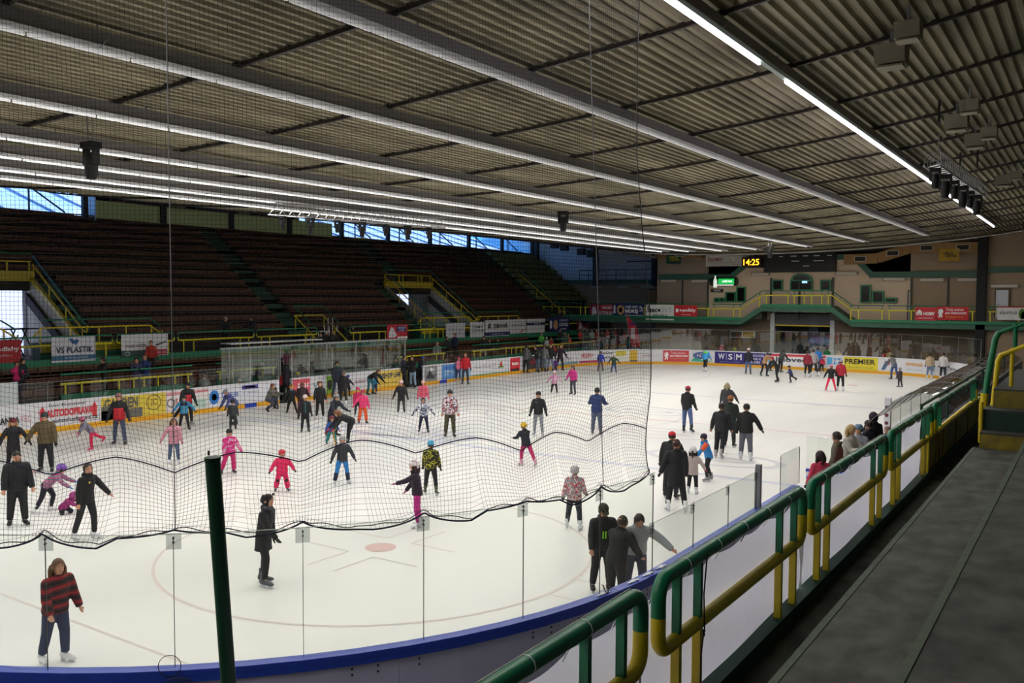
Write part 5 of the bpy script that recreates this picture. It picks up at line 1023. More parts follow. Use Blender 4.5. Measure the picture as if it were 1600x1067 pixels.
def glove_mesh(col, key='glove'):
    k = key + col
    if k in MC: return MC[k]
    g = MB(); g.loft([((0, 0, z), (w_, 0, 0), (0, d, 0)) for z, w_, d in ((.12, .2, .2), (0, .26, .2), (-.25, .34, .17), (-.5, .36, .15), (-.62, .3, .12))])
    for i, ln in enumerate((.38, .46, .42, .32)): x = -.26 + .17*i; g.tube([(x, 0, -.55), (x*1.05, .03, -.55-ln*.5), (x*1.05, .1, -.55-ln)], [.09, .085, .06], 6)
    g.tube([(.24, .04, -.15), (.42, .12, -.38), (.44, .18, -.62)], [.1, .1, .07], 6)
    me = g.mesh(key); me.materials.append(mat(col, .7)); MC[k] = me; return me
POSE = {   # lean, (legL fwd, side, knee), (legR ...), (armL fwd, side, elbow), (armR ...)
 'stand': (3, (4, 5, 6), (-3, 5, 6), (6, 12, 18), (6, 12, 18)),
 'skate': (8, (14, 6, 24), (-14, 7, 14), (12, 22, 20), (-6, 24, 22)),
 'skate2': (8, (-14, 7, 14), (14, 6, 24), (-6, 24, 22), (12, 22, 20)),
 'out': (6, (6, 10, 14), (-6, 10, 14), (4, 42, 14), (4, 42, 14)),
 'wide': (6, (4, 16, 10), (-4, 16, 10), (6, 30, 14), (6, 30, 14)),
 'stride': (22, (22, 4, 34), (-38, 10, 22), (25, 20, 35), (-30, 24, 20)),
 'stride2': (22, (-38, 10, 22), (22, 4, 34), (-30, 24, 20), (25, 20, 35)),
 'bend': (62, (16, 6, 18), (2, 6, 10), (10, 8, 12), (4, 10, 14)),
 'lean': (38, (14, 6, 20), (-4, 6, 14), (22, 12, 20), (16, 14, 22)),
 'squat': (24, (88, 12, 118), (70, 14, 112), (48, 8, 30), (44, 10, 30)),
 'sit': (10, (84, 8, 88), (84, 8, 88), (34, 10, 60), (34, 10, 60)),
 'kneel': (50, (60, 8, 105), (10, 8, 92), (60, 10, 10), (50, 12, 10)),
 'reach': (20, (10, 5, 14), (-6, 5, 10), (58, 14, 20), (20, 20, 30)),
 'front': (6, (4, 6, 8), (-2, 6, 8), (32, 8, 70), (32, 8, 70)),
}
PN = [0]
def person(px, py, hpx, face, pose='stand', top='#202024', legs='#16161c', hat=None, hair=('short', '#3a2a20'), sk='#17171b', gl='#17171b', label='', coat=0, near=0, ax=None, girth=1.0, H=None, skin=0, group=None, flare=1.0, pats=None, hoodup=None, extras=None, over=None, shoes=False, bare=False):
    # position on the ground (or on a plane), height from the picture scale
    if ax: p = onp(px, py, ax[0], ax[1]); 
    else: p = onp(px, py, 'Z', 0)
    dep = proj(p)[2]; zbase = 0 if not ax else p.z
    if ax and len(ax) > 2: zbase = ax[2]; Hc = None
    if H is None: H = hpx*dep/FPX*1.0
    if ax and len(ax) > 3:                                                  # py given at the top of the head: find the floor below it
        best = None
        for i in range(41):
            X_ = ax[1] - 1.2 + .06*i; X_ = min(max(X_, .35), 2.7) if ax[1] > 0 else X_
            if ax[1] > -34 and X_ < -33.9: X_ = -33.9
            if -31.1 < ax[1] < 0 and X_ > -28.5: X_ = -28.5
            if ax[1] < -34: X_ = min(-34.4, max(-35.4 if ax[1] > -36 else -36.4, X_))
            q = onp(px, py, 'X', X_); er = abs(q.z - H - floor_at(X_))
            if best is None or er < best[0]: best = (er, q, floor_at(X_))
        p = best[1]; zbase = best[2]; H = p.z - zbase; p = V((p.x, p.y, 0)); dep = proj(p)[2]
    H = max(.75, min(1.95, H if pose != 'sit' else 1.65)); kid = max(0, min(1, (1.58-H)/.55))
    hh = (.118*H + .02) + kid*.035*H/1.1
    pos = V((p.x, p.y, zbase)); cd = (CP - pos); cd.z = 0; cd.normalize(); cr = V((_R0.x, _R0.y, 0)); cr = V((-cd.y, cd.x, 0)) if V((-cd.y, cd.x, 0)).dot(_R0) > 0 else V((cd.y, -cd.x, 0))
    f = cd*cos(R_(face)) + cr*sin(R_(face)); rz = atan2(f.y, f.x) - pi/2
    lean, lL, lR, aL, aR = over or POSE[pose]
    th, sh = (.245-.02*kid)*H, (.225-.02*kid)*H; an = .075*H; trunk = (.30)*H; hw = .05*H; g_ = girth*(1.06+.22*kid)
    shx = .098*H*(1+.12*kid)*(.5+.5*girth); ua, fa = .165*H, .15*H; FL = .168*H
    def legpts(sd, q):
        a, s_, k = map(R_, q); d1 = V((sd*sin(s_), sin(a)*cos(s_), -cos(a)*cos(s_))).normalized(); b = a-k
        d2 = V((sd*sin(s_)*.8, sin(b)*cos(s_), -cos(b)*cos(s_))).normalized(); h = V((sd*hw, 0, 0)); kn = h + d1*th; ak = kn + d2*sh; return h, kn, ak, b
    LP = {-1: legpts(-1, lL), 1: legpts(1, lR)}
    low = min(LP[s][2].z for s in (-1, 1)); 
    root = V((0, 0, -low + an)); 
    if pose == 'kneel': root = V((0, 0, th*.75))
    if over is None and pose == 'sit': root = V((0, 0, .45*1.0)); H = H
    la = R_(lean); up = V((0, sin(la), cos(la))); fw = V((0, cos(la), -sin(la))); rt = V((1, 0, 0))
    if extras and 'side' in extras: sa = R_(extras['side']); up = (up*cos(sa) + rt*sin(sa)).normalized(); rt = up.cross(fw)*-1; rt = fw.cross(up)
    hip = root; T = lambda t, x=0, y=0: hip + up*(trunk*t) + rt*x + fw*y
    def armpts(sd, q):
        a, s_, k = map(R_, q); a += la*.35; d1 = V((sd*sin(s_), sin(a)*cos(s_), -cos(a)*cos(s_))).normalized(); b = a+k
        d2 = V((sd*sin(s_)*.7, sin(b)*cos(s_), -cos(b)*cos(s_))).normalized(); s0 = T(.89, sd*shx); el = s0 + d1*ua; wr = el + d2*fa; return s0, el, wr, d2
    AP = {-1: armpts(-1, aL), 1: armpts(1, aR)}
    e = empty('person', pos, rz, label=label, cat='person', group=group)
    # head orientation follows half of the lean
    ha = la*.45 + R_((extras or {}).get('nod', 0)); neck = T(1.0); hc = neck + V((0, sin(la*.8)*.5, cos(la*.8)))*(hh*.72)
    yaw = R_((extras or {}).get('look', 0)); HM = M.Translation(hc) @ M.Rotation(yaw, 4, 'Z') @ M.Rotation(-ha, 4, 'X')
    def put(g, mtx): g.v = [tuple(mtx @ V(v)) for v in g.v]
    # body: one continuous figure (head, neck, trunk, limbs) fused into a single skin
    vox = {2: .009, 1: .014, 0: .024}[near]
    hd = MB(); prof = ((-.5, .16, .2, .1), (-.44, .26, .30, .09), (-.3, .34, .38, .04), (-.1, .39, .44, .0), (.1, .41, .47, -.02), (.27, .38, .44, -.03), (.4, .28, .33, -.03), (.48, .14, .16, -.03))
    hd.loft([((0, y*hh, z*hh), (a*hh*.98, 0, 0), (0, b*hh, 0)) for z, a, b, y in prof])
    hd.loft([((0, y*hh, z*hh), (w_*hh, 0, 0), (0, d*hh, 0)) for z, y, w_, d in ((.12, .40, .03, .04), (-.02, .46, .045, .05), (-.1, .48, .065, .06), (-.15, .42, .04, .04))])
    for sx in (-1, 1): hd.ball((sx*.41*hh, -.02*hh, -.03*hh), (.05*hh, .08*hh, .13*hh), 7, 5)
    put(hd, HM); bd_ = MB(); bd_.v, bd_.f, bd_.sm = hd.v, hd.f, hd.sm
    bd_.loft([(T(.9), rt*.036*H, fw*.036*H), (T(1.03), rt*.032*H, fw*.034*H), (hc + V((0, 0, -.3*hh)), rt*.034*H, fw*.036*H)])
    bd_.loft([(T(t), rt*(a*H*g_), fw*(b*H*g_)) for t, a, b in ((-.12, .07, .055), (.1, .078, .06), (.4, .068, .052), (.75, .08, .056), (.95, .06, .045))])
    for s in (-1, 1):
        h, k_, a_, b_ = [LP[s][0]+root, LP[s][1]+root, LP[s][2]+root, 0]; bd_.tube([h, h.lerp(k_, .5), k_, k_.lerp(a_, .35), a_], [.042*H, .04*H, .028*H, .03*H, .02*H], 8)
        s0, el, wr, d2 = AP[s]; bd_.tube([s0, el, wr], [.026*H, .021*H, .016*H], 8)
    if bare:
        for s in (-1, 1):
            s0, el, wr, d2 = AP[s]; hm = glove_mesh('#c08a70', 'handsrc'); q = d2.to_track_quat('-Z', 'Y').to_matrix().to_4x4(); mx = M.Translation(wr) @ q @ M.Diagonal((.068*H*s, .068*H, .068*H, 1)).to_4x4()
            n = len(bd_.v); bd_.v += [tuple(mx @ v.co) for v in hm.vertices]; bd_.f += [tuple(i+n for i in pl.vertices) for pl in hm.polygons]; bd_.sm += [True]*len(hm.polygons)
    bo = bd_.build('body', mat(SK[skin], .55), e)
    def fuse(o, v, sm=2):
        m_ = o.modifiers.new('fuse', 'REMESH'); m_.mode = 'VOXEL'; m_.voxel_size = v; m_.use_smooth_shade = True
        if sm: q = o.modifiers.new('soft', 'SMOOTH'); q.iterations = sm; q.factor = .5
    fuse(bo, vox if bare or near else .02, 1)
    fc = mat('#1c1412', .4); 
    if near or H*FPX/dep > 60:
        for sx in (-1, 1):
            g = MB(); g.ball((sx*.16*hh, .425*hh, .04*hh), (.055*hh, .035*hh, .034*hh), 8, 5); put(g, HM); g.build('eye', mat('#e8e4e0', .3), e); g = MB(); g.ball((sx*.16*hh, .455*hh, .04*hh), (.026*hh, .014*hh, .028*hh), 6, 4); put(g, HM); g.build('pupil', fc, e)
            g = MB(); g.beam((sx*.08*hh, .46*hh, .12*hh), (sx*.25*hh, .41*hh, .115*hh), .02*hh, .025*hh); put(g, HM); g.build('eyebrow', mat(hair[1] if hair else '#3a2a20', .7), e)
        g = MB(); g.loft([((0, .425*hh, -.24*hh), (.12*hh, 0, 0), (0, .015*hh, 0)), ((0, .438*hh, -.26*hh), (.11*hh, 0, 0), (0, .022*hh, 0)), ((0, .425*hh, -.29*hh), (.06*hh, 0, 0), (0, .015*hh, 0))]); put(g, HM); g.build('mouth', mat('#9a4a44', .5), e)
    # jacket
    jm = pattern(*top) if isinstance(top, tuple) else mat(top, .72, noise=.12, scale=6, bump=.1)
    j = MB(); hem = (-.18 if not coat else -coat); kk = []
    for t, a, b in ((hem, .098 if not coat else .108, .078 if not coat else .09), (min(-.05, hem+.12), .103, .08), (.12, .1, .075), (.4, .092, .07), (.72, .107, .074), (.86, .098, .064), (.96, .068, .054), (1.02, .046, .046), (1.1, .04, .042)):
        c_ = T(t) if t >= 0 else hip + V((0, 0, t*trunk)) + fw*(0); u_ = rt*(a*H*g_); w_ = fw*(b*H*g_) if t >= 0 else V((0, b*H*g_, 0))
        if t >= hem: kk.append((c_, u_, w_))
    j.loft(kk)
    for s in (-1, 1):
        s0, el, wr, d2 = AP[s]; j.ball(s0 + V((0, 0, -.012*H)), .043*H*g_, 12, 8); j.tube([T(.84, s*shx*.4), T(.87, s*shx*.9)], [.05*H*g_, .042*H*g_], 10); j.tube([s0 + V((0, 0, -.01*H)), s0.lerp(el, .5), el, el.lerp(wr, .6), wr + d2*.0], [.043*H*g_, .041*H*g_, .038*H*g_, .033*H*g_, .028*H*g_], 10)
    if hoodup is None and H > .5: j.loft([(T(1.0, 0, -.035*H), rt*.062*H, fw*.035*H), (T(1.07, 0, -.05*H), rt*.05*H, fw*.03*H), (T(1.12, 0, -.05*H), rt*.03*H, fw*.02*H)])
    jo = j.build('jacket', jm, e); fuse(jo, {2: .016, 1: .022, 0: .03}[near], 3)
    # trousers
    tm = pattern(*legs) if isinstance(legs, tuple) else mat(legs, .7, noise=.12, scale=6, bump=.1)
    t_ = MB(); t_.loft([(T(.14), rt*.085*H*g_, fw*.064*H*g_), (T(0), rt*.09*H*g_, fw*.072*H*g_), (T(-.16), rt*.085*H*g_, fw*.066*H*g_)])
    for s in (-1, 1):
        h, k_, a_ = LP[s][0]+root, LP[s][1]+root, LP[s][2]+root; h2 = h + V((0, 0, .01)); w1 = .052*H*g_; t_.tube([h2, h.lerp(k_, .35), k_, k_.lerp(a_, .4), a_.lerp(k_, .06)], [w1, w1*.98, w1*.76*(.5+.5*flare), w1*.72*flare, w1*.6*flare], 10)
    to = t_.build('trousers', tm, e); fuse(to, {2: .016, 1: .022, 0: .028}[near], 2)
    # skates
    sm_ = skate_mesh(sk); sn = 'shoe' if shoes else 'skate'
    for s in (-1, 1):
        a_ = LP[s][2]+root; b_ = LP[s][3]; pitch = max(-1.1, min(.15, b_*.8 if b_ < -.35 else 0)); o = link(sn, sm_[0], None, e); S_ = FL*1.0
        o.matrix_local = M.Translation(a_) @ M.Rotation(pitch, 4, 'X') @ M.Rotation(R_(-s*12), 4, 'Z') @ M.Translation(V((0, 0, -.55*S_*(.92)))) @ M.Diagonal((S_, S_, S_, 1)).to_4x4() @ M.Translation(V((0, 0, 0)))
        if not shoes: link('blade', sm_[1], None, o)
        if near or H*FPX/dep > 90: link('laces', sm_[2], None, o)
    # hands
    if not bare:
        for s in (-1, 1):
            s0, el, wr, d2 = AP[s]; o = link('glove', glove_mesh(gl), None, e); q = d2.to_track_quat('-Z', 'Y').to_matrix().to_4x4(); k_ = .07*H; o.matrix_local = M.Translation(wr) @ q @ M.Diagonal((k_*s, k_, k_, 1)).to_4x4()
    # hair and hat
    if hair:
        g = MB(); hairshape(g, hh, hair[0]); put(g, HM); g.build('hair', mat(hair[1], .6, noise=.3, scale=30, stretch=(3, 3, .5)), e)
    if hat:
        g = MB(); hatshape(g, hh, hat[0]); put(g, HM); hm_ = pattern('stripes', hat[1], 40) if isinstance(hat[1], list) else mat(hat[1], .7 if hat[0] != 'helmet' else .3, noise=.15, scale=20)
        ho = g.build('helmet' if hat[0] == 'helmet' else ('hood' if hat[0] == 'hood' else 'hat'), hm_, e)
        if hat[0] == 'helmet':
            g = MB()
            for sx in (-.22, 0, .22): g.box((sx*hh-.03*hh, -.25*hh, .5*hh), (sx*hh+.03*hh, .2*hh, .62*hh))
            for sx in (-1, 1): g.tube([(sx*.48*hh, .05*hh, .1*hh), (sx*.42*hh, .1*hh, -.2*hh), (sx*.1*hh, .2*hh, -.52*hh)], .018*hh, 4)
            put(g, HM); g.build('helmet_vents_and_strap', mat('#1a1a20', .5), ho)
    ex = extras or {}
    def addp(nm, g, m_, mtx=None):
        if mtx: put(g, mtx)
        return g.build(nm, m_, e)
    if 'fur' in ex: g = MB(); [g.ball(T(1.05, .07*H*cos(t), .055*H*sin(t)), .024*H, 7, 4) for t in [i*.62 for i in range(10)]]; addp('fur_collar', g, mat(ex['fur'], .9, noise=.3, scale=40))
    if 'scarf' in ex: g = MB(); g.loft([(T(1.0), rt*.058*H, fw*.056*H), (T(1.06), rt*.066*H, fw*.064*H), (T(1.14), rt*.05*H, fw*.052*H)]); addp('scarf', g, mat(ex['scarf'], .8, noise=.3, scale=20))
    if 'bag' in ex: g = MB(); c = T(.15, -.12*H, -.05*H); g.ball(c, (.06*H, .1*H, .11*H), 12, 8); addp('shoulder_bag', g, mat(ex['bag'], .6)); g = MB(); g.tube([c + V((0, 0, .09*H)), T(.6, -.1*H, .03*H), T(.98, .03*H, .06*H)], .008*H, 5); addp('bag_strap', g, mat(ex['bag'], .6))
    if 'zip' in ex: g = MB(); g.beam(T(.0, 0, .082*H*g_), T(.95, 0, .068*H*g_), .008*H, .006*H); addp('zip', g, mat(ex['zip'], .5))
    if 'vest' in ex: 
        g = MB(); g.loft([(T(t), rt*(a*H*g_*1.05), fw*(b*H*g_*1.06)) for t, a, b in ((-.17, .1, .079), (.12, .1, .075), (.4, .092, .07), (.62, .101, .073))]); addp('chest_panel', g, mat(ex['vest'], .7))
    if 'bars' in ex:
        for sx in (-.012, .018): g = MB(); g.beam(T(.35, (.01+sx)*H, .086*H*g_), T(.62, (.01+sx)*H, .088*H*g_), .014*H, .008*H); addp('green_bar', g, mat(ex['bars'], .5, em=.05))
    if 'logo' in ex: g = MB(); g.ball(T(.78, .045*H, .083*H*g_), (.016*H, .006*H, .014*H), 8, 5); addp('chest_badge', g, mat(ex['logo'], .5))
    if 'knee' in ex:
        for s in (-1, 1): k_ = LP[s][1]+root; g = MB(); g.ball(k_ + V((0, .03*H, 0)), (.045*H, .04*H, .06*H), 10, 7); addp('knee_pad', g, mat(ex['knee'], .6))
    if 'yoke' in ex: g = MB(); g.loft([(T(t), rt*(a*H*g_*1.04), fw*(b*H*g_*1.05)) for t, a, b in ((.66, .106, .074), (.8, .107, .074), (.93, .098, .062), (1.0, .07, .05))]); addp('jacket_yoke', g, mat(ex['yoke'], .7))
    if 'sleeve' in ex:
        s0, el, wr, d2 = AP[ex['sleeve'][0]]; g = MB(); g.tube([s0 + V((0, 0, .01*H)), s0.lerp(el, .5), el], [.046*H*g_, .043*H*g_, .039*H*g_], 10); addp('contrast_sleeve', g, mat(ex['sleeve'][1], .7))
    if 'cuffs' in ex:
        for s in (-1, 1): k_, a_ = LP[s][1]+root, LP[s][2]+root; g = MB(); g.tube([k_.lerp(a_, .25), k_.lerp(a_, .97)], [.042*H*g_, .036*H*g_], 10); addp('trouser_cuff', g, mat(ex['cuffs'], .7))
    if 'bobble' in ex: g = MB(); g.ball((0, 0, .68*hh), .13*hh, 8, 5); addp('bobble', g, mat(ex['bobble'], .8), HM)
    if 'badge' in ex: g = MB(); g.tube([(0, .48*hh, .26*hh), (0, .5*hh, .26*hh)], .07*hh, 10); addp('cap_badge', g, mat(ex['badge'], .5), HM)
    return e
P = person
JE = '#3c4a66'; B1 = '#131318'
# ---- nearest skaters on the left
P(88, 1036, 167, 32, 'stand', ('stripes', ('#8c1822', '#1a1018', '#5c1420', '#140e16'), 2.2), '#2a3556', hair=('long', '#6e5238'), sk='#e8e8ec', label='girl with long wavy hair in red and black striped jacket at lower left', near=2, bare=True, over=(10, (8, 4, 12), (-8, 4, 8), (-2, 17, 16), (14, 13, 24)), girth=1.14, extras={'look': -10})
P(28, 822, 118, 8, 'stand', '#101016', '#0e0e14', hair=('bald', '#241c18'), label='heavy man in dark jacket looking down at left picture edge', near=2, bare=True, girth=1.22, extras={'nod': 18})
P(73, 800, 96, 78, 'stride', ('stripes', ('#a84868', '#8a8fa8', '#c06080', '#6c7890'), 4), '#18182a', hat=('helmet', '#7a4ab0'), sk='#e8e8ec', gl='#4a80c0', label='child in purple helmet and pink grey striped jacket helping another up', near=1, H=1.35, over=(48, (26, 4, 40), (-16, 8, 10), (30, 12, 18), (20, 14, 20)))
P(98, 803, 60, 60, 'kneel', ('camo', ('#8c2068', '#b03080', '#6c1850'), 14), '#1c1c26', hat=('hood', '#a04080'), hair=('short', '#4a3428'), gl='#8c2068', label='small child in magenta coat crouching on the ice', near=1, H=1.0)
P(136, 843, 121, 42, 'skate', '#111116', '#14141c', hair=('bun', '#2c2220'), sk='#e8e8ec', label='woman in black jacket with one arm stretched out, white skates', near=2, bare=True, over=(6, (12, 5, 16), (-12, 5, 8), (14, 34, 16), (-8, 10, 12)), extras={'logo': '#b8a030', 'scarf': '#141418', 'look': -20})
P(22, 738, 85, 8, 'skate', '#141218', '#101018', hat=('beanie', '#5c1020'), hair=('long', '#b89468'), label='blond woman in red hat and black coat holding hands at left', near=1, coat=.55, over=(4, (8, 5, 8), (-8, 5, 8), (6, 34, 10), (4, 30, 10)))
P(72, 738, 94, -14, 'stand', '#57492f', '#15151b', hat=('beanie', '#23282c'), label='man in olive brown jacket and dark cap holding hands at left', near=1, girth=1.15, over=(3, (4, 6, 6), (-4, 6, 6), (6, 14, 10), (8, 34, 8)))
P(143, 703, 54, -68, 'stride', '#77758a', '#d02450', hat=('beanie', '#b05078'), gl='#c02848', sk='#c02848', label='child in pink hat, grey jacket and pink trousers kicking one leg back', near=0, H=1.28, over=(42, (8, 4, 8), (-48, 8, 16), (34, 24, 10), (-4, 12, 10)))
P(187, 695, 81, -10, 'stand', '#15151b', JE, hat=('striped', ['#8c2830', '#c0a8a8', '#2a2028']), sk='#26262c', label='man in jeans with red chested black jacket and striped hat', near=1, extras={'vest': '#b81c28'}, over=(4, (6, 7, 8), (-4, 7, 8), (8, 20, 14), (4, 20, 14)))
P(272, 724, 71, 4, 'stand', ('plaid', ('#c08090', '#8a5064', '#b89098'), 3.2), '#4a5a78', hair=('long', '#5c4030'), gl='#b07888', sk='#d8d8dc', label='girl in dusty pink checked jacket and jeans with arm out left', near=1, coat=.3, over=(4, (4, 6, 6), (-4, 6, 6), (2, 12, 12), (6, 34, 14)))
P(293, 664, 68, 14, 'stride', '#16161c', '#15151b', hat=('cap', '#1c2238'), sk='#a0a0a8', label='man in cap, black and red jacket pushing off behind the turquoise child', near=0, extras={'vest': '#c02430'}, over=(12, (12, 5, 16), (-26, 26, 12), (6, 14, 14), (10, 20, 14)))
P(288, 672, 55, 2, 'out', '#2f86b4', '#15161e', hat=('beanie', '#20202a'), gl='#18181c', label='child in turquoise and navy jacket with arms spread', extras={'yoke': '#16203c', 'zip': '#c8c840'})
P(319, 643, 59, 172, 'stand', '#68686e', '#28304c', hair=('short', '#6a4a38'), label='man in grey jacket and jeans seen from behind at the left boards')
P(368, 664, 60, -60, 'lean', '#4a5288', '#4a4a56', hair=('bald', '#a0a0a8'), hat=('cap', '#8a8c98'), label='grey capped adult in blue purple jacket bending over a child', H=1.7, over=(46, (12, 5, 14), (0, 5, 10), (6, 10, 12), (2, 10, 12)))
P(364, 671, 47, 178, 'stand', '#2c2e34', '#23262a', hat=('beanie', '#22243a'), label='child in charcoal suit with pale collar before the bending adult', extras={'fur': '#c8c0b8'})
P(360, 741, 72, 12, 'skate', ('camo', ('#c82878', '#d84090', '#c8a0b0'), 9), '#cc2470', hat=('beanie', '#1a1418'), gl='#c82470', sk='#3a2c3c', label='child in magenta ski suit and black hat skating near the green post', near=1, over=(6, (-8, 6, 6), (-14, 14, 10), (22, 22, 12), (6, 8, 10)), extras={'side': 4}, flare=1.25)
P(419, 642, 58, 60, 'squat', '#77736c', '#4a4f68', hair=('short', '#8a5a3c'), label='adult in grey jacket squatting beside a small child at the boards', H=1.7, shoes=True)
P(431, 639, 30, -150, 'stand', '#4a4c2c', '#2c2a24', hat=('pompom', '#6a5a4a'), label='toddler in olive overall standing by the squatting adult', H=1.0)
P(447, 620, 50, 160, 'front', '#221c28', '#101014', hat=('hood', '#1a161e'), label='adult in dark plum coat standing in the open dark gate', ax=('X', -28.5, 0), H=1.7)
P(438, 614, 40, 90, 'reach', '#c02030', '#101014', label='person in red jacket half hidden in the open dark gate', ax=('X', -28.9, 0), H=1.6)
P(456, 646, 46, -8, 'wide', '#14161e', '#101014', hat=('hood', '#e0a028'), label='child in black suit with bright orange hood near the open gate', H=1.32, extras={'scarf': '#8ab0d8'})
P(465, 622, 44, 20, 'front', '#5c3458', '#3c2440', hat=('helmet', '#c8d020'), label='child with yellow green helmet and purple jacket near the open gate', H=1.35)
P(472, 656, 60, 175, 'lean', '#2a1a1a', '#6a2838', hair=('short', '#6c3830'), label='woman in dark brown jacket with reddish hair seen from behind', H=1.65, over=(22, (6, 6, 8), (-6, 6, 8), (24, 14, 30), (24, 14, 30)))
P(477, 675, 58, 4, 'stand', '#101218', '#0f1016', hat=('beanie', '#d8c8c8'), sk='#2c2c34', label='child in black suit with teal zip and white hat', extras={'zip': '#4ab0a0'})
P(500, 655, 59, 4, 'stand', '#0f0f16', '#0e0e14', hair=('curly', '#6a3424'), sk='#d8d8dc', gl='#c08a70', label='woman all in black with frizzy red hair', coat=.3)
P(519, 682, 62, 40, 'lean', '#1b2030', '#15161f', hat=('beanie', '#8a8c92'), label='grey hatted adult in dark navy jacket leaning over a child', H=1.7, over=(26, (8, 6, 8), (-4, 6, 8), (26, 16, 30), (20, 16, 30)))
P(518, 694, 42, 20, 'wide', '#24509c', '#1a8080', hat=('helmet', '#6c2430'), gl='#b82838', label='small child in blue suit and dark red helmet with hockey stick', H=1.02, flare=1.2)
e = empty('hockey_stick', onp(524, 697, 'Z', 0), label='yellow and black hockey stick held by the small child in blue', cat='hockey stick'); g = MB(); g.tube([(0, 0, .04), (-.16, .05, .5), (-.05, .1, .62)], .02, 6); g.build('shaft', mat('#d8a030', .5), e); g = MB(); g.beam((0, 0, .03), (.28, -.06, .03), .02, .07); g.build('stick_blade', BLK, e)
P(549, 698, 64, -66, 'bend', '#111118', '#0f0f15', hair=('long', '#8a5c3c'), sk='#d8d8dc', gl='#b02838', label='woman in black bending forward to hold a child by the hands', H=1.72, over=(66, (22, 5, 14), (6, 6, 4), (14, 8, 10), (6, 8, 12)))
P(526, 622, 58, 30, 'stand', '#1c2434', '#2c3858', hat=('cap', '#1a1c28'), label='man in cap and dark blue jacket beside the lady seen from behind', extras={'scarf': '#2a6a50'})
P(537, 634, 54, 168, 'stand', '#1e1e22', '#2a2926', hair=('short', '#8a7468'), sk='#e8e8ec', label='person seen from behind in dark coat and white skates', coat=.3)
P(543, 620, 40, 40, 'out', '#222230', '#2c2a30', hat=('helmet', '#3448b0'), label='small child with blue helmet behind the dark coat', H=1.15)
P(578, 617, 58, 58, 'bend', '#15171c', '#2f7480', hair=('short', '#7a5440'), label='man in black jacket and teal trousers bending at the yellow advert', H=1.75)
P(587, 612, 28, -40, 'stand', '#3c88b8', '#2c4a88', hat=('beanie', '#3a3a48'), label='small child in light blue hidden below the bending man', H=.95)
P(631, 606, 50, 40, 'stand', '#1c2230', '#2c3034', hair=('short', '#2c1c18'), label='man in dark blue jacket talking at the second gate', shoes=True)
P(645, 606, 50, -30, 'front', '#131318', '#8ea4c4', hair=('short', '#2c1a16'), label='woman in black jacket and pale jeans drinking at the second gate', shoes=True)
P(660, 600, 54, 170, 'stand', '#1c2c40', '#101016', hat=('beanie', '#3a50b8'), label='person in navy with blue and pink hat inside the second gate', ax=('X', -28.5, 0), H=1.7)
P(559, 649, 44, 10, 'stand', '#c02458', '#20202a', hat=('beanie', '#c03068'), gl='#c02458', label='child in crimson suit behind the orange trousered one')
P(567, 662, 53, 10, 'out', '#e83c78', '#e85a28', hat=('beanie', '#b02858'), gl='#e83c78', label='child in hot pink jacket and orange trousers', over=(4, (4, 8, 6), (-4, 8, 6), (6, 14, 14), (8, 40, 12)), flare=1.3)
P(627, 649, 55, -2, 'stand', '#18161c', '#3c3f40', hat=('beanie', '#d8b4b8'), sk='#f0f0f4', label='girl in black coat with fur collar and pale pink hat', coat=.4, extras={'fur': '#a07850'}, over=(4, (4, 6, 6), (-4, 6, 6), (6, 18, 14), (6, 26, 12)))
P(661, 646, 52, 2, 'stand', ('plaid', ('#d86078', '#8c2c44', '#c04860'), 3.5), '#c4c8d0', hat=('beanie', '#d8b0b0'), gl='#d84070', sk='#e8e8ec', label='girl in red checked jacket and pale pink hat behind the camouflage child')
P(662, 676, 55, 2, 'out', ('camo', ('#1c2448', '#c8ccdc', '#20284c', '#e0e0ea'), 14), '#1c2340', hat=('hood', '#6a7488'), label='child in navy white camouflage jacket with arms spread', near=1, extras={'side': 3})
P(703, 683, 74, 4, 'stand', ('camo', ('#c8c4cc', '#a82438', '#22202c', '#d8d4dc'), 12), ('camo', ('#3c3a24', '#5a5438', '#2a2a1c'), 10), hat=('beanie', '#26262a'), sk='#3a2c20', gl='#c08a70', label='tall boy in red, white and black patterned jacket and army trousers', near=1, girth=1.1)
P(727, 601, 50, 4, 'stand', '#c8182c', '#3c4258', hair=('short', '#5a3a2c'), gl='#20304c', sk='#4a4a50', label='woman in bright red jacket at the left boards')
P(716, 596, 38, 40, 'stand', '#d8789c', '#3c4a78', hat=('beanie', '#d83c6c'), sk='#e8e8ec', label='child in pink striped jacket holding on beside the red jacket', pats=1)
P(535, 756, 76, 14, 'out', '#34353c', '#2a80c8', hat=('beanie', '#a8aaae'), sk='#c8c8cc', label='boy in grey hat and jacket with sky blue trousers, arms out', near=1, extras={'scarf': '#788098', 'cuffs': '#15203c'}, over=(5, (4, 10, 8), (8, 16, 8), (4, 30, 8), (6, 30, 8)))
P(441, 768, 67, 4, 'out', '#e02460', '#e02460', hat=('helmet', '#c8283c'), sk='#4c5058', gl='#2a2c34', label='toddler in bright pink suit with red helmet and black knee pads', near=1, H=1.14, girth=1.12, extras={'knee': '#1a1c24', 'scarf': '#202028'}, over=(5, (4, 12, 8), (-4, 14, 8), (8, 36, 20), (8, 36, 20)), flare=1.3)
P(412, 914, 144, 62, 'skate', '#0f0f14', '#101016', hair=('curly', '#141014'), sk='#4a4c54', gl='#101014', label='woman in long black coat with bag skating right, dark curly hair', near=2, coat=.5, extras={'scarf': '#50505a', 'bag': '#16161a'}, over=(10, (-4, 4, 4), (16, 4, 20), (-8, 8, 10), (26, 14, 20)))
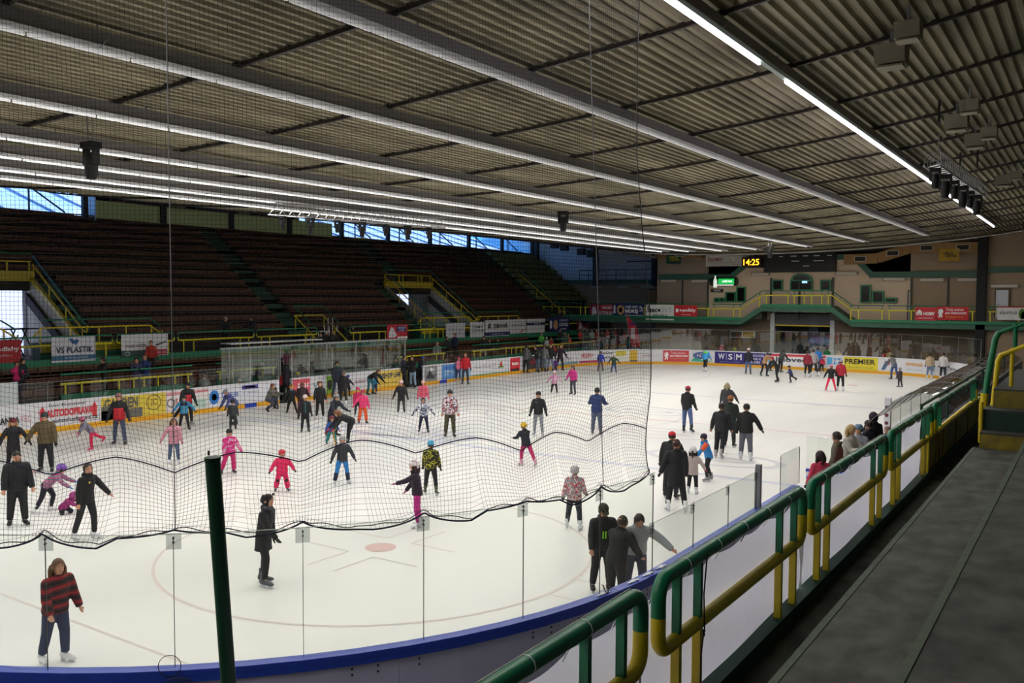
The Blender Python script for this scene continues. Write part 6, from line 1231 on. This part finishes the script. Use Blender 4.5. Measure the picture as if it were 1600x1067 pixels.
P(652, 823, 103, -86, 'skate', '#2a1a30', '#c02888', hat=('helmet', '#e4d8d8'), sk='#e8e8ec', gl='#8c2468', label='girl in white helmet, dark plum jacket and magenta trousers facing left', near=2, hair=('long', '#3a2828'), over=(8, (4, 4, 10), (-3, 4, 6), (62, 12, 14), (10, 10, 24)), girth=1.0, extras={'scarf': '#141018'})
P(673, 772, 84, 176, 'stand', ('camo', ('#1a1c18', '#a8a828', '#15150f', '#23261c'), 9), '#15161a', hat=('beanie', '#4aa8d0'), sk='#50583c', label='boy in black yellow patterned jacket and light blue hat from behind', near=1, over=(4, (10, 8, 6), (-10, 9, 14), (6, 10, 16), (-8, 16, 14)))
P(822, 728, 69, -150, 'stride', '#1a1e2c', '#c02468', hat=('helmet', '#d8b020'), sk='#d0a8b8', gl='#d07098', label='girl in yellow helmet, navy jacket and pink trousers striding away', near=1, H=1.4, over=(20, (24, 4, 30), (-26, 10, 4), (30, 8, 40), (30, 8, 40)))
P(841, 681, 70, -4, 'skate', '#1a1b20', '#8c9098', hat=('beanie', '#15151b'), sk='#a8a8ae', label='man in black hoodie and grey trousers behind the yellow helmet', near=1, over=(5, (8, 6, 16), (-6, 6, 10), (10, 18, 18), (6, 16, 14)), extras={'logo': '#70707c'})
P(932, 679, 73, 174, 'lean', '#27386c', '#525e78', hat=('beanie', '#23232c'), sk='#50525c', label='man in blue jacket and jeans seen from behind, hands in front', near=1, girth=1.15, over=(8, (4, 5, 6), (-4, 6, 6), (26, 18, 50), (26, 18, 50)))
P(866, 617, 38, 6, 'out', ('camo', ('#c088a8', '#d8b0c4', '#a86c90'), 14), '#26202a', hat=('beanie', '#d8c4cc'), sk='#e0e0e4', label='small child in pale pink jacket with arms apart')
P(895, 617, 46, -30, 'stand', '#c42a80', '#383b48', hair=('long', '#4a3c34'), hat=('beanie', '#4a4648'), label='girl in magenta jacket beside the pale pink child', over=(4, (4, 6, 6), (-4, 6, 6), (8, 20, 14), (8, 22, 14)))
P(938, 581, 33, 170, 'stride', '#2a34a0', '#6a4a5c', hat=('beanie', '#5a5a6a'), label='skater in royal blue jacket at the far left corner boards', over=(14, (10, 10, 10), (-24, 14, 6), (20, 16, 20), (10, 16, 10)), H=1.5)
P(959, 583, 30, 2, 'out', '#2c4434', '#30488c', hat=('beanie', '#d8d4d0'), label='child in dark green jacket and blue jeans at the far left corner', extras={'logo': '#80d840'}, H=1.35)
P(822, 583, 46, 150, 'stand', '#5c5d60', '#121218', hair=('short', '#2c221c'), label='person in grey jacket by the boards, leftmost of the group')
P(840, 582, 50, -40, 'reach', '#262a2c', '#5c6c84', hair=('short', '#3a2c24'), label='man in dark jacket and pale jeans leaning on the boards')
P(850, 581, 52, 150, 'stand', '#74787c', '#6a7a8c', hair=('short', '#4a3a30'), label='person in pale grey coat standing close behind the dark jacket')
P(860, 580, 46, 10, 'stand', '#141418', '#7c88a4', hair=('short', '#3a1c1c'), sk='#2a2a30', label='man in black sweater and jeans in the boards group')
P(875, 579, 46, 20, 'skate', '#241228', '#121218', hair=('short', '#1a1418'), label='person in dark purple coat at the right end of the boards group', coat=.3)
P(866, 570, 46, -20, 'stand', '#c43038', '#2c1c2c', hair=('short', '#5a3428'), label='person in red jacket standing behind the boards group', ax=('X', -29.0, 0), H=1.7)
P(868, 580, 25, 0, 'stand', '#5c2c7c', '#4c2c6c', label='small child in purple between two adults in the boards group', H=.95, hat=('beanie', '#3a2c4c'))
P(897, 826, 98, 172, 'stand', ('floral', ('#b84450', '#8a8c90', '#d0b8b8', '#c05060'), 26), ('floral', ('#2a2c34', '#20222c', '#4a4c5c'), 24), hat=('helmet', '#b8b8bc'), sk='#dfe4ea', gl='#2c2c34', label='girl in red grey flowered jacket and silver helmet seen from behind', near=2, girth=1.05, over=(4, (8, 10, 8), (-6, 8, 10), (-4, 16, 12), (14, 12, 30)))
# three boys at the rail
P(940, 925, 128, 18, 'stand', '#17181a', '#101218', hat=('cap', '#35351f'), hair=('short', '#2c2018'), label='boy in dark hoodie and olive cap with green bars on the chest', near=2, bare=True, H=1.62, girth=1.15, extras={'bars': '#8ad020', 'badge': '#b8a860', 'nod': 22}, over=(6, (6, 5, 8), (-4, 5, 8), (8, 26, 10), (10, 12, 20)))
P(962, 951, 110, 150, 'reach', '#0f0f13', '#0e0f14', hair=('short', '#3a2c20'), label='boy in black seen from behind leaning to the blue rail', near=2, bare=True, H=1.60, girth=1.15, over=(22, (6, 5, 8), (-2, 6, 6), (54, 20, 12), (18, 10, 14)))
P(992, 935, 112, 12, 'reach', '#9da2a5', '#3a4050', hair=('short', '#2c1e18'), label='boy in grey hooded sweatshirt reaching to the blue rail', near=2, bare=True, H=1.66, girth=1.15, over=(30, (6, 5, 8), (-2, 5, 8), (30, 48, 8), (10, 22, 20)), extras={'nod': 20})
# group right of the net
P(1048, 778, 104, 168, 'stand', '#15161c', '#1a1c28', hat=('cap', '#d02030'), label='man in dark jacket and bright red cap behind the woman in the long coat', near=1, girth=1.15, over=(6, (6, 6, 8), (-4, 6, 8), (6, 16, 10), (6, 20, 12)))
P(1056, 798, 112, -168, 'stand', '#101118', '#101018', hair=('short', '#34180f'), sk='#e2e6ea', label='woman in long black quilted coat seen from behind, white skates', near=2, coat=.62, girth=1.12, over=(5, (6, 8, 6), (-4, 9, 6), (4, 22, 12), (6, 12, 14)), extras={'look': -40})
P(1082, 771, 72, 170, 'stand', '#c4b8b4', '#14141c', hat=('helmet', '#dcdce0'), gl='#a01c30', sk='#e2e6ea', hair=('long', '#2a1c16'), label='child in white helmet and pale coat held by the hand', near=1, coat=.35, over=(4, (4, 6, 8), (-4, 6, 8), (8, 12, 12), (8, 32, 12)))
P(1107, 751, 76, -70, 'lean', '#2c84c8', '#14161e', hat=('beanie', '#281c38'), sk='#8c8c90', gl='#2c84c8', label='boy in blue and orange jacket turning back to the white helmet', near=1, over=(20, (22, 6, 30), (0, 6, 20), (40, 14, 10), (-6, 26, 20)), extras={'sleeve': (-1, '#e8542c'), 'fur': '#2c84c8', 'look': 25})
P(1073, 676, 73, 160, 'skate', '#17181c', '#4c6090', hat=('cap', '#b83048'), hair=('short', '#3c2c28'), label='man in dark jacket and jeans with red cap striding away alone', near=1, over=(6, (6, 4, 4), (-20, 16, 4), (10, 10, 30), (10, 10, 20)))
P(1135, 662, 64, 176, 'skate', '#38353c', '#7484a8', hair=('long', '#a89878'), gl='#4a4248', label='blond woman in charcoal jacket seen from behind', near=0, over=(6, (6, 5, 8), (-4, 6, 8), (8, 12, 12), (8, 34, 8)))
P(1140, 698, 80, 172, 'stand', '#16241f', '#15181f', hat=('striped', ['#d88040', '#15151b', '#201a18']), label='man in dark green jacket and orange black striped hat', near=1, girth=1.1)
P(1126, 716, 86, 172, 'skate', '#1b1a20', '#14141b', hat=('cap', '#16141f'), sk='#a8a4a4', gl='#a87868', label='man in black jacket and dark cap with one skate lifted', near=1, girth=1.12, over=(5, (2, 5, 6), (-14, -2, 16), (8, 18, 10), (8, 12, 14)))
P(1165, 719, 88, 176, 'stand', '#0e0e12', '#5c606c', hat=('beanie', '#121218'), sk='#d8d8dc', label='man in black sweater, black hat and grey trousers from behind', near=1, girth=1.15, over=(4, (4, 5, 4), (-4, 5, 4), (8, 12, 10), (4, 34, 10)))
# ---- far skaters
F = [
(1102, 580, 38, 150, 'skate', '#3898d8', '#131318', ('pompom', '#141418'), '#e0e0e4', 'skater in green, pink and blue jacket striding left of the lying red advert', {'yoke': '#78c038'}),
(1121, 569, 30, 60, 'lean', '#e87888', '#d8b0b0', ('beanie', '#e88898'), '#d8d8dc', 'small child in salmon pink at the navy advert', None),
(1148, 567, 28, -60, 'stand', '#b8d030', '#6c7ca0', ('beanie', '#8a7a4a'), '#e0e0e4', 'person in lime yellow jacket before the navy advert', None),
(1169, 585, 41, 176, 'stand', '#171a2c', '#4c5f88', ('beanie', '#d8c0b8'), '#26262c', 'person in navy jacket, jeans and pale hat before the navy advert', None),
(1194, 588, 38, 30, 'lean', '#a8845c', '#1a1c2c', ('beanie', '#323a48'), '#26262c', 'person in tan waistcoat and dark hat leaning forward', None),
(1214, 597, 46, -60, 'lean', '#16161c', '#131318', ('beanie', '#a83840'), '#26262c', 'skater in black bending low, red headgear', None),
(1203, 580, 28, 60, 'stand', '#2c7ca8', '#14303c', ('beanie', '#20202c'), '#26262c', 'small child in cyan between the two bent adults', None),
(1219, 582, 37, 150, 'lean', '#35383a', '#15151b', None, '#26262c', 'adult in dark grey reaching right behind the bent skater', None),
(1236, 598, 28, -72, 'stride', '#22305c', '#15151b', ('beanie', '#3c2c28'), '#26262c', 'small child in navy blue racing left', None),
(1261, 590, 42, 160, 'stand', '#8c1c30', '#15151b', None, '#d8d8dc', 'woman in crimson jacket, left of the close group of five', None),
(1271, 588, 43, -150, 'skate', '#a8a4a4', '#15151b', None, '#d8d8dc', 'person in pale grey jacket in the close group of five', None),
(1277, 581, 38, 160, 'stand', '#2c78c8', '#3c4a60', ('beanie', '#22263c'), '#26262c', 'person in bright blue jacket in the close group of five', None),
(1284, 580, 24, 176, 'stand', '#f03860', '#15151b', ('beanie', '#b8c0a8'), '#26262c', 'small child in neon pink jacket in the close group of five', None),
(1292, 577, 34, 176, 'stand', '#2ca048', '#15151b', None, '#26262c', 'person in green jacket, right of the close group of five', None),
(1298, 611, 42, 176, 'wide', '#15141c', '#e02850', ('beanie', '#e87898'), '#c83858', 'child in black top, pink hat and red pink trousers, from behind', None),
(1313, 611, 49, 176, 'stand', '#b02034', '#15151b', ('beanie', '#a8a0a8'), '#d8d8dc', 'adult in red jacket holding hands with the pink trousered child', None),
(1311, 577, 30, -30, 'stand', '#c8a878', '#b0a0a8', None, '#d8d8dc', 'fair haired person with backpack before the yellow advert', None),
(1374, 583, 33, 140, 'stand', '#5c3848', '#15151b', ('beanie', '#48202c'), '#d8d8dc', 'person in dark pink patterned jacket at the right end of the yellow advert', None),
(1381, 581, 33, 150, 'stand', '#c81c28', '#7c3c40', None, '#d8d8dc', 'person in bright red jacket right of the yellow advert', None),
(1389, 582, 36, 160, 'stand', '#c8b088', '#6a7c94', ('cap', '#c02830'), '#d8d8dc', 'person in cream jacket and red cap behind the grey jacket', None),
(1397, 593, 44, -150, 'lean', '#6a6a6e', '#3c5488', None, '#26262c', 'man in grey jacket and jeans pushing a small child along', None),
(1406, 605, 31, -130, 'stand', '#40343c', '#2c2c34', ('beanie', '#a0a0a4'), '#26262c', 'toddler in dark overall in front of the man in grey', None),
(1452, 592, 40, 176, 'stand', '#b8a488', '#7888a8', None, '#d8d8dc', 'woman in beige quilted coat and pale jeans at the right boards', None),
(1473, 594, 43, 170, 'stand', '#c4c0c0', '#14182c', None, '#e8e8ec', 'woman in white jacket and navy trousers at the right boards', None),
(1484, 591, 26, 150, 'stand', '#c86878', '#5c5058', ('beanie', '#c87888'), '#a02028', 'small child in rose jacket holding on at the right boards', None)]
for (x, y, h, fc_, po_, tp, lg, ht, s_, lb, ex) in F:
    P(x, y, h, fc_, po_, tp, lg, hat=ht, hair=('short', '#3a2a22') if ht else ('short', '#2c2220'), sk=s_, label=lb, extras=ex, H=(None if po_ not in ('lean', 'bend') else min(1.78, h*proj(onp(x, y, 'Z', 0))[2]/FPX*1.12)))
# ---- waiting behind the right boards (given by the top of the head)
for (x, y, X, H_, fc_, po_, tp, lg, ht, hr, lb, ex) in (
 (1283, 706, .9, 1.25, -150, 'stand', '#c83858', '#2a5c98', ('hood', '#241018'), ('long', '#1c1214'), 'child with dark hair in pink hooded jacket waiting behind the boards', None),
 (1310, 675, 1.3, 1.72, -100, 'stand', '#55452f', '#1c1c20', None, ('short', '#20140f'), 'man in brown jacket waiting, profile to the left', None),
 (1326, 663, 1.2, 1.62, 60, 'front', '#bcb8b0', '#4a6088', None, ('long', '#b89a68'), 'blond woman in white jacket helping a helmeted child', None),
 (1342, 664, .7, 1.3, -10, 'stand', '#8c909c', '#2a2c3c', ('helmet', '#5c7a98'), ('short', '#4a342a'), 'child in blue grey helmet standing before the blond woman', None),
 (1360, 657, 1.5, 1.68, -120, 'front', '#161828', '#15151b', None, ('short', '#1c1014'), 'person in dark navy jacket bending with back to the camera', None),
 (1366, 645, .9, 1.62, -150, 'stand', '#120f14', '#101014', ('hood', '#15101c'), ('short', '#15100f'), 'hooded person in black behind the navy jacket', None),
 (1392, 651, 1.4, 1.5, -60, 'sit', '#4a5a98', '#2c3448', None, ('short', '#8a7468'), 'seated person in blue half hidden by the canopy', None)):
    P(x, y, 0, fc_, po_, tp, lg, hat=ht, hair=hr, label=lb, ax=('X', X, 0, 1), H=H_, near=1, shoes=True, extras=ex)
# ---- spectators on the left stand (top of the head given)
for (x, y, X, H_, fc_, po_, tp, lg, ht, hr, lb) in (
 (26, 565, -31.5, 1.65, 10, 'front', '#e02878', '#20202a', None, ('short', '#2c1c18'), 'spectator in bright pink coat at the left edge'),
 (34, 560, -32.2, 1.7, 60, 'stand', '#15252c', '#15151b', None, ('short', '#15100f'), 'spectator in dark teal jacket beside the pink coat'),
 (163, 558, -30.8, 1.75, -60, 'front', '#1c1418', '#15151b', None, ('short', '#2c1c18'), 'man in black and red jacket looking at papers'),
 (213, 559, -30.8, 1.72, 0, 'front', '#3c3f60', '#2c3040', None, ('short', '#20181a'), 'left one of two spectators in blue leaning on the railing'),
 (227, 552, -30.8, 1.78, -20, 'front', '#28407c', '#5c5c68', None, ('short', '#8a6448'), 'right one of two spectators in blue leaning on the railing'),
 (236, 532, -32.6, 1.7, 0, 'stand', '#b02c20', '#15151b', None, ('bald', '#8c6450'), 'man in orange red jacket standing with folded arms'),
 (353, 495, -35.2, 1.7, -20, 'front', '#15181a', '#101014', None, ('short', '#c0b8b0'), 'white haired man in black with a cup on the walkway'),
 (395, 490, -35.2, 1.78, -60, 'front', '#14161e', '#2c2c28', None, ('short', '#3c2c28'), 'man in dark jacket drinking on the walkway'),
 (541, 498, -36.6, 1.35, -60, 'sit', '#202028', '#15151b', None, ('short', '#20181a'), 'left one of the seated couple on the stand'),
 (549, 497, -36.6, 1.35, 60, 'sit', '#34343c', '#15151b', None, ('short', '#5c4c40'), 'right one of the seated couple on the stand'),
 (520, 516, -32.8, 1.75, 0, 'front', '#34382c', '#15151b', None, ('short', '#a07058'), 'man in grey green jacket standing behind the penalty benches'),
 (501, 520, -32.2, 1.6, 0, 'front', '#20242c', '#15151b', None, ('short', '#3c2c24'), 'person in dark jacket sitting behind the penalty benches'),
 (510, 517, -32.6, 1.6, 0, 'front', '#1c1c24', '#15151b', ('beanie', '#d0ccd0'), ('short', '#3c2c24'), 'person with white hat behind the penalty benches'),
 (410, 560, -30.6, 1.75, -60, 'stand', '#55565a', '#202028', ('cap', '#2c1c1c'), ('short', '#2c1c1c'), 'capped man in grey behind the penalty bench glass'),
 (344, 581, -30.2, 1.6, 170, 'stand', '#6a6c70', '#28282c', None, ('short', '#6c5c50'), 'grey jacketed person behind the low glass'),
 (392, 578, -29.4, 1.45, 40, 'stand', '#1c1e20', '#15151b', None, ('short', '#8c8c90'), 'player in black and white behind the low glass'),
 (374, 592, -29.2, 1.3, 0, 'stand', '#b02c3c', '#15151b', ('beanie', '#c8c8cc'), ('short', '#3c2c28'), 'child with white hat behind the left boards'),
 (573, 548, -30.6, 1.6, -60, 'stand', '#18181c', '#15151b', None, ('short', '#15100f'), 'dark haired person behind the penalty bench glass'),
 (618, 560, -29.6, 1.6, 0, 'stand', '#2c4a44', '#15151b', None, ('short', '#2c201c'), 'person in green behind the second gate glass'),
 (523, 567, -29.4, 1.72, 30, 'stand', '#1c5c48', '#15151b', None, ('short', '#14100f'), 'person in green and black with dark hair behind the boards'),
 (683, 534, -30.8, 1.7, 0, 'stand', '#8a8c90', '#2c2c34', None, ('short', '#b8b4b0'), 'white haired spectator in grey behind the railing'),
 (698, 526, -31.2, 1.75, 40, 'stand', '#15171c', '#15151b', None, ('short', '#15100f'), 'spectator in black beside the tall man in navy'),
 (711, 521, -31.2, 1.82, -30, 'stand', '#18284c', '#15151b', None, ('short', '#3c2c24'), 'tall spectator in navy jacket'),
 (695, 560, -29.3, 1.35, 60, 'stand', '#20141c', '#15151b', None, ('short', '#1a1018'), 'dark haired person leaning on the boards by the pink child'),
 (756, 525, -31.5, 1.75, 0, 'stand', '#15151b', '#c8c8cc', None, ('short', '#2c1c18'), 'spectator in black below the ZEBRANIK banner, left of three'),
 (765, 530, -31.8, 1.6, 0, 'front', '#2c2420', '#15151b', None, ('short', '#4a342a'), 'spectator in brown below the ZEBRANIK banner, middle of three'),
 (778, 529, -31.8, 1.6, 0, 'front', '#2a3c28', '#15151b', None, ('short', '#3c2c28'), 'spectator in dark green below the ZEBRANIK banner, right of three'),
 (846, 520, -32.2, 1.65, 0, 'stand', '#58b038', '#15151b', None, ('short', '#8c6450'), 'spectator in light green jacket'),
 (854, 527, -31.6, 1.2, 0, 'stand', '#c8c8cc', '#15151b', ('beanie', '#e0dcdc'), ('short', '#3c2c28'), 'child with white hat beside the light green jacket'),
 (861, 527, -31.6, 1.2, 0, 'stand', '#a81c28', '#15151b', ('beanie', '#a01c28'), ('short', '#3c2c28'), 'child in red next to the white hatted one'),
 (875, 515, -32.0, 1.6, 0, 'stand', '#18181c', '#15151b', None, ('short', '#2c1c18'), 'spectator in black below the navy hockey banner'),
 (883, 519, -31.6, 1.65, 0, 'stand', '#44484c', '#15151b', None, ('short', '#3c4c3c'), 'spectator in grey below the navy hockey banner'),
 (888, 522, -31.8, 1.55, 0, 'stand', '#d84830', '#15151b', None, ('short', '#8c5c48'), 'spectator in orange below the navy hockey banner'),
 (875, 481, -35.5, 1.7, 0, 'stand', '#26262c', '#15151b', None, ('short', '#2c1c18'), 'left one of two dark figures standing on the far walkway'),
 (883, 480, -35.5, 1.75, 0, 'stand', '#15151b', '#15151b', None, ('short', '#2c1c18'), 'right one of two dark figures standing on the far walkway'),
 (907, 516, -32.5, 1.6, 0, 'front', '#d83c34', '#15151b', None, ('short', '#5c3c30'), 'red topped fan, leftmost of the row before the red flag'),
 (916, 514, -32.5, 1.7, 40, 'stand', '#1c4a54', '#15151b', ('beanie', '#2c7c88'), ('short', '#2c1c18'), 'fan in teal beside the leftmost red top'),
 (925, 515, -32.0, 1.6, 0, 'stand', '#c0c0c4', '#15151b', None, ('short', '#2c1c18'), 'fan in white and black shirt in the row'),
 (933, 515, -32.5, 1.6, -40, 'front', '#e04438', '#15151b', ('beanie', '#d8d4d4'), ('short', '#2c1c18'), 'red topped fan with white hat in the row'),
 (941, 517, -32.3, 1.6, 20, 'front', '#2c2c30', '#15151b', None, ('short', '#2c1c18'), 'fan in dark clothes in the middle of the row'),
 (949, 514, -32.6, 1.62, 0, 'front', '#e84c38', '#15151b', None, ('short', '#3c2c28'), 'red topped fan right of the dark one'),
 (956, 516, -32.2, 1.6, 30, 'front', '#1c1c20', '#15151b', None, ('short', '#2c1c18'), 'fan in black left of the last red tops'),
 (962, 512, -32.6, 1.66, -20, 'front', '#e04838', '#15151b', None, ('short', '#4c342c'), 'red topped fan, last but one before the flag'),
 (969, 515, -32.4, 1.6, 0, 'front', '#202028', '#15151b', None, ('short', '#2c1c18'), 'fan in dark jacket between the last two red tops'),
 (976, 516, -32.4, 1.6, 0, 'front', '#e05038', '#15151b', None, ('short', '#3c2c28'), 'red topped fan right beside the red flag')):
    P(x, y, 0, fc_, po_, tp, lg, hat=ht, hair=hr, label=lb, ax=('X', X, 0, 1), H=H_, shoes=True)
